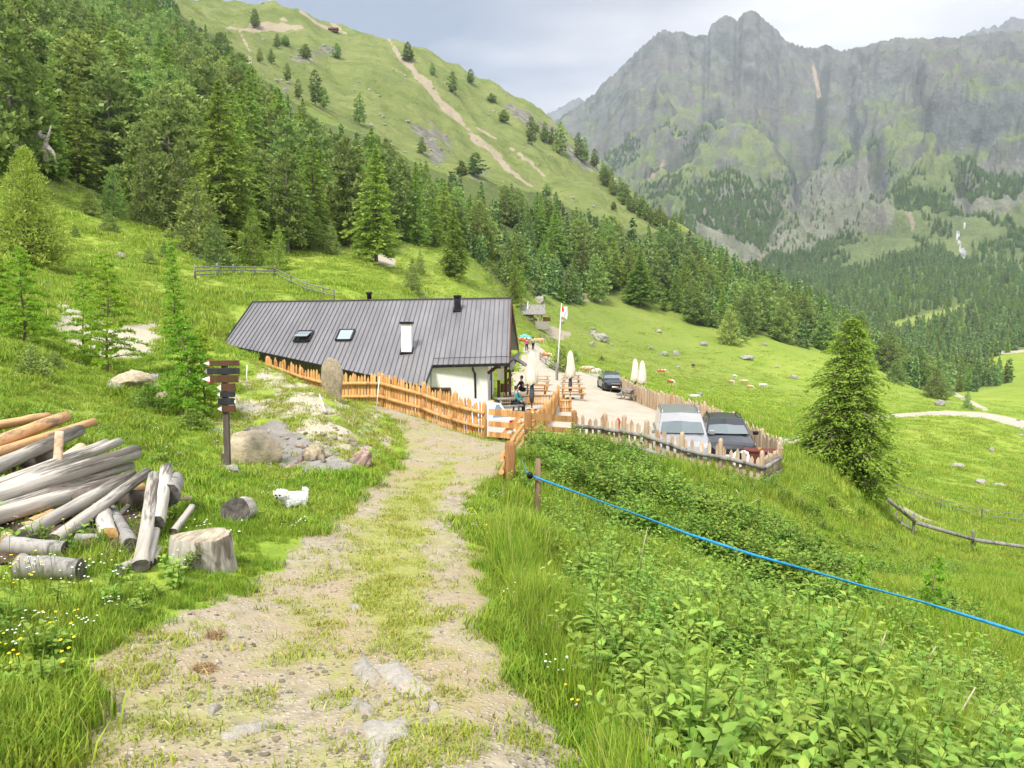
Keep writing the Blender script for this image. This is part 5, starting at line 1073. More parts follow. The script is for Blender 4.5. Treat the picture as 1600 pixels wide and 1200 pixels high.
# ------------------------------------------------------------------ signpost
def sign():
    p = PY(356, 733, 13.9); root = thing('signpost', 'dark wooden hiking signpost with seven pointed boards', 'signpost', p); k = 13.9/1209
    zc = lambda py: W(356, py, 13.9).z-p.z; xc = lambda px: (px-356)*k
    mb = MB(); mb.box((0, .0, (zc(563)-.3)/2), (.1, .09, zc(563)+.3)); mb.build('post', M_post, root, False, .008); f = MB(); f.box((-.07, -.0, .12), (.06, .1, .3)); f.build('stake', M_post, root)
    for y0, y1, x0, x1, tip, m, red in ((563, 571.5, 335, 381, 325, M_brown, 1), (575, 584.5, 331, 381, 326, M_blackw, 0), (586, 597.5, 335, 379, 322, M_brown, 1), (599, 611, 352, 374, 345, M_brown, 0), (611.5, 620, 350, 373, 345, M_blackw, 0), (622, 632, 346, 372, 372, M_blackw, 0), (633, 643, 352, 373, 345, M_brown, 0)):
        a, b, z1, z0 = xc(x0), xc(x1), zc(y0), zc(y1); bd = MB(); bd.prism([(a, z0), (b, z0+.005), (b, z1+.005), (a, z1)], -.085, -.05, 'y'); bo = bd.build('board', m, root, False, .004)
        if tip != x1:
            t = xc(tip); tp = MB(); tp.prism([(t, (z0+z1)/2), (a-.002, z0+.012), (a-.002, z1-.012)] if m is not M_blackw or tip > 340 else [(t, (z0+z1)/2), (a-.002, z0), (a-.002, z1)], -.084, -.051, 'y'); tp.build('arrow_tip', M_wpaint if (m is not M_blackw or tip > 340) else M_grey, bo)
            if red: rr = MB(); rr.prism([(a-.05, z0-.004), (a+.01, z0-.004), (a+.01, z0+.028)], -.087, -.048, 'y'); rr.prism([(a-.05, z1+.004), (a+.01, z1+.004), (a+.01, z1-.028)], -.087, -.048, 'y'); rr.build('red_mark', M_red, bo)
        elif True: tp = MB(); tp.box((b+.01, -.067, (z0+z1)/2), (.03, .03, .05)); tp.build('arrow_tip', M_wpaint, bo)
sign()
def stake(a, b, ya, yb, lab, r=.012, m=M_wpaint):
    p, q = W(*a, ya), W(*b, yb); mb = MB(); mb.tube([Vector(), (q-p)], r, 6); tag(mb.build('marker_stake', m, None, True, 0, p), lab, 'stake')
b0 = PY(519, 672, 18.3); stake((519, 674), (499, 616), 18.3, 18.9, 'thin white stake leaning left on the bare mound'); stake((587, 650), (593, 588), 22, 22, 'thin white stake upright in front of the orange fence', .012)
stake((385, 606), (386, 570), 20, 20, 'short red and white stake behind the signpost', .012)
# ------------------------------------------------------------------ wood pile
def log3(a, b, r0, r1, m, mc, lab, name='log', sides=12, bend=.02, grp=None, sq=1):
    a, b = Vector(a), Vector(b); d = b-a; L_ = d.length; g2 = random.Random(int(a.x*991+b.z*77)); n = 9; pts = []; rad = []
    for i in range(n): t = i/(n-1); pts.append(Vector((0, 0, 0))+Vector((0, L_*t, 0))+Vector((g2.gauss(0, .3)*r0*.1+bend*math.sin(t*3.1)*L_*.12, 0, g2.gauss(0, .3)*r0*.08))); rad.append((r0+(r1-r0)*t)*(1+g2.gauss(0, .03)))
    mb = MB(); v, f = tube_np(pts, rad, sides); v = np.asarray(v)
    ang = np.tile(np.arange(sides), n); kn = 1+.05*np.sin(ang*2.1+g2.random()*6)+.03*np.sin(ang*5.3)
    ctr = np.repeat(np.array([p_[:] for p_ in pts]), sides, 0); v = ctr+(v-ctr)*kn[:, None]; v[:, 2] = ctr[:, 2]+(v-ctr)[:, 2]*sq
    mb.raw(v, f); mb.m = [0]*len(f); mb.m[-1] = 1; mb.m[-2] = 1
    o = mb.build(name, [m, mc], None, True, 0, a); o.rotation_euler = d.to_track_quat('Y', 'Z').to_euler(); 
    n_ = len(o.data.vertices); o.data.attributes.new('pid', 'FLOAT', 'POINT').data.foreach_set('value', np.full(n_, g2.random(), np.float32))
    for pf in o.data.polygons[-2:]: pf.use_smooth = False
    return tag(o, lab, 'log', grp)
def lg(pa, pb, ya, yb, tpx, m, mc, lab, ext=0, **k):
    a, b = W(*pa, ya), W(*pb, yb); d = (b-a); a = a-d*ext; r = tpx*1.38/2/1209*(ya+yb)/2; a.z = max(a.z, float(H(a.x, a.y))+r*.9); b.z = max(b.z, float(H(b.x, b.y))+r*.9); return log3(a, b, r*1.05, r*.9, m, mc, lab, **k)
lg((0, 689), (104, 651), 9.6, 11.0, 15, M_logb, M_cut, 'topmost log of the pile, orange with bark strips', .6)
lg((10, 662), (76, 650), 10.6, 11.2, 11, M_logb, M_cut, 'bark covered log at the back top of the pile', .8)
lg((0, 706), (146, 659), 9.4, 11.2, 11, M_logb, M_cut, 'log with flaking bark and an orange tip, second from the top', .5)
lg((0, 727), (124, 672), 9.0, 10.7, 17, M_log, M_cutg, 'smooth grey log with a blue-grey broken end above the flat boards', .5)
lg((0, 752), (166, 690), 8.6, 10.5, 13, M_log, M_cutg, 'flat grey split board on the upper side of the pile', .4, sq=.55)
lg((0, 770), (186, 690), 8.2, 10.2, 12, M_log, M_cutg, 'slim pale log right above the thickest log', .4)
lg((0, 796), (212, 706), 7.8, 9.6, 21, M_log, M_cutg, 'thickest pale grey log in the middle of the pile', .4)
lg((0, 812), (206, 727), 7.6, 9.6, 11, M_log, M_cutg, 'thin grey log tucked under the thickest log', .4)
lg((0, 832), (200, 748), 7.3, 9.2, 20, M_log, M_cutg, 'cracked grey log with a rotten orange spot', .3)
lg((33, 862), (206, 742), 6.85, 8.9, 16, M_log, M_cutg, 'pale pole with its dark sawn end on the grass, left one')
lg((85, 864), (230, 738), 6.8, 8.9, 14, M_log, M_cutg, 'pale pole with its dark sawn end on the grass, right one')
lg((221, 905), (240, 742), 6.25, 8.6, 16, M_log, M_cutg, 'whitish squared beam lying toward the camera beside the stump', sq=.8)
lg((229, 893), (243, 830), 6.35, 7.2, 12, M_log, M_cutg, 'short whitish beam lying against the squared beam')
lg((245, 818), (260, 732), 7.3, 8.9, 16, M_log, M_cutg, 'thick pale log with an orange scar behind the squared beam')
lg((186, 912), (209, 895), 6.15, 6.4, 12, M_log, M_cutg, 'short mossy log end at the foot of the squared beam')
lg((238, 885), (248, 862), 6.5, 6.9, 10, M_log, M_cutg, 'short pole piece between beam and stump')
lg((270, 832), (300, 792), 7.4, 8.1, 9, M_log, M_cutg, 'small grey branch piece left behind the stump')
lg((262, 775), (272, 750), 8.2, 8.9, 24, M_grey, M_cutg, 'dark chunky log block at the right end of the pile')
lg((30, 922), (128, 928), 5.9, 5.95, 28, M_grey, M_cutg, 'short fat purple-grey log in the grass, lowest left')
lg((12, 886), (104, 892), 6.5, 6.5, 22, M_grey, M_cutg, 'mossy log half sunk in the grass above the lowest log')
lg((160, 826), (171, 858), 8.0, 6.95, 20, M_log, M_cut, 'log end with a bright orange sawn face')
lg((120, 872), (165, 868), 6.9, 6.95, 12, M_grey, M_cutg, 'grey splintered wood left of the orange log end')
lg((205, 878), (170, 800), 6.8, 8.3, 16, M_grey, M_cutg, 'dark log at the back under the pale poles')
lg((100, 800), (230, 780), 8.2, 8.6, 26, M_post, M_cutg, 'dark supporting log under the pile'); lg((-60, 842), (150, 800), 7.8, 8.5, 30, M_post, M_cutg, 'dark supporting log deep under the pile', 0); lg((-60, 780), (150, 740), 9.5, 10.2, 30, M_post, M_cutg, 'dark supporting log behind the thick logs')  # supports take the dark post wood, filling the pile from below
lg((88, 752), (93, 674), 9.4, 9.6, 11, M_weath, M_cut, 'short upright plank leaning against the upper logs', sq=.5)
lg((-5, 880), (12, 842), 6.6, 6.8, 16, M_weath, M_cut, 'short squared block at the very left edge')
lg((100, 720), (128, 700), 9.9, 10.2, 16, M_weath, M_cut, 'light sawn wedge behind the grey log')
lg((368, 822), (384, 800), 8.7, 9.1, 30, M_log, M_cutg, 'short dark-faced log round on the grass right of the stump')
lg((300, 778), (262, 782), 8.8, 8.7, 5, M_weath, M_cut, 'small yellow splinter board at the right end of the pile')
def litter():  # dark brown sheet laid under the logs to fill the gaps
    pl = [(-120,705),(60,668),(150,672),(214,708),(262,742),(272,790),(232,868),(190,888),(100,880),(20,900),(-120,930)]; c0 = PY(90, 0, 8.2); V = []; Fc = []; us = np.linspace(-.78, -.40, 90); ys = np.linspace(6.2, 11.2, 90)
    U_, Y_ = np.meshgrid(us, ys); X_ = U_*Y_; Z_ = H(X_, Y_); a, b = proj(X_, Y_, Z_); d = poly_d(pl, a, b); hgt = ss(-6, 30, d)*.05-.05*(d < -4)+fbm(X_*3, Y_*3, 4, 88)*.05*ss(-5, 20, d)-.01
    Z_ = Z_+hgt; i = np.arange(8100).reshape(90, 90); f = np.stack([i[:-1, :-1], i[:-1, 1:], i[1:, 1:], i[1:, :-1]], -1).reshape(-1, 4); keep = (d > -9).ravel()[f].all(1)
    m = simple('bark_litter', (.035, .024, .015), (.17, .115, .07), 22, .95, 0, .9, contrast=(.3, .75), bd=.03); tag(mk('bark_litter', mesh_np('bark_litter', np.stack([X_, Y_, Z_], -1).reshape(-1, 3), f[keep], m, True)), 'dark brown gap-filling litter under the log pile', 'litter', None, 'stuff')
litter()
g = np.random.default_rng(62)
for i in range(6):
    a_ = g.uniform(30, 215); b_ = np.interp(a_, [0, 120, 230], [870, 850, 800])-g.uniform(0, 60); l_ = g.uniform(30, 90); y_ = np.interp(b_, [740, 880], [9.0, 6.9]); lg((a_, b_), (a_+l_*g.uniform(.2, 1), b_-l_*g.uniform(.1, .6)), y_, y_+g.uniform(.1, .9), g.uniform(5, 14), (M_grey, M_post, M_logb, M_log)[int(g.integers(4))], M_cutg, 'broken dark wood piece in the gaps under the pale poles', grp='broken wood pieces in the gaps under the pale poles')
def stump():
    p = PY(313, 888, 6.75); root = thing('tree_stump', 'wide silver tree stump with deep vertical cracks', 'stump', p); root.scale = (.94, .94, .9); V = []; Fc = []; n = 72; prof = [(.31, -.15), (.30, 0), (.285, .08), (.285, .2), (.275, .27), (.265, .292)]
    for r, z in prof:
        for k in range(n):
            a = 6.283*k/n; c_ = float(pn(a*4.3, z*1.2+3, 2)); rr = r*(1+.045*math.sin(3*a+1)+.05*c_-(.10*max(0, float(pn(a*7, z*.8, 9))-.25))+.12*max(0, 1-z/.15)*abs(math.sin(a*2.5))*.35)
            V.append((rr*math.cos(a), rr*math.sin(a)*.9, z+(.02*math.sin(a*2) if z > .25 else 0)))
    for i in range(len(prof)-1):
        for k in range(n): j = (k+1) % n; Fc.append((i*n+k, i*n+j, i*n+n+j, i*n+n+k))
    mb = MB(); mb.raw(V, Fc); m = woodmat('stump_wood', (.26, .23, .19), (.58, .53, .46), 12, (1, 1, .1), bmp=.8, dark=(.12, .095, .07)); mb.build('side', m, root, True)
    t = MB(); top = V[-n:]; mid = [(x*.9, y*.9, z+.004) for x, y, z in top]; t.raw(top+mid+[(0, 0, .288)], [(i, (i+1) % n, n+(i+1) % n, n+i) for i in range(n)]+[(n+i, n+(i+1) % n, 2*n) for i in range(n)]); t.build('top', simple('stump_top', (.22, .18, .13), (.50, .42, .31), 9, .9, 0, .6, (3, .6, 1)), root)
stump()
# ------------------------------------------------------------------ rope and its post
rp0 = PY(840, 838, 12.2); o = MB(); o.tube([(0, 0, -.3), (.0, 0, .6), (.005, 0, W(840, 717, 12.2).z-rp0.z)], [.05, .047, .044], 9); M_rp = woodmat('brown_stake', (.16, .10, .06), (.36, .25, .16)); tag(o.build('fence_post', M_rp, None, True, 0, rp0), 'thin brown stake in the bushes holding the blue tape', 'post')
def rope():
    k = [(812, 704, 18.5), (817, 722, 15), (822, 737, 12.6), (828, 742, 12.1), (840, 747, 12.1), (905, 771, 11.5), (990, 802, 10.9), (1080, 836, 10.3), (1180, 868, 9.7), (1260, 890, 9.2), (1350, 916, 8.75), (1440, 940, 8.35), (1530, 968, 7.95), (1640, 1003, 7.5), (1800, 1056, 7.1), (2050, 1135, 6.7)]
    pts = [W(*q) for q in k]; p0 = pts[3]; V = []; Fc = []; fine = []
    for i in range(len(pts)-1):
        for t in np.linspace(0, 1, 14)[:-1]: fine.append(pts[i].lerp(pts[i+1], t))
    n = len(fine)
    for i, q in enumerate(fine):
        tw = i*.11+.8*math.sin(i*.07); wd = .011+.008*abs(math.sin(i*.045)); d = (fine[min(i+1, n-1)]-fine[max(i-1, 0)]).normalized(); up = Vector((0, 0, 1)); sdv = d.cross(up).normalized(); u2 = (up*math.cos(.35*math.sin(tw))+sdv*math.sin(.35*math.sin(tw)))
        if i < 13*2: wd = .008
        for s_, t_ in ((1, 1), (1, -1), (-1, -1), (-1, 1)): V.append(q-p0+u2*wd*s_+sdv*t_*.0035)
    for i in range(n-1):
        for k_ in range(4): j = (k_+1) % 4; Fc.append((i*4+k_, i*4+j, i*4+4+j, i*4+4+k_))
    mb = MB(); mb.raw(V, Fc); m = simple('blue_tape', (.015, .20, .42), (.04, .34, .60), 30, .5, 0, 0, (1, .2, 1)); tag(mb.build('rope', m, None, True, 0, p0), 'bright blue fence tape stretched across the bushes to the right edge', 'tape')
    ins = MB(); ins.lathe([(.0, -.05), (.05, -.045), (.05, .045), (.0, .05)], 12, (0, 0, 0), 'y'); tag(ins.build('insulator', M_black, None, True, 0, p0-Vector((0, .03, 0))), 'small black round insulator where the blue tape meets the stake', 'insulator')
rope()
# ------------------------------------------------------------------ single trees and shrubs
SM = [make_tree('small', 400+i, 4, 1.55, M_pine, M_barkg, whorls=16, nb=9, k=12, card=.20, h0=.02) for i in range(4)]
SML = [make_tree('small', 420+i, 4, 1.5, M_larch, M_bark, whorls=17, nb=9, k=12, card=.17, h0=.02) for i in range(3)]
HP = [make_tree('pine', 440+i, 12, 2.3, M_pine, M_barkg, whorls=18, nb=6, k=4, card=.8, h0=.16) for i in range(4)]
def tree_at(px, py, top, wpx, pair, nm, lab, y=None, ymin=20, group=None, hp=4, rp=1.5, rz=None):
    p = PY(px, py, y) if y else G(px, py, ymin); s = p.y/1209; hh = (W(px, top, p.y).z-p.z); r = wpx*s/2
    t = thing(nm, lab, 'tree' if 'shrub' not in nm else 'shrub', (p.x, p.y, p.z-.05*hh/hp), rg.uniform(0, 6.28) if rz is None else rz, group); t.scale = (r/rp*1.05, r/rp*1.05, hh/hp*1.03)
    mk('crown', pair[0], t); mk('trunk', pair[1], t); return t
for i, (px, py, top, w_, k, lab) in enumerate(((178, 342, 262, 42, 0, 'bushy dark pine left of the big pine group on the slope'), (172, 366, 330, 32, 0, 'small round dark pine low on the left slope'), (141, 336, 297, 34, 0, 'small dark pine up on the left slope'), (232, 412, 387, 26, 0, 'small dark pine alone below the pine group'),
        (118, 371, 352, 14, 0, 'tiny dark pine on the left grass slope'), (225, 352, 232, 56, 0, 'tall bushy pine at the left end of the pine group'), (285, 366, 226, 78, 0, 'broad bushy blue-green pine at the forest edge'), (312, 405, 288, 92, 0, 'broadest dark bushy pine above the plank fence'),
        (338, 420, 345, 58, 0, 'dense round pine directly behind the plank fence'), (396, 416, 330, 54, 1, 'light green young larch above the plank fence'), (436, 424, 355, 42, 1, 'young larch at the right end of the plank fence'), (258, 405, 380, 22, 0, 'small dark pine right of its lone neighbour'),
        (644, 463, 405, 34, 0, 'lone dark small spruce just above the roof ridge'), (657, 428, 392, 18, 0, 'slim dark young pine up behind the lone spruce'), (765, 444, 418, 15, 0, 'little dark pine on the slope above the roof corner'), (497, 392, 340, 34, 0, 'small pine at the forest foot right of the fence'), (518, 398, 350, 26, 0, 'slim small pine at the forest foot'),
        (1139, 537, 478, 46, 0, 'dark bushy lone pine low in the pasture'), (1150, 532, 488, 34, 0, 'pine right behind the lone pasture pine'), (1104, 508, 462, 44, 0, 'dark pine at the forest edge over the pasture'), (1511, 641, 612, 18, 0, 'small lone spruce beside the gravel road'),
        (1440, 608, 560, 48, 0, 'dark tree at the meadow corner above the road'), (1462, 622, 578, 44, 0, 'round dark tree lowest at the meadow corner'), (1400, 600, 562, 40, 0, 'dark tree left at the meadow corner'), (1345, 585, 520, 46, 0, 'dark tree behind the top of the tall spruce'),
        (840, 440, 418, 14, 0, 'small tree above the log hut'), (828, 395, 340, 26, 0, 'slim pine at the forest edge over the hut'), (700, 432, 396, 20, 0, 'small dark pine in the clearing above the roof'))):
    tree_at(px, py, top, w_, (SML if k else SM)[i % 3], 'larch_tree' if k else 'pine_tree', lab)
BIGL = make_tree('larch', 500, 8, 2.2, M_larch, M_bark, whorls=30, nb=10, k=16, card=.24, h0=.12); BIGP = [make_tree('pine', 505+i, 10, 2.3, M_pine, M_barkg, whorls=22, nb=9, k=15, card=.32, h0=.15) for i in range(2)]
tree_at(1000, 479, 402, 62, BIGL, 'larch_tree', 'round-crowned larch standing alone at the top of the pasture', hp=8, rp=2.2)
tree_at(909, 452, 378, 36, BIGP[0], 'pine_tree', 'left pine of the pair on the dirt patch at the forest edge', hp=10, rp=2.3); tree_at(934, 456, 372, 44, BIGP[1], 'pine_tree', 'right pine of the pair on the dirt patch at the forest edge', hp=10, rp=2.3)
tree_at(948, 452, 400, 34, BIGL, 'larch_tree', 'small larch right behind the pair of pines', hp=8, rp=2.2)
tree_at(130, 266, 58, 112, BIGP[1], 'pine_tree', 'huge dark pine with bare lower branches at the forest edge', hp=10, rp=2.3, ymin=60); tree_at(236, 262, 124, 92, BIGP[0], 'pine_tree', 'dark layered pine second from the huge pine', hp=10, rp=2.3, ymin=60)
tree_at(345, 335, 135, 120, BIGL, 'larch_tree', 'very tall light larch towering over the pine group', hp=8, rp=2.2, y=93); tree_at(450, 385, 240, 66, BIGP[1], 'pine_tree', 'tall pine at the forest edge above the fence end', hp=10, rp=2.3, y=99)
tree_at(588, 412, 238, 92, BIGL, 'larch_tree', 'large drooping larch whose foot shows bare soil', hp=8, rp=2.2, y=106); tree_at(710, 436, 330, 56, BIGL, 'larch_tree', 'light green larch at the forest edge right above the ridge chimney', hp=8, rp=2.2, ymin=60)
tree_at(20, 235, 20, 110, BIGP[0], 'pine_tree', 'dark tall pine at the top left edge', hp=10, rp=2.3, y=78)
HT = [(399,45,15,12),(433,75,53,10),(446,72,57,14),(424,100,77,10),(406,98,76,9),(477,92,70,18),(527,92,68,14),(493,166,112,20),(506,169,137,14),(562,196,147,17),(450,127,100,11),(466,156,125,11),(637,97,67,15),(676,118,98,9),(708,146,113,14),(735,131,109,11),(768,160,146,13),(787,191,172,16),(831,227,184,16),(851,224,192,12),(862,226,200,10),(875,242,193,18),(903,248,209,14),(913,257,216,14),(929,262,234,12),(659,241,215,13),(742,276,240,26),(722,278,252,18),(855,305,287,13),(959,329,315,9),(838,205,192,10)]
LB = ['at the edge of the long orange landslide', 'on the bare grass slope', 'near the skyline of the green mountainside', 'below the rocky outcrop']
for i, (px, py, top, w_) in enumerate(HT):
    where = 'left of the hillside soil scar' if px < 420 else 'on the rocks below the soil scar' if px < 540 and py < 130 else 'just above the forest edge' if py > 235 else 'along the steep skyline' if px > 820 or (px > 620 and py < 135) else 'out on the open grass slope'
    tree_at(px, py, top, w_*1.15, HP[i % 4], 'pine_tree', 'solitary dark pine %s, number %s from the left'.replace(', number %s from the left', '') % where, ymin=345, group='solitary pines on the green mountainside '+where, hp=12, rp=2.3)
g = np.random.default_rng(77)
for i in range(34):
    px = 940+i*3.4+g.uniform(-3, 3); py = np.interp(px, [930, 960, 1000, 1040, 1080], [262, 296, 330, 356, 385])+g.uniform(2, 14)
    tree_at(px, py, py-g.uniform(18, 32), g.uniform(10, 16), HP[i % 4], 'pine_tree', 'dark pine in the row down the right skyline of the green slope', ymin=400, group='pines in the row down the right skyline of the green slope', hp=12, rp=2.3)
# dead pine snag on the left
def snag():
    p = PY(72, 250, 78); mb = MB(); s = p.y/1209
    for pts in (((72,252),(70,225),(76,212),(80,196)), ((72,215),(60,212),(52,216)), ((74,225),(62,236),(50,250)), ((74,230),(84,240),(88,256)), ((60,212),(64,204)), ((20,205),(10,213),(0,230)), ((40,250),(28,228),(8,215),(-10,208)), ((45,262),(30,240),(20,232))):
        q = [W(a, b, p.y)-p for a, b in pts]; mb.tube(q, list(np.linspace(.28, .06, len(q))), 6)
    tag(mb.build('dead_tree', M_log, None, True, 0, p), 'bleached dead tree snag at the forest edge far left', 'dead tree')
snag()
# the tall spruce by the yard
def big_spruce():
    cd, tb = conifer(900, 7.6, 3.05, 'spruce', whorls=48, nb=10, k=28, card=.15, h0=.03)
    p = PY(1322, 752, 33.5); u0 = W(1303, 503, 33.5); t = thing('spruce_tree', 'tall bright green spruce standing alone beside the picket fence corner', 'tree', p-Vector((0, 0, .1)), .4); s = (u0.z-p.z+.1)/7.5; t.scale = (s*1.02, s*1.02, s)
    mk('crown', cd.mesh('crown', M_spruce), t); mk('trunk', mesh_np('trunk', tb.v, tb.f, M_bark), t)
    t.rotation_euler = (0, .0, .4)
big_spruce()
def young_larch(seed, px, py, top, wpx, y, lab, dens=1., grp=None):
    p = PY(px, py, y); hh = W(px, top, y).z-p.z; R = wpx*y/1209/2*1.2; g = np.random.default_rng(seed); cd = Cards(); tb = MB(); wob = g.normal(size=(2,))*.04*hh
    ax = lambda f: np.array([wob[0]*math.sin(f*3)+.02*hh*math.sin(f*6+seed), wob[1]*math.sin(f*2.5), f*hh])
    tb.tube([ax(f) for f in np.linspace(-.05, 1, 12)], list(np.linspace(1, .1, 12)*(.008*hh+.012)), 7)
    nb = int(46*dens)
    for i in range(nb):
        f = .06+.92*(i+g.random())/nb; L_ = R*((1-f)**.7*.95+.07)*g.uniform(.65, 1.1); az = i*2.4+g.normal()*.3; d = np.array([math.cos(az), math.sin(az), 0]); up = g.uniform(.15, .45)
        n = 7; q = [ax(f)+d*L_*t_+np.array([0, 0, L_*(up*t_-.35*t_*t_)+.0]) for t_ in np.linspace(0, 1, n)]; tb.tube(q, list(np.linspace(.011, .003, n)*(.6+hh*.15)), 4, False)
        segs = [(np.array(q), 1.)]
        for j in range(int(5+L_*5)):                   # side twigs
            t_ = g.uniform(.2, .9); k = int(t_*(n-1)); b = q[k]; sd_ = np.array([-d[1], d[0], 0])*g.choice([-1, 1]); e = b+(sd_*.6+d*.5+np.array([0, 0, g.uniform(-.15, .1)]))*L_*(1-t_*.5)*.38; segs.append((np.array([b, (b+e)/2+[0, 0, .01], e]), .6))
        for s_, _ in segs:
            ln = np.linalg.norm(s_[-1]-s_[0]); m = int(ln/.013)+6; tt = g.uniform(.12, 1, m)*(len(s_)-1); k = np.clip(tt.astype(int), 0, len(s_)-2); fr = (tt-k)[:, None]; c_ = s_[k]*(1-fr)+s_[k+1]*fr
            dd = norm(g.normal(size=(m, 3))*.9+norm(s_[-1]-s_[0])*.5+np.array([0, 0, .35])); l = g.uniform(.06, .12, m)*(1 if y < 30 else 1.6); cd.add(c_+dd*l[:, None]*.4, dd, norm(np.cross(dd, g.normal(size=(m, 3)))), l, l*g.uniform(.22, .34, m), np.clip(g.normal(.5, .25, m), 0, 1))
    t = thing('larch_tree', lab, 'tree', p, 0, grp); mk('crown', cd.mesh('crown', M_ylarch), t); mk('trunk', mesh_np('trunk', tb.v, tb.f, M_bark), t)
young_larch(1, 37, 578, 385, 104, 19.5, 'young larch with a dark crooked stem at the left edge', 1.1)
young_larch(2, 4, 560, 400, 70, 20.5, 'young larch cut by the left picture edge', .8)
young_larch(3, 168, 590, 392, 122, 20.5, 'bright green young larch in the middle of the left group', 1.25)
young_larch(4, 136, 575, 425, 84, 21.5, 'thinner larch stem directly left of the bright middle larch', .8)
young_larch(5, 279, 520, 376, 50, 26, 'slim upright larch above the signpost', 1.5)
young_larch(6, 284, 655, 495, 112, 16.8, 'young larch left of the signpost boards', 1.05)
young_larch(7, 318, 650, 505, 84, 17.4, 'young larch whose branches touch the signpost', .8)
young_larch(8, 1462, 948, 868, 56, 13, 'spindly larch sapling behind the blue tape on the right', .45)
young_larch(9, 1345, 925, 872, 30, 12.5, 'tiny sapling just left of the spindly larch sapling', .4)
tree_at(45, 402, 238, 112, make_tree('small', 530, 6, 2.6, M_larch, M_bark, whorls=36, nb=12, k=18, card=.17, h0=.01), 'larch_tree', 'dense bright green larch bush on the slope at the left edge', y=44, hp=6, rp=2.6)
SH = make_tree('small', 540, 2, 1.3, M_larch, M_bark, whorls=12, nb=10, k=6, card=.2, h0=.0)
SHD = make_tree('small', 541, 2, 1.3, M_pine, M_bark, whorls=12, nb=10, k=6, card=.2, h0=.0)
for px, py, top, w_, pr, lab, ym in ((876, 580, 540, 48, SHD, 'dark green shrub at the foot of the flagpole', 60), (898, 566, 548, 22, SHD, 'small dark shrub right of the flagpole shrub', 60), (940, 566, 556, 14, SHD, 'low bush left on the pasture', 80), (50, 585, 540, 60, SHD, 'low dark heath bush under the left larch', 12), (85, 575, 550, 40, SHD, 'small heath bush right of the left larch', 12), (1300, 805, 775, 60, SH, 'low bush under the tall spruce', 20), (232, 640, 600, 60, SH, 'low green bush under the young larches', 10), (300, 668, 640, 60, SH, 'leafy bush left behind the signpost', 10)):
    tree_at(px, py, top, w_, pr, 'shrub', lab, ymin=ym, hp=2, rp=1.3)
# ------------------------------------------------------------------ people and animals
def skinned(name, nodes, edges, mat, parent=None, loc=None, rz=0, sub=2, scale=1):
    me = bpy.data.meshes.new(name); me.from_pydata([tuple(n[:3]) for n in nodes], edges, []); me.materials.append(mat); o = mk(name, me, parent, loc, rz)
    s_ = o.modifiers.new('skin', 'SKIN'); s_.use_smooth_shade = True
    for i, n in enumerate(nodes): r = n[3]; me.skin_vertices[0].data[i].radius = (r, r) if not hasattr(r, '__len__') else r
    me.skin_vertices[0].data[0].use_root = True
    b = o.modifiers.new('subsurf', 'SUBSURF'); b.levels = sub; b.render_levels = sub; return o
M_skin = simple('skin', (.50, .29, .20), (.56, .34, .24), 20, .6); M_hair = simple('dark_hair', (.02, .014, .01), (.05, .035, .025), 30, .7)
def cloth(name, c): return simple(name, tuple(x*.8 for x in c), c, 14, .9, 0, .3)
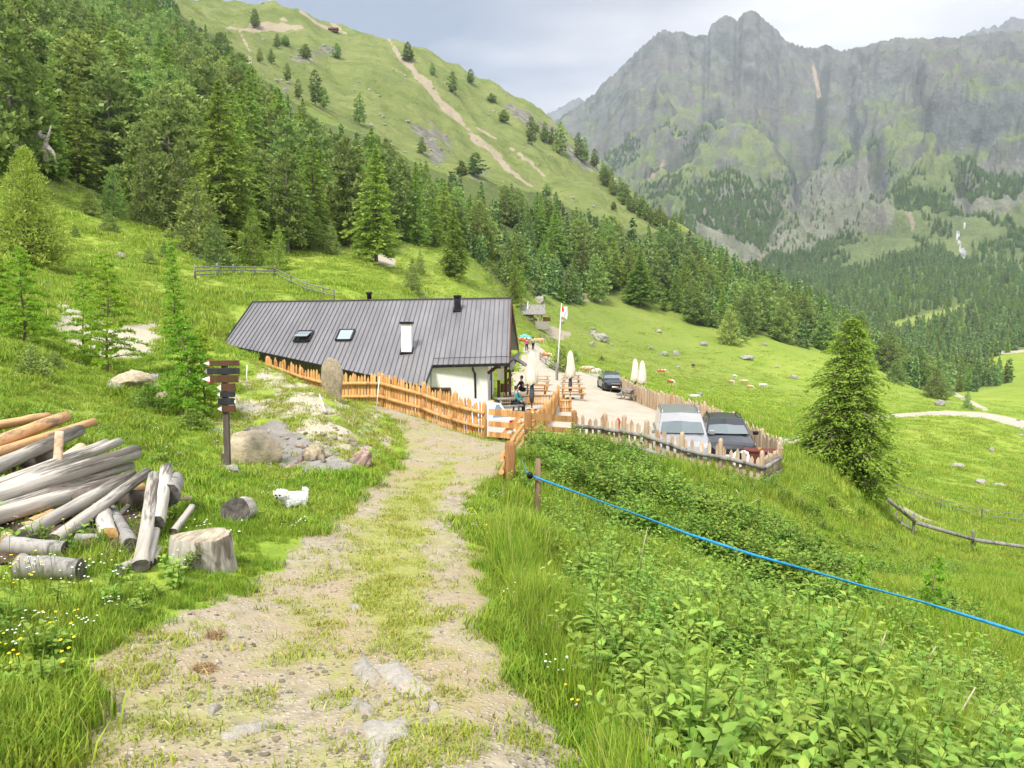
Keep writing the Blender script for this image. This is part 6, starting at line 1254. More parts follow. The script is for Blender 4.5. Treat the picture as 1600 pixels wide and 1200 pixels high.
def person(p, rz, lab, top, legs, pose='stand', hat=None):
    root = thing('person', lab, 'person', p, rz)
    if pose == 'stand': hip, kn, ft, sh = .92, [(.10, -.06, .50), (-.10, .12, .50)], [(.11, -.14, .07), (-.11, .26, .09)], 1.42
    else: hip, kn, ft, sh = .50, [(.12, -.44, .50), (-.12, -.44, .50)], [(.12, -.46, .07), (-.12, -.46, .07)], .98
    lean = 0 if pose == 'stand' else -.10; cx = lambda f: lean*f
    nd = [(0, 0, hip, .13), (0, cx(.5), (hip+sh)/2, .12), (0, cx(.9), sh-.05, .14), (0, cx(1), sh+.08, .055), (0, cx(1)-.01, sh+.19, .085), (0, cx(1), sh+.28, .08)]; ed = [(0, 1), (1, 2), (2, 3), (3, 4), (4, 5)]
    arms = []
    for s_ in (1, -1):
        k = kn[0] if s_ > 0 else kn[1]; f = ft[0] if s_ > 0 else ft[1]; i = len(nd); nd += [(s_*.10, 0, hip-.03, .09), (k[0], k[1], k[2], .06), (f[0], f[1], f[2], .045), (f[0], f[1]-.13, .04, .035)]; ed += [(0, i), (i, i+1), (i+1, i+2), (i+2, i+3)]
        i = len(nd); e = (s_*.27, cx(.8)-.02 if pose == 'stand' else cx(.8)-.18, sh-.30); h_ = (s_*.24, -.20 if pose == 'stand' else -.40, sh-.50+(.12 if pose != 'stand' else .1)); nd += [(s_*.17, cx(.95), sh-.04, .06), (*e, .045), (*h_, .03), (h_[0], h_[1]-.07, h_[2]-.04, .03)]; ed += [(2, i), (i, i+1), (i+1, i+2), (i+2, i+3)]; arms.append((nd[i], nd[i+1], nd[i+2]))
    skinned('body', nd, ed, M_skin, root)
    g1 = lambda q, d: (q[0], q[1], q[2], q[3]+d)
    t = [g1(nd[0], .02), g1(nd[1], .03), g1(nd[2], .03)]; te = [(0, 1), (1, 2)]
    for a, b, c_ in arms: i = len(t); t += [g1(a, .018), g1(b, .018), (c_[0]*.98, c_[1]*.9+b[1]*.1, c_[2]*.9+b[2]*.1, .042)]; te += [(2, i), (i, i+1), (i+1, i+2)]
    skinned('jacket', t, te, top, root)
    l = [g1(nd[0], .015)]; le = []
    for i in (6, 14): k = len(l); l += [g1(nd[i], .02), g1(nd[i+1], .02), g1(nd[i+2], .02)]; le += [(0, k), (k, k+1), (k+1, k+2)]
    skinned('trousers', l, le, legs, root)
    h_ = MB(); hx = nd[5]; h_.lathe([(.085, -.10), (.10, -.02), (.092, .05), (.05, .095), (.0, .10)], 12, (0, hx[1]+.022, hx[2])); h_.build('hair', hat or M_hair, root, True)
    n_ = MB(); n_.raw([(-.015, hx[1]-.085, hx[2]-.10), (.015, hx[1]-.085, hx[2]-.10), (0, hx[1]-.115, hx[2]-.09), (0, hx[1]-.085, hx[2]-.04)], [(0, 1, 2), (0, 2, 3), (1, 3, 2), (0, 3, 1)]); n_.build('nose', M_skin, root)
    for nm in (('backpack',) if pose == 'stand' and 'pink' not in lab else ()): b = MB(); b.box((0, .19, sh-.2), (.28, .16, .44)); b.build(nm, M_slate, root, False, .04)
    return root
person(PY(804, 642, 38.6)+Vector((0, -.1, 0)), 1.3, 'person in a teal jacket and dark trousers sitting at the terrace table', cloth('teal_cloth', (.02, .22, .22)), cloth('dark_cloth', (.03, .03, .04)), 'sit')
person(PY(817, 611, 49)+Vector((0, 0, .02)), -1.2, 'person in black sitting at the orange table behind the terrace fence', cloth('black_cloth', (.02, .02, .025)), cloth('black_trousers', (.02, .02, .02)), 'sit')
person(G(823, 549, 100), 3.3, 'hiker in a bright pink top walking on the track', cloth('pink_cloth', (.62, .03, .30)), cloth('black_leggings', (.02, .02, .025)))
person(G(833, 547, 100), 3.0, 'hiker in a grey-blue top walking right of the pink one', cloth('greyblue_cloth', (.22, .27, .36)), cloth('black_shorts', (.02, .02, .03)))
def cow_parts(body, patch, key):
    nd = [(0, .62, 1.05, (.26, .30)), (0, .2, 1.0, (.30, .33)), (0, -.3, 1.0, (.29, .33)), (0, -.68, 1.08, (.22, .27)), (0, -.95, 1.15, .15), (0, -1.18, 1.0, .12), (0, -1.38, .80, .10), (0, -1.50, .66, .075)]
    ed = [(i, i+1) for i in range(7)]
    for s_ in (1, -1):
        i = len(nd); nd += [(s_*.17, -.62, .80, .13), (s_*.17, -.60, .48, .065), (s_*.17, -.62, .08, .05), (s_*.17, -.66, .02, .055)]; ed += [(3, i), (i, i+1), (i+1, i+2), (i+2, i+3)]
        i = len(nd); nd += [(s_*.18, .60, .82, .15), (s_*.18, .55, .58, .09), (s_*.18, .72, .42, .055), (s_*.18, .66, .08, .048), (s_*.18, .62, .02, .052)]; ed += [(0, i), (i, i+1), (i+1, i+2), (i+2, i+3), (i+3, i+4)]
        i = len(nd); nd += [(s_*.10, -1.17, 1.10, .04), (s_*.24, -1.16, 1.12, .03)]; ed += [(5, i), (i, i+1)]
    i = len(nd); nd += [(0, .92, 1.12, .03), (0, 1.0, .8, .022), (0, .99, .5, .045)]; ed += [(0, i), (i, i+1), (i+1, i+2)]
    i = len(nd); nd += [(0, .38, .70, .12)]; ed += [(1, i)]
    m, nt, b = newmat(key); n = noise(nt, 1.6, 3, .5, coords(nt)); nt.links.new(ramp(nt, n, (.52, body), (.56, patch)), b.inputs['Base Color']); b.inputs['Roughness'].default_value = .85
    return nd, ed, m
CB = cow_parts((.42, .14, .045), (.62, .55, .46), 'brown_cow_hide'); CT = cow_parts((.50, .33, .18), (.66, .58, .46), 'tan_cow_hide'); CW = cow_parts((.58, .56, .52), (.66, .64, .60), 'white_cow_hide'); CD = cow_parts((.10, .07, .055), (.2, .15, .11), 'dark_cow_hide')
for px, py, K, rz, s_, lab, ym in ((1033, 586, CB, 1.4, 1, 'red-brown cow with white belly in the pasture behind the parasols', 80), (1047, 603, CB, .4, .9, 'red-brown calf below the other brown cow', 80), (1083, 575, CD, .2, .85, 'dark brown cow facing the camera high in the pasture', 80),
        (1142, 602, CT, .3, .9, 'leftmost of the three tan cows grazing together', 80), (1161, 601, CT, 1.2, .9, 'middle one of the three tan cows grazing together', 80), (1171, 610, CT, .5, .9, 'lowest of the three tan cows grazing together', 80), (1147, 592, CW, .2, .8, 'whitish calf just above the three tan cows', 80), (1191, 607, CW, 1.0, .9, 'white and grey cow right of the tan ones', 80),
        (916, 584, CT, 1.5, .85, 'pale tan cow standing at the track behind the black estate car', 66), (927, 588, CW, 1.7, .85, 'cream cow right beside the pale tan one', 66), (818, 540, CB, 1.5, .9, 'orange-brown cow on the track beside the pink hiker', 100), (843, 541, CT, -1.5, .95, 'pale cow standing right of the hikers', 100), (852, 562, CB, 1.0, .75, 'orange-brown calf below the track fence', 80), (1084, 625, CW, 1.2, .55, 'small white sheep beyond the board fence', 60)):
    p = G(px, py, ym); o = skinned('cow', K[0], K[1], K[2], None, p-Vector((0, 0, .03)), rz, 1); o.scale = (s_,)*3; tag(o, lab, 'cow' if 'sheep' not in lab else 'sheep')
    if 'sheep' in lab: o.name = 'sheep'
def dog():
    p = PY(458, 800, 10.35); root = thing('dog', 'small fluffy white dog looking at the camera from the grass', 'dog', p, R_(-48)); s = 1.0
    # local: head toward -Y
    nd = [(0, .12, .155, .10), (0, .02, .155, .108), (0, -.07, .165, .108), (0, -.125, .215, .075), (.02, -.17, .262, .088), (.045, -.225, .235, .042)]; ed = [(i, i+1) for i in range(5)]
    for x in (.05, -.05):
        i = len(nd); nd += [(x, -.09, .10, .038), (x, -.095, .05, .028), (x, -.11, .018, .026)]; ed += [(2, i), (i, i+1), (i+1, i+2)]
        i = len(nd); nd += [(x, .13, .11, .045), (x, .10, .075, .032), (x, .15, .04, .025), (x, .135, .016, .025)]; ed += [(0, i), (i, i+1), (i+1, i+2), (i+2, i+3)]
    i = len(nd); nd += [(0, .20, .21, .03), (0, .20, .26, .035), (0, .15, .275, .03)]; ed += [(0, i), (i, i+1), (i+1, i+2)]
    M_fur, nt, b = newmat('white_fur'); b.inputs['Base Color'].default_value = (.86, .85, .82, 1); b.inputs['Roughness'].default_value = .95
    skinned('body', nd, ed, M_fur, root)
    g = np.random.default_rng(3); cd = Cards()
    for a, b_ in ed:
        A, B = np.array(nd[a][:3]), np.array(nd[b_][:3]); m = 300 if max(nd[a][3], nd[b_][3]) > .05 else 90; t = g.random(m)[:, None]; d = norm(g.normal(size=(m, 3))); ax_ = norm(B-A+1e-6); d = norm(d-.7*(d@ax_)[:, None]*ax_); r = nd[a][3]*(1-t)+nd[b_][3]*t; c_ = A*(1-t)+B*t+d*r*.95
        dir_ = norm(d*.8+np.array([0, .15, -.55])+g.normal(size=(m, 3))*.25); l = g.uniform(.025, .045, m); cd.add(c_-d*.006, dir_, norm(np.cross(dir_, d+g.normal(size=(m, 3))*.1)), l, l*.4, g.random(m))
    mk('fur', cd.mesh('fur', M_fur), root)
    hc = Vector((.02, -.175, .255)); fw = Vector((.62, -.78, -.08)).normalized(); sd_ = fw.cross(Vector((0, 0, 1))).normalized()
    for s_ in (-1, 1): e = MB(); e.lathe([(0, -.014), (.012, -.009), (.015, 0), (.012, .009), (0, .014)], 8, tuple(hc+fw*.10+sd_*s_*.028+Vector((0, 0, .012)))); e.build('eye', M_black, root, True)
    n_ = MB(); n_.lathe([(0, -.014), (.013, -.009), (.017, 0), (.013, .009), (0, .014)], 8, tuple(hc+fw*.13+Vector((0, 0, -.012)))); n_.build('nose', M_black, root, True)
    for s_ in (-1, 1):
        c2 = Cards(); m = 120; c_ = np.array(hc+sd_*s_*.075)[None]+g.normal(size=(m, 3))*np.array([.012, .012, .02]); dir_ = norm(np.array([0, 0, -1.])+g.normal(size=(m, 3))*.2); l = g.uniform(.03, .05, m); c2.add(c_, dir_, norm(np.cross(dir_, g.normal(size=(m, 3)))), l, l*.3, g.random(m)); mk('ear', c2.mesh('ear', M_fur), root)
dog()
# ------------------------------------------------------------------ grass, weeds, flowers, gravel
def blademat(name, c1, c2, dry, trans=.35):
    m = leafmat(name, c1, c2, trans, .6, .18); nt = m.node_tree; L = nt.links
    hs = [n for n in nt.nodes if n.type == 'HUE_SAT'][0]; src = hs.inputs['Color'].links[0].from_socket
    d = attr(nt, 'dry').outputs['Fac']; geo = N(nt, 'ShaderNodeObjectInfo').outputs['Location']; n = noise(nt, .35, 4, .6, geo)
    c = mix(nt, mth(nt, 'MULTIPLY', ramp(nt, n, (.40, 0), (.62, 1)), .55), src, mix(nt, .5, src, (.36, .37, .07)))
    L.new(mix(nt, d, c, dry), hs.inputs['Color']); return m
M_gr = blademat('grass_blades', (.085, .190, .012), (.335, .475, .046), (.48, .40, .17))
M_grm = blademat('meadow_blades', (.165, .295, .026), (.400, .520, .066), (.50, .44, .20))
M_dry = simple('dry_stalk', (.34, .27, .16), (.56, .48, .33), 9, .9)
M_moss = blademat('short_path_grass', (.215, .290, .030), (.410, .450, .070), (.55, .45, .22), .3)
def tuft(seed, n, r, h, w_, mat, dryp=.08, bend=.5):
    g = np.random.default_rng(seed); a = g.uniform(0, 6.28, n); rr = r*np.sqrt(g.random(n)); b = np.stack([rr*np.cos(a), rr*np.sin(a), np.full(n, -.02)], 1)
    hh = h*g.uniform(.45, 1.1, n); az = g.uniform(0, 6.28, n); bd = g.uniform(.1, 1, n)*bend*hh; d = np.stack([np.cos(az), np.sin(az), np.zeros(n)], 1); s_ = np.stack([-np.sin(az), np.cos(az), np.zeros(n)], 1)*(w_*g.uniform(.6, 1.2, n)/2)[:, None]
    p1 = b+d*(bd*.25)[:, None]+np.array([0, 0, 1])*(hh*.55)[:, None]; p2 = b+d*bd[:, None]+np.array([0, 0, 1])*(hh*(1-.25*bd/np.maximum(hh, .01)))[:, None]
    v = np.stack([b-s_, b+s_, p1+s_*.8, p1-s_*.8, p2+s_*.1, p2-s_*.1], 1).reshape(-1, 3); i = np.arange(n)[:, None]*6; f = np.concatenate([i+np.array([0, 1, 2, 3]), i+np.array([3, 2, 4, 5])])
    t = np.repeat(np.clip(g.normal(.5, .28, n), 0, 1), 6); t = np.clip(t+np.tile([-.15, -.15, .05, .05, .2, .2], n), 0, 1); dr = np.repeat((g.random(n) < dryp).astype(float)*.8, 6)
    return mesh_np('tuft', v, f, mat, False, {'tint': t, 'dry': dr})
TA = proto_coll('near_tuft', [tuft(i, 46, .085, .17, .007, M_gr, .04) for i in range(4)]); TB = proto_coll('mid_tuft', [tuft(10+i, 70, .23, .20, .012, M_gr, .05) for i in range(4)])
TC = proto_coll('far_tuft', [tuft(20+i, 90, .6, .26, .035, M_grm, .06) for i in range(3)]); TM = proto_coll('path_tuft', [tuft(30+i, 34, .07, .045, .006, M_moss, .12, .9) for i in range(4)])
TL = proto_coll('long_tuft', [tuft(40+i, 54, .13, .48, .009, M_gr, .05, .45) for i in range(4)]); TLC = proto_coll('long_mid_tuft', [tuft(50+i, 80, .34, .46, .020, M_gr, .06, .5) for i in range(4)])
def sample(n, y0, y1, u0=-.74, u1=.74, seed=1, power=0.):
    g = np.random.default_rng(seed); ly = math.log(y0)+(math.log(y1)-math.log(y0))*g.random(n)**(1-power); y = np.exp(ly); u = g.uniform(u0, u1, n); x = u*y; return x, y, H(x, y), bil(pathm, UG, SG, u, ly), bil(lotm, UG, SG, u, ly), g
def sprinkle(name, n, y0, y1, coll, k, keep, scl, label, cat='grass', u0=-.74, u1=.74, seed=1, tiltamp=.12):
    x, y, z, pm, lm_, g = sample(n, y0, y1, u0, u1, seed); px, py = proj(x, y, z); ok = keep(x, y, z, px, py, pm, lm_, g); x, y, z, px, py = x[ok], y[ok], z[ok], px[ok], py[ok]; m = len(x)
    s_ = scl(x, y, px, py, g); print(name, m); return scatter(name, np.stack([x, y, z], -1), g.uniform(0, 6.28, m), s_, g.integers(0, k, m), coll, label, cat, (g.normal(size=m)*tiltamp, g.normal(size=m)*tiltamp))
road_near = lambda x, y: bil(roadm, UG, SG, x/y, np.log(y))
moundf = lambda x, y: bil(moundm, UG, SG, x/y, np.log(y)); soilf = lambda x, y: bil(soil, UG, SG, x/y, np.log(y))
nz_ = lambda x, y, s, k: fbm(x/s, y/s, 3, k)
weed_poly = [(842,850),(865,960),(930,1060),(1060,1230),(1500,4500),(3800,4500),(1700,1230),(1700,1130),(1500,1075),(1400,1035),(1290,985),(1230,948),(1150,905),(1060,868),(960,828),(870,800)]
bush_poly = [(850,702),(920,690),(980,695),(1010,735),(990,765),(1100,805),(1180,845),(1260,885),(1330,930),(1300,965),(1200,925),(1100,880),(1000,840),(940,800),(880,775),(860,740)]
rightbank = lambda px, py: (px > np.interp(py, [690, 750, 830, 900, 1000, 1100, 1200], [800, 775, 765, 790, 830, 890, 960]))
short = lambda x, y, px, py, g: (.55+.75*np.clip(nz_(x, y, 1.2, 5)+.5, 0, 1.2))*g.uniform(.7, 1.25, len(x))
keepg = lambda x, y, z, px, py, pm, lm_, g: ((bil(rockm, UG, SG, x/y, np.log(y)) < .35) | (y > 100) | (g.random(len(x)) < .1)) & (pm < .35+.4*g.random(len(x))**2) & (lm_ < .4) & (soilf(x, y) < .45+.3*g.random(len(x))) & (moundf(x, y)*g.random(len(x)) < .13+.30*nz_(x, y, .7, 9)) & (road_near(x, y) < .4) & ((y > 11) | (poly_d([(-60,700),(150,650),(215,700),(265,745),(262,830),(250,900),(215,925),(150,945),(-60,960)], px, py) < 0) | (g.random(len(x)) < .2))
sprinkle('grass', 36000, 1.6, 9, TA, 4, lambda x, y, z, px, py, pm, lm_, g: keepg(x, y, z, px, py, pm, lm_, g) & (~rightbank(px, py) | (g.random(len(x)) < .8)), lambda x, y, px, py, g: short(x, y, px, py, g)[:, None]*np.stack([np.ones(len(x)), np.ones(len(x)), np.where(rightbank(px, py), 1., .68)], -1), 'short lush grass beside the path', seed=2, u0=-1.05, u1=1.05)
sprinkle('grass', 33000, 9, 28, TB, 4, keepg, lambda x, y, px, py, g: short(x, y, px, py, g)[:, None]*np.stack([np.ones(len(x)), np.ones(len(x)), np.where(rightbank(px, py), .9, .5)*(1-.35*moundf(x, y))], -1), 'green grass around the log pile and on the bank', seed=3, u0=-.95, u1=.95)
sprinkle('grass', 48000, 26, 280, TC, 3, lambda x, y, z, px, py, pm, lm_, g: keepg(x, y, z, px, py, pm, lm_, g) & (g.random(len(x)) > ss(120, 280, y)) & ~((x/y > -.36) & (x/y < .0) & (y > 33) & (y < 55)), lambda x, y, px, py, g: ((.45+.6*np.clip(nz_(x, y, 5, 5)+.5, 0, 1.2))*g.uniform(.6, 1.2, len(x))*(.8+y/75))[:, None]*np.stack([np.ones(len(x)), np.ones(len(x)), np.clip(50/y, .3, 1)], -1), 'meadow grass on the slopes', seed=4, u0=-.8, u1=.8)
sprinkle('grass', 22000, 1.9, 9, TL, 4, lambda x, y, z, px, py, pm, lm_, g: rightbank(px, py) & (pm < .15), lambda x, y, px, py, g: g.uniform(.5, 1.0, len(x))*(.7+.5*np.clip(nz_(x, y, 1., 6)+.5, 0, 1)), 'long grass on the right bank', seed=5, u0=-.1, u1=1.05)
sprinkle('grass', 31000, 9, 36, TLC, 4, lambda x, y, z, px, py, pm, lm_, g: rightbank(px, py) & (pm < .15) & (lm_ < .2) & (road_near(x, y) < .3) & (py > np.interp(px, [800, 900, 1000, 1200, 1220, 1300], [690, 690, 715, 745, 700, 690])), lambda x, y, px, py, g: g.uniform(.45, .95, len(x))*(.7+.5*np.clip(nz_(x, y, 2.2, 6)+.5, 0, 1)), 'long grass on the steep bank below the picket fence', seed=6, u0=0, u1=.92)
sprinkle('grass', 40000, 1.8, 26, TM, 4, lambda x, y, z, px, py, pm, lm_, g: (pm > .3) & (g.random(len(x)) < .04+.95*np.clip(bil(strip, UG, SG, x/y, np.log(y)), 0, 1)*(nz_(x, y, .5, 3) > -.15)+.5*(nz_(x, y, .45, 8) > .24)), lambda x, y, px, py, g: g.uniform(.6, 1.5, len(x))*(1+y*.05), 'short yellowish grass growing in the path', seed=7)
sprinkle('grass', 16000, 13, 25, TM, 4, lambda x, y, z, px, py, pm, lm_, g: (moundf(x, y) > .3) & (bil(rockm, UG, SG, x/y, np.log(y)) < .3) & (pm < .4) & (g.random(len(x)) < .35+1.3*nz_(x, y, .6, 52)), lambda x, y, px, py, g: g.uniform(1.2, 3.0, len(x)), 'sparse grass sprouting on the bare mound', seed=8, u0=-.4, u1=.05)
# leafy weeds
M_nettle = leafmat('nettle_leaves', (.085, .185, .020), (.330, .470, .080), .32, .5, .22); M_bramble = leafmat('raspberry_leaves', (.070, .155, .018), (.270, .400, .060), .32, .5, .25)
def leaf(c, d, n_, L_, Wd, out_v, out_t, tint, fold=.25, droop=.3):
    s_ = np.cross(d, n_); prof = [(0, .0), (.18, .62), (.42, 1.), (.7, .62), (1., .0)]; base = len(out_v)//1
    mid = [c+d*L_*t+n_*(-droop*L_*t*t) for t, _ in prof]; L1 = [m-s_*Wd/2*w_+n_*fold*Wd*w_*.5 for m, (t, w_) in zip(mid, prof)]; R1 = [m+s_*Wd/2*w_+n_*fold*Wd*w_*.5 for m, (t, w_) in zip(mid, prof)]
    for k in range(4):
        for E in (L1, R1): out_v += [mid[k], mid[k+1], E[k+1], E[k]]; out_t += [tint]*4
def weed(seed, h, nl, L_, mat, spread=.0, stems=1, round_=.55):
    g = np.random.default_rng(seed); V = []; T_ = []; tb = MB()
    for st in range(stems):
        b0_ = np.array([g.normal()*spread, g.normal()*spread, 0]); ln = g.normal(size=2)*.13*h; hs = h*g.uniform(.75, 1.1); ax = lambda f: b0_+np.array([ln[0]*f*f, ln[1]*f*f, hs*f]); tb.tube([ax(f) for f in (0, .33, .66, 1)], [.006, .005, .004, .002], 4, False); a0 = g.uniform(0, 6.28)
        for i in range(nl):
            f = .12+.88*(i+.5)/nl; sz = L_*(1.0-.55*f**2.5)*g.uniform(.8, 1.15)*(1 if f > .25 else .7)
            for s_ in (0, math.pi):
                az = a0+i*1.57+s_+g.normal()*.2; up = g.uniform(-.1, .5)+.5*f; d = norm(np.array([math.cos(az), math.sin(az), up])); sd_ = np.array([-math.sin(az), math.cos(az), 0]); n_ = np.cross(sd_, -d); n_ = n_ if n_[2] > 0 else -n_
                leaf(ax(f)+d*sz*.18, d, n_, sz, sz*round_, V, T_, float(np.clip(.25+.5*f+g.normal()*.15, 0, 1)))
    V = np.array(V); nv = len(V); tv = np.array(tb.v); allv = np.concatenate([V, tv]); F_ = [tuple(range(i, i+4)) for i in range(0, nv, 4)]+[tuple(j+nv for j in f) for f in tb.f]
    return mesh_np('weed', allv, F_, mat, False, {'tint': np.concatenate([T_, np.full(len(tv), .4)])})
WN = proto_coll('nettle', [weed(i, .50+.06*i, 9, .095+.008*(i%3), M_nettle) for i in range(5)]+[weed(9, .45, 6, .13, M_nettle, round_=.7)]); WB = proto_coll('raspberry', [weed(20+i, .5, 6, .10, M_bramble, .14, 6, .75) for i in range(5)])
inp = lambda pl, px, py: poly_d(pl, px, py)
sprinkle('weeds', 12500, 1.9, 13.5, WN, 6, lambda x, y, z, px, py, pm, lm_, g: (inp(weed_poly, px, py) > -25+60*nz_(x, y, .8, 4)) & (pm < .05) & (x > .55+.0*y), lambda x, y, px, py, g: g.uniform(.4, 1.1, len(x))*(.75+.5*np.clip(nz_(x, y, .9, 61)+.4, 0, 1)), 'bright green nettles covering the right bank', 'weeds', 0, 1.0, 11, .16)
sprinkle('weeds', 1500, 3.6, 13, proto_coll('herb', [weed(60+i, .22, 4, .09, M_nettle, .03, 3, .6) for i in range(4)]), 4, lambda x, y, z, px, py, pm, lm_, g: (rightbank(px, py) | ((px < 300) & (g.random(len(x)) < .35))) & (pm < .2), lambda x, y, px, py, g: g.uniform(.5, 1.1, len(x)), 'low broad-leaved herbs in the grass', 'weeds', -.74, .74, 12, .2)
sprinkle('bramble', 5200, 8, 22, WB, 5, lambda x, y, z, px, py, pm, lm_, g: (inp(bush_poly, px, py) > -8+30*nz_(x, y, 1.5, 4)) & (pm < .05) & (lm_ < .1), lambda x, y, px, py, g: g.uniform(.7, 1.5, len(x))*(.7+.5*np.clip(nz_(x, y, 1.6, 2)+.4, 0, 1)), 'dark raspberry thicket along the gully and at the gate', 'bramble', 0, .5, 13, .2)
sprinkle('bramble', 2600, 12, 30, WB, 5, lambda x, y, z, px, py, pm, lm_, g: (rightbank(px, py)) & (pm < .05) & (lm_ < .1) & (nz_(x, y, 1.8, 14) > .12) & (py > np.interp(px, [800, 900, 1000, 1200, 1220, 1300], [690, 700, 725, 760, 760, 760])), lambda x, y, px, py, g: g.uniform(.5, 1.1, len(x)), 'leafy bushes dotted over the steep bank', 'bramble', 0, .6, 14, .2)
# flowers
def flower(seed, mat, h, r, n=3):
    g = np.random.default_rng(seed); mb = MB(); 
    for i in range(n):
        x, y, hh = g.normal()*.05, g.normal()*.05, h*g.uniform(.7, 1.1); mb.mi = 0; mb.tube([(x, y, 0), (x*1.2, y*1.2, hh)], .0018, 3, False); mb.mi = 1; mb.lathe([(.0, -r*.3), (r, 0), (r*.7, r*.35), (0, r*.45)], 7, (x*1.2, y*1.2, hh))
    return mesh_np('flower', mb.v, mb.f, [M_gr, mat], False, fm=mb.m)
M_yel = simple('yellow_petal', (.75, .56, .02)); M_wpt = simple('white_petal', (.74, .74, .66)); M_pnk = simple('clover_pink', (.55, .30, .42), (.72, .52, .62), 60)
FL = lambda nm, m, h, r, n: proto_coll(nm, [flower(i, m, h, r, n) for i in range(3)])
sprinkle('wildflowers', 420, 4, 14, FL('buttercup', M_yel, .22, .011, 3), 3, lambda x, y, z, px, py, pm, lm_, g: (pm < .2) & ((px < 140) & (py > 900) | (g.random(len(x)) < .12)), lambda x, y, px, py, g: g.uniform(.7, 1.2, len(x)), 'yellow buttercups in the grass', 'flowers', -.74, .74, 21)
sprinkle('wildflowers', 1300, 4, 20, FL('white_flower', M_wpt, .2, .008, 5), 3, lambda x, y, z, px, py, pm, lm_, g: (pm < .2) & (nz_(x, y, 1.0, 31) > .2), lambda x, y, px, py, g: g.uniform(.7, 1.2, len(x)), 'tiny white flowers in the grass', 'flowers', -.74, .74, 22)
sprinkle('wildflowers', 300, 2.6, 4.6, FL('clover', M_pnk, .2, .013, 1), 3, lambda x, y, z, px, py, pm, lm_, g: (pm < .1) & (px > 920) & (px < 1110) & (py > 1090) & (g.random(len(x)) < .6), lambda x, y, px, py, g: g.uniform(.8, 1.2, len(x)), 'pale pink clover heads right of the path', 'flowers', .0, .4, 23)
# gravel
PB = proto_coll('pebble', [rock_mesh(80+i, 2, .5, .4, m) for i, m in enumerate((M_flag, M_flag, M_rocky, M_flag))])
sprinkle('gravel', 9000, 1.8, 22, PB, 4, lambda x, y, z, px, py, pm, lm_, g: (pm > .35) & (g.random(len(x)) < .55+1.2*nz_(x, y, .7, 41)), lambda x, y, px, py, g: .006+.016*g.random(len(x))**3+.0006*y, 'loose stones on the dirt path', 'gravel', -.6, .3, 31, .3)
sprinkle('gravel', 3500, 13, 24, PB, 4, lambda x, y, z, px, py, pm, lm_, g: moundf(x, y) > .4, lambda x, y, px, py, g: .015+.05*g.random(len(x))**4, 'loose stones on the bare mound', 'gravel', -.4, .1, 32, .3)
STN = proto_coll('hill_stone', [rock_mesh(90+i, 2, .6, .5, M_rock) for i in range(3)])
sprinkle('hillside_stones', 5000, 340, 950, STN, 3, lambda x, y, z, px, py, pm, lm_, g: (x/y < .26) & (g.random(len(x)) < .15+nz_(x, y, 60, 41)+bil(rockm, UG, SG, x/y, np.log(y))), lambda x, y, px, py, g: .25+1.5*g.random(len(x))**5, 'scattered stones on the green mountainside', 'stones', -.7, .26, 33, .3)
sprinkle('hillside_shrubs', 9000, 340, 950, TC, 3, lambda x, y, z, px, py, pm, lm_, g: (x/y < .26) & (soilf(x, y) < .3) & (nz_(x, y, 45, 44) > .05), lambda x, y, px, py, g: .8+2.2*g.random(len(x))**2, 'low alpine shrubs and grass clumps on the mountainside', 'shrubs', -.7, .26, 34, .3)
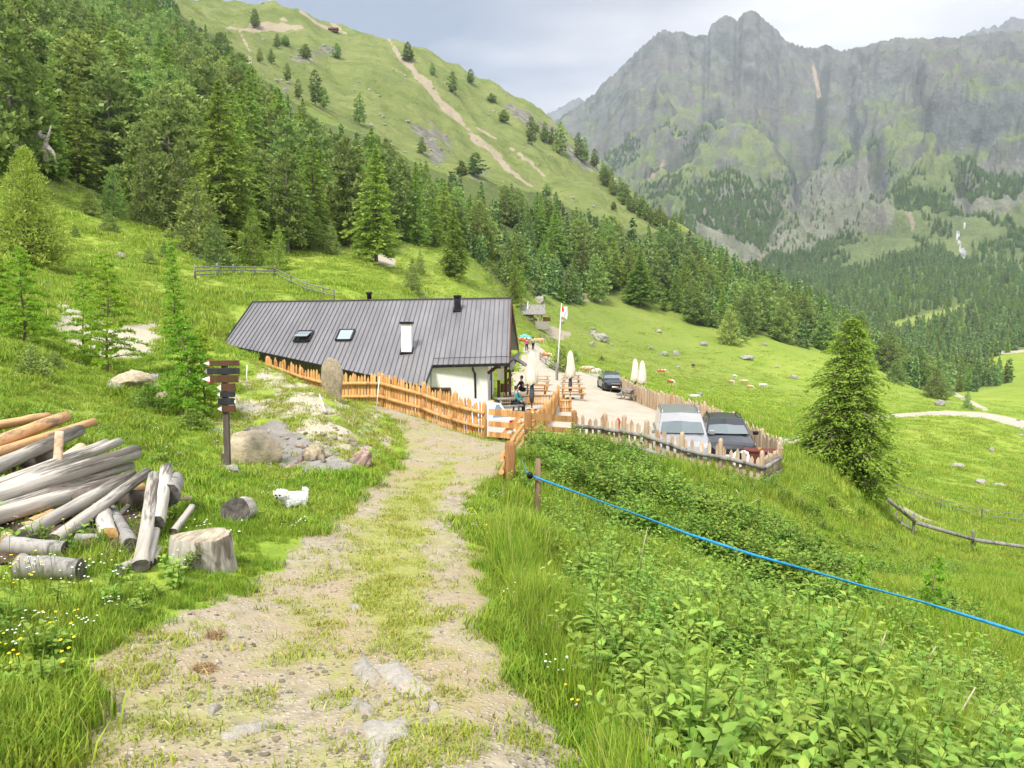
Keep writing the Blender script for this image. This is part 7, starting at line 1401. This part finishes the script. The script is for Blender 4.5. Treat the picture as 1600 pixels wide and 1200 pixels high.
# bits
for px, py, s_, lab in ((336, 996, .10, 'clump of dry brown grass in the path'), (318, 1048, .10, 'second, flatter clump of dry brown grass in the path'), (1318, 942, .3, 'pale dry grass tussock at the gully edge'), (1275, 935, .3, 'tan dry tussock left of the gully hole')):
    g = np.random.default_rng(int(px)); p = G(px, py); c_ = Cards(); m = 420; a = norm(g.normal(size=(m, 3))); a[:, 2] = np.abs(a[:, 2])*.6; pos = a*s_*g.uniform(.2, .9, m)[:, None]*np.array([1, 1, .5]); d = norm(a+g.normal(size=(m, 3))*.8+np.array([0, 0, .2])); l = g.uniform(.3, .8, m)*s_; c_.add(pos, d, norm(np.cross(d, g.normal(size=(m, 3)))), l, np.full(m, .005+s_*.01), g.random(m)); o = mk('dry_grass_clump', c_.mesh('dry_grass_clump', simple('dry_brown', (.22, .13, .07), (.46, .32, .18), 30, .9) if s_ < .2 else M_dry), None, p); tag(o, lab, 'dry grass')
for k, (pts, y, lab, r) in enumerate(((((1150,765),(1162,785),(1160,800)), 19, 'thin bare forked twig on the steep bank', .012), (((1135,800),(1160,793),(1185,780),(1180,772)), 19, 'curved yellowish dead branch lying on the bank', .02), (((1373,1022),(1385,985)), 5.6, 'dry pale stalk among the nettles, left of the others', .008), (((1485,1140),(1524,1074)), 4.6, 'long dry hollow stalk leaning in the nettles lower right', .008), (((1000,890),(1006,850),(1012,824)), 7.6, 'bare pale twig rising in front of the gully', .006), (((1540,1125),(1583,1090)), 5, 'dry stalk at the right picture edge', .006), (((1450,1030),(1462,1010)), 6, 'short pale dry stem by the gully', .006), (((1345,868),(1352,880)), 14, 'small withered grey stub in the long grass', .03))):
    q = [W(a, b, y) for a, b in pts]; mb = MB(); mb.tube([v-q[0] for v in q], [r]*(len(q)-1)+[r*.5], 6)
    tag(mb.build('dead_branch', M_dry, None, True, 0, q[0]), lab, 'branch')
# ------------------------------------------------------------------ air
def haze():
    mb = MB(); mb.box((0, 3900, 150), (10500, 9000, 3000)); me = mbmesh(mb, 'haze', [])
    m = bpy.data.materials.new('haze'); m.use_nodes = True; nt = m.node_tree; nt.nodes.clear()
    o = N(nt, 'ShaderNodeOutputMaterial'); v = N(nt, 'ShaderNodeVolumePrincipled'); v.inputs['Density'].default_value = HAZE; v.inputs['Color'].default_value = (.74, .85, 1, 1); v.inputs['Anisotropy'].default_value = .2
    nt.links.new(v.outputs[0], o.inputs['Volume']); me.materials.append(m)
    tag(mk('haze', me), 'thin bluish mountain haze', None, None, 'stuff')
HAZE = .000105
haze()
